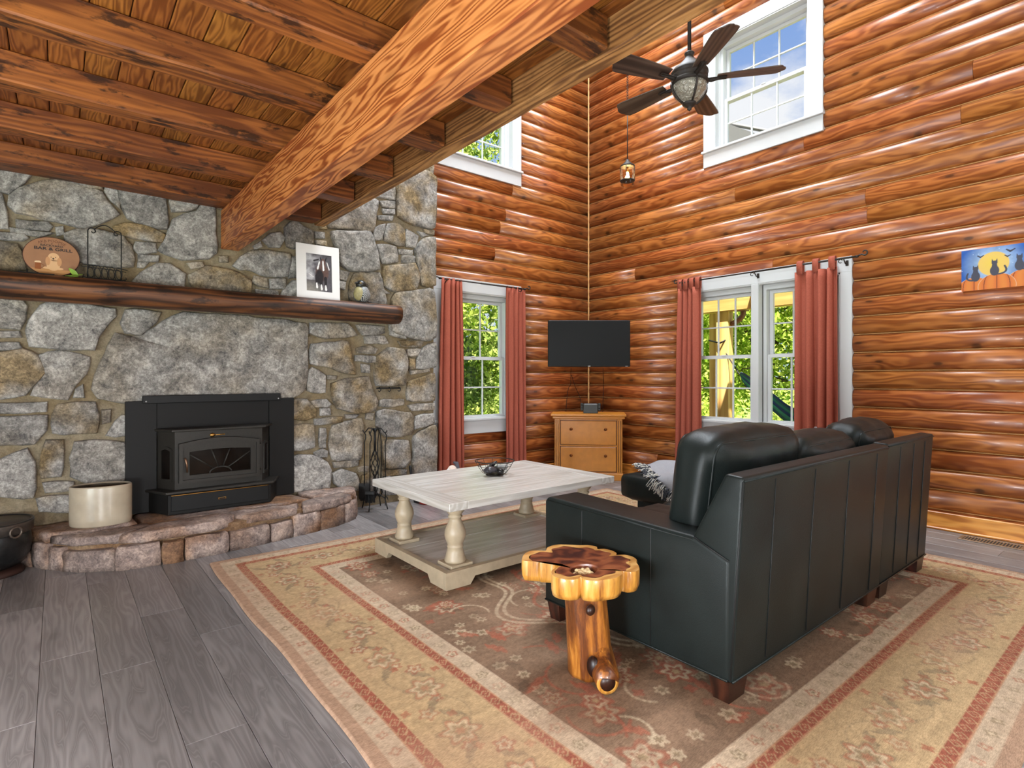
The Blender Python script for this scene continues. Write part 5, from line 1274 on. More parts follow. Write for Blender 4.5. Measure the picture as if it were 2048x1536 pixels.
for x, y in ((2.02, 1.145), (2.02, 2.06), (3.42, 1.145), (3.60, 1.145), (4.26, 1.145), (4.25, 2.80), (3.75, 2.80), (3.3, 2.0)): foot(x, y)
# throw on the chaise
M_THROW = plain('grey_throw', S(158, 158, 163), 0.9, noise=0.08, nscale=120, bump=0.3, bscale=300, spec=0.1)
th = empty('throw_blanket', (3.95, 2.3, 0.455), 0, 'pale grey fringed throw blanket spread over the chaise', 'blanket')
nxx, nyy = 26, 44; vs = []; fs = []; edge = []
for j in range(nyy+1):
    y = 1.50+1.46*j/nyy
    if y > 2.62: path_ = [(3.565+(y-2.62)*0.72, 0.478), (4.285, 0.478)]
    else:
        dp = min(0.17, (2.62-y)*0.55); path_ = [(3.538, 0.478-dp), (3.538, 0.470), (3.570, 0.482), (4.285, 0.478)]
    Ls = [math.hypot(path_[k+1][0]-path_[k][0], path_[k+1][1]-path_[k][1]) for k in range(len(path_)-1)]; T = sum(Ls)
    for i in range(nxx+1):
        t = T*i/nxx; k = 0
        while k < len(Ls)-1 and t > Ls[k]: t -= Ls[k]; k += 1
        f = t/Ls[k] if Ls[k] > 1e-6 else 0
        x = path_[k][0]+(path_[k+1][0]-path_[k][0])*f; z = path_[k][1]+(path_[k+1][1]-path_[k][1])*f
        on_top = 1 if z > 0.465 else 0
        z += on_top*(0.030*math.sin(3.1*i/nxx)+0.016*math.sin(9*y+5*x)+0.012*math.sin(17*x-4*y)); x -= (1-on_top)*0.008*(1+math.sin(14*y))
        if i == 0: edge.append(Vector((x, y, z)))
        vs.append((x-3.95, y-2.3, z-0.455))
for j in range(nyy):
    for i in range(nxx): a = j*(nxx+1)+i; fs.append((a, a+1, a+nxx+2, a+nxx+1))
clo = MB().add(vs, fs, True).build('cloth', M_THROW, th); md = clo.modifiers.new('thickness', 'SOLIDIFY'); md.thickness = 0.006
fr = MB(); fr2 = MB(); rf = random.Random(8)
M_FRD = plain('fringe_dark', S(64, 66, 72), 0.95); M_FRL = plain('fringe_light', S(196, 192, 182), 0.95)
for k in range(620):
    e_ = edge[rf.randint(0, len(edge)-2)].lerp(edge[rf.randint(1, len(edge)-1)], 0.0); e_ = e_+Vector((rf.uniform(0.0, 0.05), rf.uniform(-0.03, 0.03), 0.006))
    hang = e_.z < 0.472
    d1_ = Vector((-0.02+rf.uniform(-0.015, 0.015), 0.012+rf.uniform(-0.02, 0.02), 0.012 if not hang else -0.015)); d2_ = Vector((-0.045+rf.uniform(-0.02, 0.015) if not hang else -0.014, 0.03+rf.uniform(-0.025, 0.025), -0.004 if not hang else -0.055-0.02*rf.random()))
    if hang: e_.x = 3.528-rf.random()*0.012
    pts = [e_, e_+d1_, e_+d2_]
    if not hang: pts = [Vector((p.x, p.y, max(p.z, 0.470))) for p in pts]
    (fr if k % 2 else fr2).tube([p-Vector((3.95, 2.3, 0.455)) for p in pts], 0.0038, 4, caps=False)
tag(fr.build('fringe_dark', M_FRD, th), kind='stuff'); tag(fr2.build('fringe_light', M_FRL, th), kind='stuff')

# ================================================================== STUMP TABLE
stp = empty('stump_table', (1.70, 1.585, 0.011), 0, 'live edge cedar slab side table on a natural log trunk', 'table')
M_HEART = wood('cedar_heart', S(64, 26, 18), S(118, 58, 34), S(168, 98, 60), ring=7, stretch=1.0, dist=7, rough=0.3, vary=0.0, fine=0.3, pith=0.05)
M_SAP = wood('cedar_sapwood', S(186, 126, 62), S(214, 160, 92), S(228, 182, 118), ring=10, stretch=1.0, dist=3, rough=0.32, vary=0.0)
m_, nt_, b0 = newmat('cedar_bark_side'); L_ = nt_.links.new
tc_ = N(nt_, 'ShaderNodeTexCoord'); mp_ = N(nt_, 'ShaderNodeMapping'); mp_.inputs['Scale'].default_value = (26, 26, 3.0); L_(tc_.outputs['Object'], mp_.inputs[0])
nz_ = N(nt_, 'ShaderNodeTexNoise', i_Scale=1.0, i_Detail=6.0, i_Roughness=0.65); L_(mp_.outputs[0], nz_.inputs['Vector'])
r_ = ramp(nt_, [(0.32, S(120, 64, 20)), (0.5, S(196, 138, 56)), (0.72, S(222, 176, 100))]); L_(nz_.outputs[0], r_.inputs[0]); L_(r_.outputs[0], b0.inputs['Base Color']); b0.inputs['Roughness'].default_value = 0.3; b0.inputs['Coat Weight'].default_value = 0.4
M_SIDE = m_
m_, nt_, b0 = newmat('cedar_trunk'); L_ = nt_.links.new
tc_ = N(nt_, 'ShaderNodeTexCoord'); mp_ = N(nt_, 'ShaderNodeMapping'); mp_.inputs['Scale'].default_value = (16, 16, 2.2); L_(tc_.outputs['Object'], mp_.inputs[0])
nz_ = N(nt_, 'ShaderNodeTexNoise', i_Scale=1.0, i_Detail=8.0, i_Roughness=0.7, i_Distortion=0.6); L_(mp_.outputs[0], nz_.inputs['Vector'])
r_ = ramp(nt_, [(0.30, S(44, 18, 8)), (0.46, S(104, 54, 20)), (0.58, S(164, 100, 36)), (0.72, S(208, 146, 66))]); L_(nz_.outputs[0], r_.inputs[0]); L_(r_.outputs[0], b0.inputs['Base Color']); b0.inputs['Roughness'].default_value = 0.32; b0.inputs['Coat Weight'].default_value = 0.4
bp_ = N(nt_, 'ShaderNodeBump', i_Strength=0.5, i_Distance=0.01); L_(nz_.outputs[0], bp_.inputs['Height']); L_(bp_.outputs[0], b0.inputs['Normal']); M_TRUNK = m_
ZT = 0.475-0.011; TH = 0.082
# outline of the slab traced on its own plane: screen crop (1040,1070) at 4.388 px
cr4 = lambda q: [(1040+x/4.388, 1070+y/4.388) for x, y in q]
outl = cr4([(14,215),(30,170),(85,140),(160,134),(222,136),(235,110),(285,90),(340,82),(420,83),(520,88),(600,88),(672,100),(682,122),(740,120),(810,135),(850,158),(848,175),(920,172),(990,188),(1028,215),(1024,238),(1046,268),(1048,300),(1020,320),(960,328),(905,318),(895,345),(850,375),(760,392),(650,402),(560,392),(535,370),(500,388),(420,392),(340,380),(285,355),(273,325),(290,300),(335,278),(330,262),(290,250),(240,246),(175,242),(160,236),(100,232),(40,228)])
op = [onZ(px, py, 0.475) for px, py in outl]; opl = [(p.x-1.70, p.y-1.585) for p in op]
def smooth_poly(q, k=3):
    out = []; n = len(q)
    for i in range(n):
        p0, p1, p2, p3 = [Vector(q[(i+d) % n]) for d in (-1, 0, 1, 2)]
        for j in range(k):
            t = j/k; out.append(0.5*((2*p1)+(-p0+p2)*t+(2*p0-5*p1+4*p2-p3)*t*t+(-p0+3*p1-3*p2+p3)*t**3))
    return out
op2 = smooth_poly(opl, 3); cen = Vector((0.0, 0.0))
for p in op2: cen += p
cen /= len(op2)
hole = (0.030, -0.058, 0.062, 0.050)          # hollow: centre and radii, near the front
hp = onZ(1040+560/4.388, 1070+300/4.388, 0.475); hole = (hp.x-1.70, hp.y-1.585, 0.060, 0.048)
def ring_mesh(name, loops, mat, parent, smooth=True, cap_last=None):
    vs = []; fs = []; n = len(loops[0])
    for lp in loops: vs += [tuple(p) for p in lp]
    for i in range(len(loops)-1):
        for j in range(n): fs.append((i*n+j, i*n+(j+1) % n, (i+1)*n+(j+1) % n, (i+1)*n+j))
    if cap_last is not None:
        vs.append(tuple(cap_last)); k = len(vs)-1; b = (len(loops)-1)*n
        for j in range(n): fs.append((b+j, b+(j+1) % n, k))
    return MB().add(vs, fs, smooth).build(name, mat, parent)
no = len(op2)
def shr(k, z): return [Vector((cen.x+(p.x-cen.x)*k, cen.y+(p.y-cen.y)*k, z)) for p in op2]
ang = [math.atan2(p.y-hole[1], p.x-hole[0]) for p in op2]
def hloop(k, z): return [Vector((hole[0]+hole[2]*k*math.cos(a), hole[1]+hole[3]*k*math.sin(a), z)) for a in [2*PI*i/no+ang[0] for i in range(no)]] if False else [Vector((hole[0]+hole[2]*k*math.cos(a), hole[1]+hole[3]*k*math.sin(a), z)) for a in ang]
ring_mesh('slab_edge', [shr(0.30, ZT-TH), shr(0.965, ZT-TH), shr(0.995, ZT-TH*0.75), shr(1.0, ZT-TH*0.4), shr(1.0, ZT-0.006), shr(0.99, ZT)], M_SIDE, stp, True)
ring_mesh('sapwood', [shr(0.99, ZT), shr(0.86, ZT)], M_SAP, stp, False)
wob = random.Random(12)
hl = [cen+(p-cen)*(0.84+0.03*math.sin(i*0.9)+0.02*math.sin(i*0.37)) for i, p in enumerate(op2)]
ring_mesh('sapwood', [shr(0.86, ZT), [Vector((p.x, p.y, ZT)) for p in hl]], M_SAP, stp, False)
ring_mesh('heartwood', [[Vector((p.x, p.y, ZT)) for p in hl], hloop(1.15, ZT), hloop(1.0, ZT-0.004), hloop(0.9, ZT-0.025), hloop(0.55, ZT-0.034)], M_HEART, stp, False, Vector((hole[0], hole[1], ZT-0.036)))
# trunk with the cut branch stub at its foot
vs = []; fs = []; nr, nz2 = 40, 30; r0 = random.Random(3)
for i in range(nz2+1):
    t = i/nz2; z = t*(ZT-TH+0.006)
    bx = 0.012*math.sin(2.5*t)+0.035*(1-t)**2+0.005; by = 0.02+0.01*t
    for k in range(nr):
        a = 2*PI*k/nr
        r = 0.086*(1+0.05*math.cos(2*a+1.0)+0.035*math.cos(5*a+2*t)+0.02*math.sin(9*a+5*t))*(1+0.20*max(0, 0.25-t)+0.02*math.sin(6*t))
        if t < 0.3: r *= 1+0.28*(0.3-t)/0.3*max(0, math.cos(a+0.95))**2
        vs.append((bx+r*math.cos(a), by+r*math.sin(a), z))
for i in range(nz2):
    for k in range(nr): fs.append((i*nr+k, i*nr+(k+1) % nr, (i+1)*nr+(k+1) % nr, (i+1)*nr+k))
fs.append(tuple(range(nr))[::-1]); fs.append(tuple(nz2*nr+k for k in range(nr)))
tr = MB().add(vs, fs, True).build('trunk', M_TRUNK, stp)
SE = Vector((-0.047, -0.146, 0.050)); SD = Vector((-0.50, -0.866, 0.0)); SMX = Matrix.Translation(SE) @ SD.to_track_quat('Z', 'Y').to_matrix().to_4x4()
MB().tube([(0.045, 0.0, 0.13), (0.025, -0.04, 0.085), (-0.015, -0.095, 0.060), SE], [0.055, 0.050, 0.046, 0.045], 18).build('branch_stub', M_TRUNK, tr)
MB().lathe([(0.0, 0.0), (0.030, 0.0), (0.031, 0.003), (0, 0.003)], 20, M=SMX).build('stub_heart', plain('dark_heart', S(48, 22, 12), 0.4, noise=0.3, nscale=40), tr)
MB().lathe([(0.030, 0.0), (0.044, -0.001), (0.044, 0.0015), (0.030, 0.0025)], 20, M=SMX).build('stub_ring', M_SIDE, tr)
MB().sphere((-0.040, -0.050, 0.30), (0.022, 0.016, 0.022)).build('knot', plain('knot', S(44, 20, 10), 0.4), tr)
MB().sphere((-0.035, -0.060, 0.075), (0.022, 0.030, 0.042)).build('knot', plain('knot2', S(34, 14, 8), 0.4), tr)
# peanuts in the hollow
M_NUT = plain('peanut_shell', S(216, 186, 138), 0.7, noise=0.15, nscale=60, bump=0.5, bscale=180)
nutm = MB().lathe([(0, -0.019), (0.006, -0.017), (0.0085, -0.011), (0.0078, -0.003), (0.0068, 0.001), (0.008, 0.007), (0.0085, 0.012), (0.0055, 0.018), (0, 0.0195)], 12, M=Matrix.Rotation(PI/2, 4, 'Y')).mesh('peanut'); nutm.materials.append(M_NUT)
rp = random.Random(6)
for k in range(16):
    a = k*2.4; r = 0.042*math.sqrt((k % 10)/10); z = 0.475-0.024+(0.012 if k >= 10 else 0)
    o = bpy.data.objects.new('peanut', nutm); COL.objects.link(o)
    o.location = (1.70+hole[0]+r*math.cos(a)*1.0, 1.585+hole[1]+r*math.sin(a)*0.8, z+0.002*k % 0.006); o.rotation_euler = (rp.uniform(0, 6), rp.uniform(-0.3, 0.3), rp.uniform(0, 6))
    tag(o, 'unshelled peanut in the hollow of the cedar slab table', 'peanut', 'peanuts in the slab hollow')

# ================================================================== CORNER: CHEST, TV, CONSOLE
cn = Vector((0.731, 0.682, 0)); ang_c = math.atan2(-0.731, 0.682)      # local x along the front, local y into the corner
chest = empty('chest_of_drawers', (4.955, 4.62, 0), ang_c, 'honey coloured two drawer chest standing across the log corner', 'chest')
cw, cd, chh = 0.405, 0.36, 0.80
MB().box(-cw, cw, 0.02, cd, 0.03, chh-0.055, 0.003).build('body', M_HONEY, chest)
MB().box(-cw-0.008, cw+0.008, 0.0, cd, 0.0, 0.085, 0.004).build('plinth', M_HONEY, chest)
MB().prism([(-cw-0.045, -0.025), (cw+0.045, -0.025), (cw+0.045, cd), (-cw-0.045, cd)], chh-0.03, chh, bev=0.006).build('top', M_HONEY, chest)
MB().box(-cw-0.028, cw+0.028, -0.010, cd, chh-0.062, chh-0.030, 0.008).build('cornice', M_HONEY, chest)
for sx in (-1, 1):
    p0 = MB().box(min(sx*cw, sx*(cw-0.062)), max(sx*cw, sx*(cw-0.062)), 0.002, 0.03, 0.085, chh-0.062, 0.003).build('pilaster', M_HONEY, chest)
    for k in (0.018, 0.044): MB().tube([(sx*(cw-k), 0.001, 0.10), (sx*(cw-k), 0.001, chh-0.08)], 0.004, 6).build('bead', M_HONEYD, p0)
for z0, z1 in ((0.105, 0.400), (0.425, 0.715)):
    MB().box(-cw+0.066, cw-0.066, 0.012, 0.024, z0-0.006, z1+0.006).build('drawer_gap', M_HONEYD, chest)
    dw = MB().box(-cw+0.074, cw-0.074, 0.002, 0.03, z0+0.002, z1-0.002, 0.004).build('drawer', M_HONEY, chest)
    for sx in (-1, 1):
        MB().lathe([(0.008, 0.0), (0.007, 0.012), (0.017, 0.02), (0.018, 0.028), (0.010, 0.036), (0, 0.038)], 16, M=TR((sx*0.205, 0.002, (z0+z1)/2+0.045), rx=PI/2)).build('knob', M_KNOB, dw)
MB().box(-cw+0.06, cw-0.06, 0.004, 0.03, 0.404, 0.421, 0.003).build('rail', M_HONEY, chest)
cs = empty('game_console', (4.955+0.10*0.731+0.02, 4.62+0.10*0.682-0.02, chh), ang_c, 'dark handheld game console standing in its dock on the chest', 'console')
M_DOCK = plain('dock_plastic', S(44, 46, 42), 0.45)
MB().box(-0.088, 0.088, -0.02, 0.03, 0.0, 0.112, 0.006).build('dock', M_DOCK, cs)
scn = MB().box(-0.086, 0.086, 0.0, 0.014, 0.03, 0.122, 0.004).build('tablet', M_BLACK, cs)
for sx in (-1, 1):
    g = MB().box(min(sx*0.088, sx*0.122), max(sx*0.088, sx*0.122), -0.004, 0.018, 0.028, 0.126, 0.010, seg=2).build('grip', M_DOCK, cs)
    MB().sphere((sx*0.105, -0.008, 0.102 if sx < 0 else 0.062), (0.008, 0.007, 0.008), 10, 8).build('thumb_stick', M_BLACK, g)
    MB().sphere((sx*0.105, -0.006, 0.070 if sx < 0 else 0.100), (0.006, 0.004, 0.006), 8, 6).build('button', M_BLACK, g)
MB().box(-0.07, 0.07, -0.012, -0.006, 0.1125, 0.116).build('top_slot', M_SILVER, cs)

tv = empty('television', (4.665, 4.335, 1.36), -0.69, 'black flat screen television mounted in the log corner', 'television')
MB().box(-0.466, 0.466, 0.0, 0.045, 0.0, 0.527, 0.006).build('cabinet', M_BLACK, tv)
MB().box(-0.458, 0.458, -0.0015, 0.002, 0.018, 0.520).build('screen', M_TV, tv)
MB().box(-0.014, 0.014, -0.004, 0.0, 0.003, 0.012).build('logo_plate', M_SILVER, tv)
MB().box(0.41, 0.438, -0.003, 0.0, 0.004, 0.009).build('badge', M_SILVER, tv)
mt_ = MB().box(-0.15, 0.15, 0.045, 0.06, 0.15, 0.40, 0.003).build('mount_plate', M_IRON, tv)
MB().tube([(0, 0.06, 0.28), (0.12, 0.45, 0.28), (0.0, 1.0, 0.28)], 0.018, 8).build('mount_arm', M_IRON, mt_)
def cord(name, pts, label): 
    p = Vector(pts[0]); o = MB().tube([Vector(q)-p for q in smooth3(pts)], 0.0032, 6).build(name, M_BLACK, None, p); tag(o, label, 'cord'); return o
def smooth3(q, k=6):
    q = [Vector(p) for p in q]; q = [q[0]]+q+[q[-1]]; out = []
    for i in range(len(q)-3):
        p0, p1, p2, p3 = q[i:i+4]
        for j in range(k):
            t = j/k; out.append(0.5*((2*p1)+(-p0+p2)*t+(2*p0-5*p1+4*p2-p3)*t*t+(-p0+3*p1-3*p2+p3)*t**3))
    out.append(q[-2]); return out
yw = YB-0.062; xw = XR-0.062
cord('tv_cord', [tuple(onY(1142, 736, yw-0.1)), tuple(onY(1141, 768, yw-0.02)), tuple(onY(1136, 780, yw)), tuple(onY(1132, 820, yw)), tuple(onY(1131, 860, yw))], 'black cord hanging down the back wall left of the chest')
cord('tv_cord', [tuple(onY(1143, 750, yw-0.02)), tuple(onY(1150, 772, yw-0.02)), tuple(onY(1160, 795, yw-0.04)), (5.17, 4.93, 0.87), (5.12, 4.80, 0.86)], 'black cord running from the television down to the console')
cord('tv_cord', [tuple(onX(1206, 736, xw-0.08)), tuple(onX(1207, 770, xw)), tuple(onX(1206, 800, xw)), tuple(onX(1205, 830, xw)), tuple(onX(1205, 860, xw))], 'black cord hanging down the right wall behind the chest')

# ================================================================== CURTAINS AND RODS  (local x along the wall, y outwards from it towards the room is -y)
def curtain(name, loc, rz, w_top, w_bot, ztop, zbot, folds, depth, label, seed, tabs=0, shift=0.0, skew=0.0):
    c = empty(name, loc, rz, label, 'curtain', 'rust brown curtains'); rn = random.Random(seed)
    n, m = folds*14, 26; vs = []; fs = []; ph = [rn.uniform(0, 6) for _ in range(4)]; amps = [rn.uniform(0.65, 1.2) for _ in range(folds+2)]
    zt = ztop-(0.085 if tabs else 0.0)
    for j in range(m+1):
        t = j/m; z = zt+(zbot-zt)*t; w = w_top+(w_bot-w_top)*(t**0.8)
        for i in range(n+1):
            u = i/n; f = (u+0.035*math.sin(2*PI*u+ph[3])+0.02*math.sin(5*PI*u+ph[1])-0.035*math.sin(ph[3])*(1-u)-0.02*math.sin(ph[1])*(1-u))*folds; f = max(0.0, f); k = int(min(f, folds-1)); a = amps[k]*(1-(f-k))+amps[k+1]*(f-k)
            y = -depth*a*math.sin(2*PI*f+0.5*math.sin(2*t+ph[0]))*(0.55+0.45*t)+0.006*math.sin(11*u+5*t+ph[1])
            x = (u-0.5)*w+0.006*math.sin(4*PI*f+ph[2])+shift*t+skew*t*t*(u-0.5)
            vs.append((x, y, z))
    for j in range(m):
        for i in range(n): a = j*(n+1)+i; fs.append((a, a+1, a+n+2, a+n+1))
    mb = MB().add(vs, fs, True); o = mb.build('panel', M_CURT, c)
    md = o.modifiers.new('thickness', 'SOLIDIFY'); md.thickness = 0.003
    for k in range(tabs):
        x = (-0.5+(k+0.35)/max(1, tabs-0.3))*w_top; hw = 0.028
        pts = []
        prf = [(-0.018, zt-0.02), (-0.022, ztop-0.004), (-0.016, ztop+0.012), (0.0, ztop+0.020), (0.016, ztop+0.012), (0.022, ztop-0.004), (0.018, zt-0.02)]
        vv = [(x-hw, y, z) for y, z in prf]+[(x+hw, y, z) for y, z in prf]; L = len(prf)
        tb_ = MB().add(vv, [(i, i+1, L+i+1, L+i) for i in range(L-1)], True).build('tab', M_CURT, o)
        md = tb_.modifiers.new('thickness', 'SOLIDIFY'); md.thickness = 0.003
    return c
ZR = 2.305
def finial(parent, x, sgn, y=0.0, big=1.0):
    pts = [(x, y, 0)]+[(x+sgn*(0.012+0.045*big*t), y, 0.012*math.sin(PI*t)*big) for t in (0.3, 0.6)]
    pts += [(x+sgn*(0.060*big+0.026*big*(1-0.55*k/16)*math.sin(4.6*k/16)), y-0.004*k/16, 0.026*big-0.026*big*(1-0.55*k/16)*math.cos(4.6*k/16)) for k in range(17)]
    f = MB().tube(pts, [0.007]*3+[0.0075-0.0003*k*0.6 for k in range(17)], 8).build('finial', M_BRONZE, parent)
    MB().tube([(x-sgn*0.012, y, 0), (x+sgn*0.010, y, 0)], 0.0115, 10).build('finial_collar', M_BRONZE, f)
def rod(name, loc, rz, half, brackets, label):
    r = empty(name, loc, rz, label, 'curtain rod')
    MB().tube([(-half, 0, 0), (half, 0, 0)], 0.0075, 10).build('pole', M_BRONZE, r)
    MB().tube([(-0.06, 0, 0), (half-0.02, 0, 0)], 0.0092, 10).build('sleeve', M_BRONZE, r)
    for s in (-1, 1): finial(r, s*half, s)
    for x in brackets:
        MB().tube([(x, 0.065, -0.035), (x, 0.03, -0.045), (x, 0.0, -0.020), (x, -0.010, -0.006), (x, -0.012, 0.004)], 0.0055, 8).build('bracket', M_BRONZE, r)
        MB().tube([(x-0.03+0.016*math.cos(a), 0.0, -0.022+0.016*math.sin(a)) for a in [0.3+5*k/14 for k in range(15)]], 0.004, 6).build('bracket_scroll', M_BRONZE, r)
        MB().box(x-0.012, x+0.012, 0.062, 0.070, -0.06, -0.01, 0.002).build('bracket_plate', M_BRONZE, r)
    return r
yrod = YB-0.140
rod('curtain_rod', (3.775, yrod, ZR), 0, 0.60, [-0.52, 0.55], 'dark bronze curtain rod with scroll ends over the left window')
xrod = XR-0.140
rod('curtain_rod', (xrod, 2.80, ZR+0.012), -PI/2, 0.905, [-0.03, 0.80, -0.84], 'long dark bronze curtain rod with scroll ends over the double window')
curtain('curtain', (3.33, yrod+0.015, 0), 0, 0.25, 0.33, ZR+0.012, 0.06, 4, 0.044, 'rust curtain panel beside the stone chimney', 1, shift=-0.01)
curtain('curtain', (4.235, yrod+0.015, 0), 0, 0.28, 0.30, ZR+0.012, 0.06, 4, 0.038, 'rust curtain panel right of the left window near the television', 2, shift=-0.005)
curtain('curtain', (xrod+0.015, 3.60, 0), -PI/2, 0.28, 0.345, ZR+0.03, 0.06, 4, 0.038, 'rust tab top curtain left of the double window', 3, tabs=4, shift=-0.02)
curtain('curtain', (xrod+0.015, 2.245, 0), -PI/2, 0.385, 0.38, ZR+0.03, 0.06, 4, 0.048, 'rust tab top curtain right of the double window with a sagging tab', 4, tabs=3, shift=0.0)

# ================================================================== CEILING FAN AND PENDANT
fan = empty('ceiling_fan', (3.74, 2.44, 3.48), 0, 'dark bronze five blade ceiling fan with a glass light bowl', 'ceiling fan')
MB().tube([(0, 0, 0.20), (0, 0, ZTOP-3.48-0.06)], 0.014, 12).build('downrod', M_BRONZE, fan)
MB().lathe([(0.07, 0), (0.075, 0.02), (0.05, 0.06), (0.016, 0.075)], 24, (0, 0, ZTOP-3.48-0.075), M=None).build('canopy', M_BRONZE, fan)
MB().lathe([(0.02, 0.245), (0.034, 0.243), (0.038, 0.235), (0.030, 0.222), (0.032, 0.205), (0.05, 0.18), (0.075, 0.155), (0.086, 0.145), (0.09, 0.14), (0.122, 0.115), (0.138, 0.09), (0.14, 0.078), (0.132, 0.07), (0.136, 0.06), (0.136, 0.045), (0.13, 0.03), (0.138, 0.018), (0.142, 0.005), (0.13, -0.008), (0.10, -0.012), (0, -0.012)], 40).build('motor_housing', M_BRONZE, fan)
m_, nt_, b0 = newmat('rippled_glass'); tc_ = N(nt_, 'ShaderNodeTexCoord'); nz_ = N(nt_, 'ShaderNodeTexNoise', i_Scale=28.0, i_Detail=2.0, i_Distortion=1.5); nt_.links.new(tc_.outputs['Object'], nz_.inputs['Vector'])
bp_ = N(nt_, 'ShaderNodeBump', i_Strength=1.0, i_Distance=0.02); nt_.links.new(nz_.outputs[0], bp_.inputs['Height']); nt_.links.new(bp_.outputs[0], b0.inputs['Normal'])
b0.inputs['Base Color'].default_value = (0.30, 0.28, 0.22, 1); b0.inputs['Roughness'].default_value = 0.08; b0.inputs['Specular IOR Level'].default_value = 0.9; b0.inputs['Metallic'].default_value = 0.35
MB().lathe([(0.126, -0.005), (0.132, -0.02), (0.128, -0.045), (0.108, -0.085), (0.078, -0.12), (0.05, -0.142), (0.04, -0.148)], 40).build('light_bowl', m_, fan)
for k in range(4):
    a = PI/4+k*PI/2+0.2; MB().tube([((r+0.004)*math.cos(a), (r+0.004)*math.sin(a), z) for r, z in ((0.134, 0.0), (0.134, -0.02), (0.130, -0.045), (0.11, -0.085), (0.08, -0.12), (0.05, -0.144))], 0.009, 6).build('bowl_strap', M_BRONZE, fan)
MB().lathe([(0.048, -0.140), (0.054, -0.148), (0.046, -0.160), (0.024, -0.172), (0.014, -0.182), (0.018, -0.190), (0.008, -0.198), (0, -0.206)], 24).build('bowl_finial', M_BRONZE, fan)
M_BLADE = wood('fan_blade', S(58, 46, 38), S(84, 68, 56), S(104, 88, 74), ring=8, stretch=0.2, dist=3, rough=0.45, vary=0.02, fine=0.5)
bl = [(x_, y_*1.28) for x_, y_ in [(0.20, -0.046), (0.30, -0.055), (0.45, -0.064), (0.58, -0.070), (0.63, -0.068), (0.648, -0.050), (0.656, -0.034), (0.672, -0.020), (0.678, 0.0), (0.672, 0.020), (0.656, 0.034), (0.648, 0.050), (0.63, 0.068), (0.58, 0.070), (0.45, 0.064), (0.30, 0.055), (0.20, 0.046)]]
for k in range(5):
    a = math.radians(19+72*k)
    b1 = MB().prism(bl, -0.004, 0.004, TR((0, 0, 0.035), rx=math.radians(12))).build('blade', M_BLADE, fan, None, (0, 0, a))
    MB().box(0.12, 0.27, -0.022, 0.022, 0.018, 0.027, 0.003).build('blade_iron', M_BRONZE, b1)
    MB().tube([(0.11, 0, 0.02), (0.16, 0, 0.015), (0.20, 0, 0.022), (0.26, 0, 0.020)], [0.012, 0.016, 0.014, 0.006], 8).build('iron_scroll', M_BRONZE, b1)

pn = empty('pendant_lamp', (4.60, 3.735, 3.24), 0, 'small lit seeded glass pendant lamp on a chain', 'pendant lamp')
M_SEED = glass_mat('seeded_glass', (1.0, 0.93, 0.80), 0.6)
MB().lathe([(0.068, 0.0), (0.07, 0.01), (0.07, 0.19), (0.066, 0.195)], 28).build('glass_shade', M_SEED, pn)
MB().lathe([(0.0, 0.268), (0.016, 0.268), (0.02, 0.255), (0.045, 0.225), (0.074, 0.205), (0.076, 0.195), (0.072, 0.190)], 28).build('cap', M_BRONZE, pn)
MB().lathe([(0.072, 0.042), (0.075, 0.044), (0.075, 0.052), (0.072, 0.054)], 28).build('band', M_BRONZE, pn)
for k in range(4):
    a = k*PI/2+0.5; MB().tube([(0.074*math.cos(a), 0.074*math.sin(a), 0.045), (0.074*math.cos(a), 0.074*math.sin(a), 0.2)], 0.004, 6).build('strut', M_BRONZE, pn)
MB().lathe([(0, 0.06), (0.014, 0.066), (0.020, 0.085), (0.016, 0.115), (0.010, 0.14), (0, 0.14)], 16).build('bulb', emit_mat('bulb_glow', (1.0, 0.62, 0.22), 30), pn)
MB().tube([(0, 0, 0.14), (0, 0, 0.19)], 0.012, 10).build('socket', M_BRASS, pn)
MB().tube([(0, 0, 0.26), (0, 0, 0.80)], 0.0055, 8).build('stem', M_BRONZE, pn)
ch = MB()
z = 0.80; k = 0
while z < ZTOP-3.24-0.03:
    r1, r2 = 0.009, 0.017
    pts = [((r1*math.cos(a) if k % 2 else 0), (0 if k % 2 else r1*math.cos(a)), z+r2+r2*math.sin(a)) for a in [2*PI*q/10 for q in range(10)]]
    ch.tube(pts, 0.0028, 5, closed=True); z += 0.027; k += 1
ch.build('chain', M_BRONZE, pn)
pl_ = bpy.data.lights.new('pendant_bulb_light', 'POINT'); pl_.energy = 9; pl_.color = (1.0, 0.66, 0.32); pl_.shadow_soft_size = 0.03
plo = bpy.data.objects.new('pendant_bulb_light', pl_); COL.objects.link(plo); plo.location = (4.60, 3.735, 3.34)

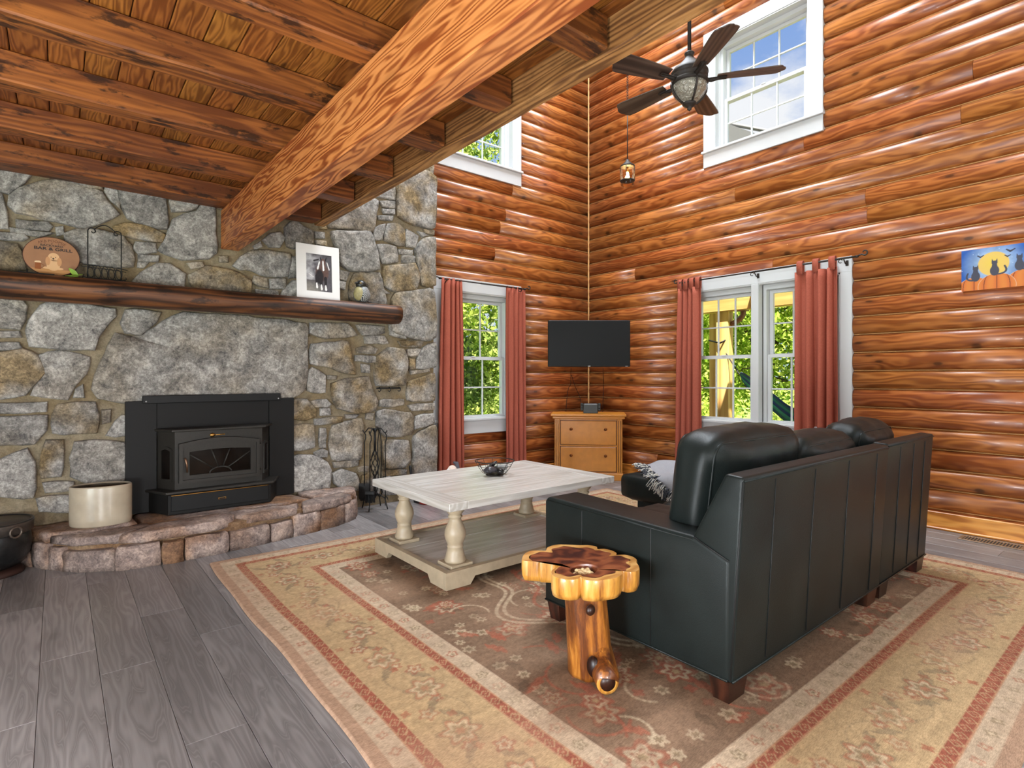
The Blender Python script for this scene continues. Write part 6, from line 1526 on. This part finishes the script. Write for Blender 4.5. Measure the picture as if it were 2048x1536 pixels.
# ================================================================== PAINTING, FLOOR VENT
def cats(U, V):
    # U 0 = left edge .. 1 ; V 0 bottom .. 1 top ; sheet 0.44 x 0.325 (the right part runs out of the picture)
    A = 1.35
    x = U*A; y = V
    n = vnoise(U, V, 9, 7, 51, 3); img = np.ones(U.shape+(3,))*np.array(S(34, 96, 186))
    dm = np.hypot(x-0.60, y-0.60); img = blend(img, np.clip(1-(dm-0.30)/0.32, 0, 1)*0.85, S(170, 200, 234)); img = img*(0.75+0.5*n)[..., None]
    img = blend(img, soft(dm-0.285, 0.02), S(246, 206, 104)); img = blend(img, soft(np.hypot(x-0.57, y-0.62)-0.13, 0.2)*0.5, S(250, 220, 70))
    rs = np.random.RandomState(9)
    for _ in range(34): img = blend(img, soft(np.hypot(x-rs.rand()*A, y-rs.rand())-0.007, 0.008)*(dm > 0.32), S(220, 235, 250))
    for cx, cy, rx, ry in ((0.24, 0.05, 0.30, 0.26), (1.18, 0.10, 0.36, 0.30), (0.66, 0.06, 0.34, 0.30)):
        m = ellm(x, y, cx, cy, rx, ry, 0.012); img = blend(img, soft(np.abs(np.sqrt(((x-cx)/rx)**2+((y-cy)/ry)**2)-1)-0.02, 0.03), S(244, 220, 190))
        rib = np.abs(np.sin((x-cx)/rx*5.2/(0.55+0.6*np.sqrt(np.clip(1-((y-cy)/ry)**2, 0, 1)))))
        img = blend(img, m, S(228, 122, 48)); img = blend(img, m*np.clip(rib*1.3-0.5, 0, 1)*0.6, S(246, 158, 66)); img = blend(img, m*(rib < 0.13)*0.8, S(110, 50, 30))
    g = S(74, 74, 88)
    def cat(cx, cy, s, tail):
        nonlocal img
        img = blend(img, ellm(x, y, cx, cy+0.09*s, 0.085*s, 0.12*s, 0.01), g); img = blend(img, capm(x, y, cx, cy+0.14*s, cx, cy+0.24*s, 0.06*s, 0.045*s), g)
        img = blend(img, ellm(x, y, cx, cy+0.28*s, 0.055*s, 0.05*s, 0.01), g)
        for e in (-1, 1): img = blend(img, capm(x, y, cx+e*0.035*s, cy+0.31*s, cx+e*0.045*s, cy+0.365*s, 0.02*s, 0.004), g)
        for q in range(8):
            a0, a1 = q/8, (q+1)/8; fx = lambda a: cx+tail*(0.06+0.15*math.sin(a*2.2))*s; fy = lambda a: cy+(0.0+0.18*a*a)*s
            img = blend(img, capm(x, y, fx(a0), fy(a0), fx(a1), fy(a1), 0.018*s, 0.018*s), g)
    cat(0.27, 0.24, 1.0, -0.8); cat(0.62, 0.34, 1.0, 1.0); cat(1.06, 0.40, 1.0, 1.0)
    for bx, by, s in ((0.36, 0.80, 1.0), (0.90, 0.86, 1.3), (0.85, 0.74, 0.9)):
        img = blend(img, capm(x, y, bx-0.05*s, by+0.03*s, bx, by-0.01*s, 0.012*s, 0.016*s), S(60, 60, 74)); img = blend(img, capm(x, y, bx, by-0.01*s, bx+0.06*s, by+0.025*s, 0.016*s, 0.010*s), S(60, 60, 74))
    return img*0.68
pa = empty('cat_painting', (XR-0.056, 1.172, 1.925), -PI/2, 'canvas painting of three black cats on pumpkins before a yellow moon', 'painting')
MB().box(0, 0.44, -0.020, 0.0, 0, 0.32, 0.002).build('canvas', plain('canvas_edge', S(206, 120, 84), 0.7), pa)
pa.location.x = XR-0.052
painted_plane('painted_face', 0.44, 0.32, 230, 170, cats, vcol_mat('acrylic', 0.5), pa, (0.22, -0.0206, 0.0))
fv = empty('floor_vent', (5.445, 0.965, 0.0), 0, 'bronze slotted floor vent beside the right baseboard', 'vent')
M_VENT = plain('vent_metal', S(128, 104, 82), 0.45, metal=0.3)
f_ = MB(); f_.box(-0.082, -0.058, -0.19, 0.19, 0, 0.006, 0.002).box(0.058, 0.082, -0.19, 0.19, 0, 0.006, 0.002).box(-0.058, 0.058, -0.19, -0.166, 0, 0.006, 0.002).box(-0.058, 0.058, 0.166, 0.19, 0, 0.006, 0.002)
f_.build('frame', M_VENT, fv); MB().box(-0.06, 0.06, -0.17, 0.17, 0.0005, 0.0015).build('duct', M_GAP, fv)
slm = MB().box(-0.058, 0.058, -0.0045, 0.0045, 0.001, 0.0055, 0.001).mesh('slat')
for k in range(18): mobj('slat', slm, M_VENT, fv, (0, -0.158+0.0186*k, 0))

# ================================================================== ADDED FILL LAMPS, UNSEEN, BESIDE AND BEHIND THE CAMERA
M_FILLGLOBE = emit_mat('fill_globe', (1.0, 0.93, 0.84), 6.0)
for (lx_, ly_, lz_, pw_, lb_) in ((-1.0, 0.7, 0.36, 125, 'added globe fill lamp left of the viewer'), (0.75, -0.75, 0.36, 75, 'added globe fill lamp behind the viewer')):
    fl_ = empty('fill_lamp', (lx_, ly_, 0.0), 0, lb_, 'lamp')
    MB().lathe([(0, 0), (0.14, 0.0), (0.14, 0.015), (0.03, 0.03), (0, 0.03)], 24).build('base', M_BRONZE, fl_)
    MB().tube([(0, 0, 0.02), (0, 0, lz_-0.14)], 0.012, 10).build('pole', M_BRONZE, fl_)
    MB().sphere((0, 0, lz_), 0.15, 20, 12).build('globe', M_FILLGLOBE, fl_)
    ld_ = bpy.data.lights.new('fill_light', 'POINT'); ld_.energy = pw_; ld_.color = (0.92, 0.96, 1.0); ld_.shadow_soft_size = 0.25
    lo_ = bpy.data.objects.new('fill_light', ld_); COL.objects.link(lo_); lo_.location = (lx_, ly_, lz_+0.22)

# ================================================================== OUTSIDE
M_GRASS = plain('meadow', S(96, 128, 48), 0.9, noise=0.35, nscale=1.2)
tag(MB().box(-60, 90, -60, 110, -1.2, -1.0).build('ground_outside', M_GRASS), kind='structure')
def leaf_mat(name, a, b):
    m = bpy.data.materials.new(name); m.use_nodes = True; nt = m.node_tree; nt.nodes.clear(); L = nt.links.new
    o = N(nt, 'ShaderNodeOutputMaterial'); mx = N(nt, 'ShaderNodeMixShader'); d = N(nt, 'ShaderNodeBsdfDiffuse'); t = N(nt, 'ShaderNodeBsdfTranslucent')
    g = N(nt, 'ShaderNodeNewGeometry'); r = ramp(nt, [(0.0, a), (1.0, b)]); L(g.outputs['Random Per Island'], r.inputs[0])
    L(r.outputs[0], d.inputs[0]); L(r.outputs[0], t.inputs[0]); mx.inputs[0].default_value = 0.5; L(d.outputs[0], mx.inputs[1]); L(t.outputs[0], mx.inputs[2]); L(mx.outputs[0], o.inputs[0]); return m
M_LEAFS = [leaf_mat('spring_leaf', S(104, 140, 30), S(220, 230, 120)), leaf_mat('mid_leaf', S(84, 118, 40), S(198, 210, 116)), leaf_mat('grey_leaf', S(96, 120, 60), S(186, 198, 130))]
M_BARK = plain('bark', S(64, 54, 44), 0.9, noise=0.3, nscale=8)
def tree(name, x, y, trunk_h, crown, nleaf, leaf, label, cat='tree', lsize=0.09, seed=0, mi=0, lean=(0, 0), z0=-1.0):
    """crown: list of (dx,dy,z,rx,rz) leaf clouds"""
    rs = np.random.RandomState(seed); t = empty(name, (x, y, z0), 0, label, cat)
    pts = [(lean[0]*k/6+0.06*math.sin(k*1.3+seed), lean[1]*k/6+0.05*math.cos(k*1.7+seed), trunk_h*k/6) for k in range(7)]
    tr_ = MB().tube(pts, [0.13-0.012*k for k in range(7)] if trunk_h > 1.5 else 0.03, 8); 
    for i, (dx, dy, z, rx, rz) in enumerate(crown):
        k = min(5, 2+i % 4); b = Vector(pts[k]); e = Vector((dx, dy, z)); tr_.tube([b, b.lerp(e, 0.5)+Vector((0, 0, 0.15)), e, e+(e-b)*0.3], [0.055, 0.04, 0.025, 0.01], 6)
        for q in range(3):
            e2 = e+Vector((rs.uniform(-1, 1)*rx*0.8, rs.uniform(-1, 1)*rx*0.8, rs.uniform(-0.5, 0.9)*rz)); tr_.tube([e, e.lerp(e2, 0.6)+Vector((0, 0, 0.08)), e2], [0.022, 0.014, 0.006], 5)
    tr_.build('trunk', M_BARK, t)
    vs = []; W = sum(c[3]*c[3]*c[4] for c in crown)
    allp = []
    for (dx, dy, z, rx, rz) in crown:
        n = int(nleaf*rx*rx*rz/W); cl_ = max(4, n//26)
        cc_ = rs.normal(size=(cl_, 3)); cc_ /= np.linalg.norm(cc_, axis=1)[:, None]; cc_ *= (rs.rand(cl_, 1)**0.4)
        c = cc_[rs.randint(0, cl_, n)]*np.array([rx, rx, rz])+np.array([dx, dy, z])
        allp.append(c+rs.normal(size=(n, 3))*np.array([0.20, 0.20, 0.13]))
    P_ = np.concatenate(allp); n = len(P_)
    a = rs.normal(size=(n, 3)); a /= np.linalg.norm(a, axis=1)[:, None]; b = rs.normal(size=(n, 3)); b -= (a*b).sum(1)[:, None]*a; b /= np.linalg.norm(b, axis=1)[:, None]
    s = (lsize*(0.6+0.8*rs.rand(n)))[:, None]
    co = np.stack([P_-a*s, P_+b*s*0.5, P_+a*s, P_-b*s*0.5], 1).reshape(-1, 3); idx = np.arange(n*4)
    me = bpy.data.meshes.new('foliage'); me.vertices.add(n*4); me.vertices.foreach_set('co', co.ravel()); me.loops.add(n*4); me.loops.foreach_set('vertex_index', idx)
    me.polygons.add(n); me.polygons.foreach_set('loop_start', np.arange(0, n*4, 4)); me.polygons.foreach_set('loop_total', np.full(n, 4)); me.update(calc_edges=True)
    o = mobj('foliage', me, M_LEAFS[mi], t); tag(o, kind='stuff'); return t
# behind the back wall (left windows)
tree('shade_tree', 4.6, 9.2, 6.0, [(0.9, 0.2, 4.6, 1.5, 1.1), (-0.9, 0.6, 5.2, 1.5, 1.2), (0.2, 1.2, 6.4, 1.7, 1.2), (1.6, 1.0, 5.9, 1.2, 1.0), (0.4, -0.8, 3.6, 1.1, 0.7), (-1.6, 0, 6.0, 1.2, 1.1)], 22000, 0, 'leafy tree with a leaning dark trunk outside the left window', seed=1, lean=(-0.9, 0.4), lsize=0.065)
tree('tall_tree', 6.6, 12.5, 8.0, [(0, 0, 6.5, 2.2, 2.0), (-1.6, 0.5, 8.0, 2.0, 1.6), (1.6, 0.3, 8.5, 2.0, 1.6), (0, 1, 10.0, 2.0, 1.5), (-1, -0.6, 4.4, 1.8, 1.2), (1.4, 0, 3.4, 1.6, 1.1)], 20000, 0, 'tall green tree beyond the leaning tree outside the back wall', seed=2, mi=1, lsize=0.085)
tree('silvery_tree', 3.4, 11.0, 8.0, [(0, 0, 6.8, 2.0, 1.8), (-1.5, 0.4, 8.2, 1.8, 1.6), (1.6, 0.2, 8.0, 1.8, 1.6), (0.4, 0.8, 9.8, 1.8, 1.4)], 18000, 0, 'grey green tree outside the upper left window', seed=3, mi=2, lsize=0.08)
tree('broad_tree', 9.5, 15.5, 8.0, [(0, 0, 5.5, 2.8, 2.6), (-2.4, 0.5, 7.5, 2.4, 2.2), (2.4, 0, 7.5, 2.6, 2.2), (0, 1, 9.8, 2.4, 1.9), (0, -1, 2.8, 2.6, 1.4)], 14000, 0, 'broad tree far behind the back wall', seed=4, mi=1, lsize=0.12)
for i, (x, y) in enumerate(((4.9, 7.6), (6.0, 8.3), (3.9, 8.0), (7.4, 9.6), (5.4, 9.9))):
    tree('shrub', x, y, 0.8, [(0, 0, 0.8, 0.75, 0.65), (0.4, 0.2, 1.2, 0.55, 0.5), (-0.4, 0, 1.1, 0.5, 0.5)], 5500, 0, ['low bright shrub under the left window', 'bushy shrub right of the low bright one outside the left window', 'shrub at the left edge of the left window view', 'shrub farther right behind the back wall', 'shrub at the foot of the tall tree'][i], 'shrub', seed=20+i, mi=i % 2, lsize=0.05)
for i, (x, y, k) in enumerate(((7.3, 13.4, 1.0), (8.9, 13.6, 1.1), (10.6, 14.0, 1.2), (6.0, 14.6, 1.2), (12.4, 15.0, 1.3))):
    tree('tall_bush', x, y, 1.2, [(0, 0, 1.3*k, 1.3*k, 1.1*k), (0.7, 0.3, 2.2*k, 1.0*k, 0.9*k), (-0.7, 0, 2.0*k, 1.0*k, 0.9*k)], 9000, 0, ['tall bush in the middle distance behind the back wall', 'bigger bush right of it at the meadow edge', 'bush at the meadow edge before the broad tree', 'bush at the foot of the silvery tree', 'rightmost bush at the meadow edge'][i], 'bush', seed=90+i, mi=(i+1) % 3, lsize=0.07)
# beyond the right wall (porch side)
tp = [(14.0, 6.8, 0, 1.0, 'bright tree straight beyond the porch'), (15.5, 4.2, 1, 1.1, 'tree beyond the hammock'), (12.5, 9.6, 0, 0.9, 'young tree left of the porch post'), (18.5, 9.5, 1, 1.2, 'darker tree in the second row beyond the porch'), (19.5, 5.6, 0, 1.2, 'pale tree at the back of the yard'), (13.0, 12.6, 1, 1.0, 'tree at the left end of the yard'), (17.5, 1.8, 0, 1.0, 'tree at the right end of the yard'), (20, 13, 0, 1.2, 'tall tree in the left back of the yard')]
for i, (x, y, mi, k, lb_) in enumerate(tp):
    tree('yard_tree', x, y, 4.5*k, [(0, 0, 3.6*k, 1.7*k, 1.3*k), (-1.0, 0.8, 4.4*k, 1.3*k, 1.0*k), (0.9, -0.8, 4.2*k, 1.3*k, 1.0*k), (0, 0, 5.2*k, 1.3*k, 0.9*k), (-0.5, 0.9, 2.2*k, 1.4*k, 0.9*k), (0.4, -1.0, 1.6*k, 1.4*k, 0.9*k)], 16000, 0, lb_, seed=40+i, mi=mi, lsize=0.07*k)
for i, (x, y) in enumerate(((10.8, 6.8), (11.6, 5.2), (11.4, 8.3), (12.6, 3.6), (10.6, 4.0))):
    tree('yard_shrub', x, y, 0.9, [(0, 0, 0.8, 0.9, 0.7), (0.5, 0.4, 1.3, 0.7, 0.6), (-0.4, -0.5, 1.2, 0.7, 0.6)], 5500, 0, ['shrub behind the porch post', 'shrub under the hammock', 'shrub left of the porch post', 'shrub beyond the foot of the hammock', 'low shrub near the porch edge'][i], 'shrub', seed=70+i, mi=i % 2, lsize=0.05)
# porch
def at(px, py, x): return onX(px, py, x)
XP = 8.0
pp = onX(1445, 760, XP)          # post seen through the left sash
def timber(name, x0, x1, y0, y1, z0, z1, label, along='z'):
    c = Vector(((x0+x1)/2, (y0+y1)/2, (z0+z1)/2)); hx, hy, hz_ = (x1-x0)/2, (y1-y0)/2, (z1-z0)/2
    if along == 'z': o = MB().box(-hz_, hz_, -hy, hy, -hx, hx, 0.008).build(name, M_PORCH, None, c, (0, -PI/2, 0))
    else: o = MB().box(-hy, hy, -hx, hx, -hz_, hz_, 0.008).build(name, M_PORCH, None, c, (0, 0, PI/2))
    return tag(o, label, 'post' if along == 'z' else 'beam')
l0 = onX(1440, 760, XP).y; l1 = onX(1455.5, 760, XP).y
timber('porch_post', XP, XP+0.16, onX(1456, 760, XP).y, onX(1432, 760, XP).y, -1.0, 2.45, 'nearer pale pine porch post seen through the double window')
XQ = XP+0.75
timber('porch_post', XQ, XQ+0.16, onX(1433, 760, XQ).y, onX(1418, 760, XQ).y, -1.0, 2.45, 'farther pale pine porch post at the left of the double window')
zb0 = onX(1480, 620, XP).z; zb1 = onX(1480, 596, XP).z
timber('porch_beam', XP-0.05, XP+0.12, onX(1462, 610, XP).y-9.0, onX(1400, 610, XP).y+1.5, zb0, zb0+0.30, 'pale pine porch beam above the double window view', along='y')
zg = zb0+0.31
rf_ = empty('porch_frame', (XR+0.2, 2.0, 0), 0, kind='structure')
for k in range(13):
    MB().box(0.0, 2.5, -0.045, 0.045, -0.07, 0.07, 0.005).build('rafter', M_PORCH, rf_, (0.0, -6+1.0*k, zg+0.19))
MB().box(0.0, 3.0, -6, 6, -0.25, -0.15).build('porch_floor', plain('porch_boards', S(150, 130, 104), 0.7, noise=0.1, nscale=3), rf_)
# gable of the porch wing, grey, low in the upper right window; it stands on the porch beam
GX = XP-0.02; GZ = zb0+0.30
ga, gb = onX(1455, 247, GX), onX(1520, 270, GX); GY = (ga.y+gb.y)/2
gw = empty('porch_gable', (GX, GY, GZ), 0, 'grey porch gable outside the upper right window', 'gable')
gp = [(ga.y+1.2-GY, 0.0), (gb.y-GY-0.45, 0.0), (gb.y-GY-0.45, gb.z-GZ-0.16), (gb.y-GY, gb.z-GZ), (ga.y-GY, ga.z-GZ), (ga.y+1.2-GY, ga.z-GZ+0.42)]
ng = len(gp)
MB().add([(0.0, y, z) for y, z in gp]+[(0.10, y, z) for y, z in gp], [tuple(range(ng)), tuple(range(2*ng-1, ng-1, -1))]+[(i, ng+i, ng+(i+1) % ng, (i+1) % ng) for i in range(ng)]).build('siding', M_SKYMETAL, gw)
MB().tube([(0.05, gb.y-GY-0.45, gb.z-GZ-0.15), (0.05, ga.y-GY, ga.z-GZ+0.01), (0.05, ga.y+1.2-GY, ga.z-GZ+0.43)], 0.03, 6).build('rake_board', M_SKYMETAL, gw)
# downspout
dsx = XP+0.10
d0, d1, d2, d3 = onX(1486, 620, dsx), onX(1485, 632, dsx), onX(1470, 645, dsx), onX(1456, 652, dsx)
dso = empty('downspout', tuple(d0), 0, 'brown downspout elbow under the porch beam', 'downspout')
MB().tube([Vector(p)-d0 for p in smooth3([tuple(d0), tuple(d1), tuple(d2), tuple(d3)])], 0.045, 4).build('pipe', plain('brown_gutter', S(120, 74, 50), 0.4), dso)
MB().box(-0.06, 0.06, -0.07, 0.07, -0.02, 0.05, 0.005).build('outlet', plain('brown_gutter2', S(120, 74, 50), 0.4), dso)
# hammock
hx_ = XP+0.05
h0 = onX(1440, 686, hx_); h1 = onX(1470, 735, hx_-0.1); h2 = onX(1480, 750, hx_-0.15); h3 = onX(1494, 762, hx_-0.2); h4 = onX(1542, 800, hx_-0.35); h5 = onX(1594, 836, hx_-0.5); h6 = onX(1680, 845, hx_-0.4); h7 = onX(1790, 800, hx_-0.2)
hm = empty('hammock', tuple(h0), 0, 'blue and green striped hammock slung from the porch post', 'hammock')
MB().tube([p-h0 for p in smooth3([h0, h1, h2])], 0.010, 6).build('rope', M_BLACK, hm)
MB().tube([Vector(p)-h0 for p in (onX(1418, 681, hx_-0.02), onX(1440, 686, hx_-0.09), onX(1456, 678, hx_-0.02))], 0.014, 6).build('strap', M_BLACK, hm)
path = smooth3([h2, h3, h4, h5, h6, h7], 8); nn = len(path)
for k, colr in enumerate((S(28, 60, 120), S(30, 110, 120), S(40, 140, 130), S(24, 70, 130), S(60, 160, 140), S(30, 90, 110))):
    vs = []; fs = []
    for i, p in enumerate(path):
        t = i/(nn-1); wd = 0.03+0.20*math.sin(PI*min(1, t*1.1))**0.8
        for e in (0, 1):
            f = (k+e)/6-0.5; vs.append((p-h0)+Vector((f*wd*0.5, 0.0, -f*wd*1.3+0.06*wd*math.cos(6*f))))
    for i in range(nn-1): a = i*2; fs.append((a, a+1, a+3, a+2))
    o = MB().add(vs, fs, True).build('cloth_stripe', plain('hammock_%d' % k, colr, 0.8), hm); md = o.modifiers.new('thickness', 'SOLIDIFY'); md.thickness = 0.004
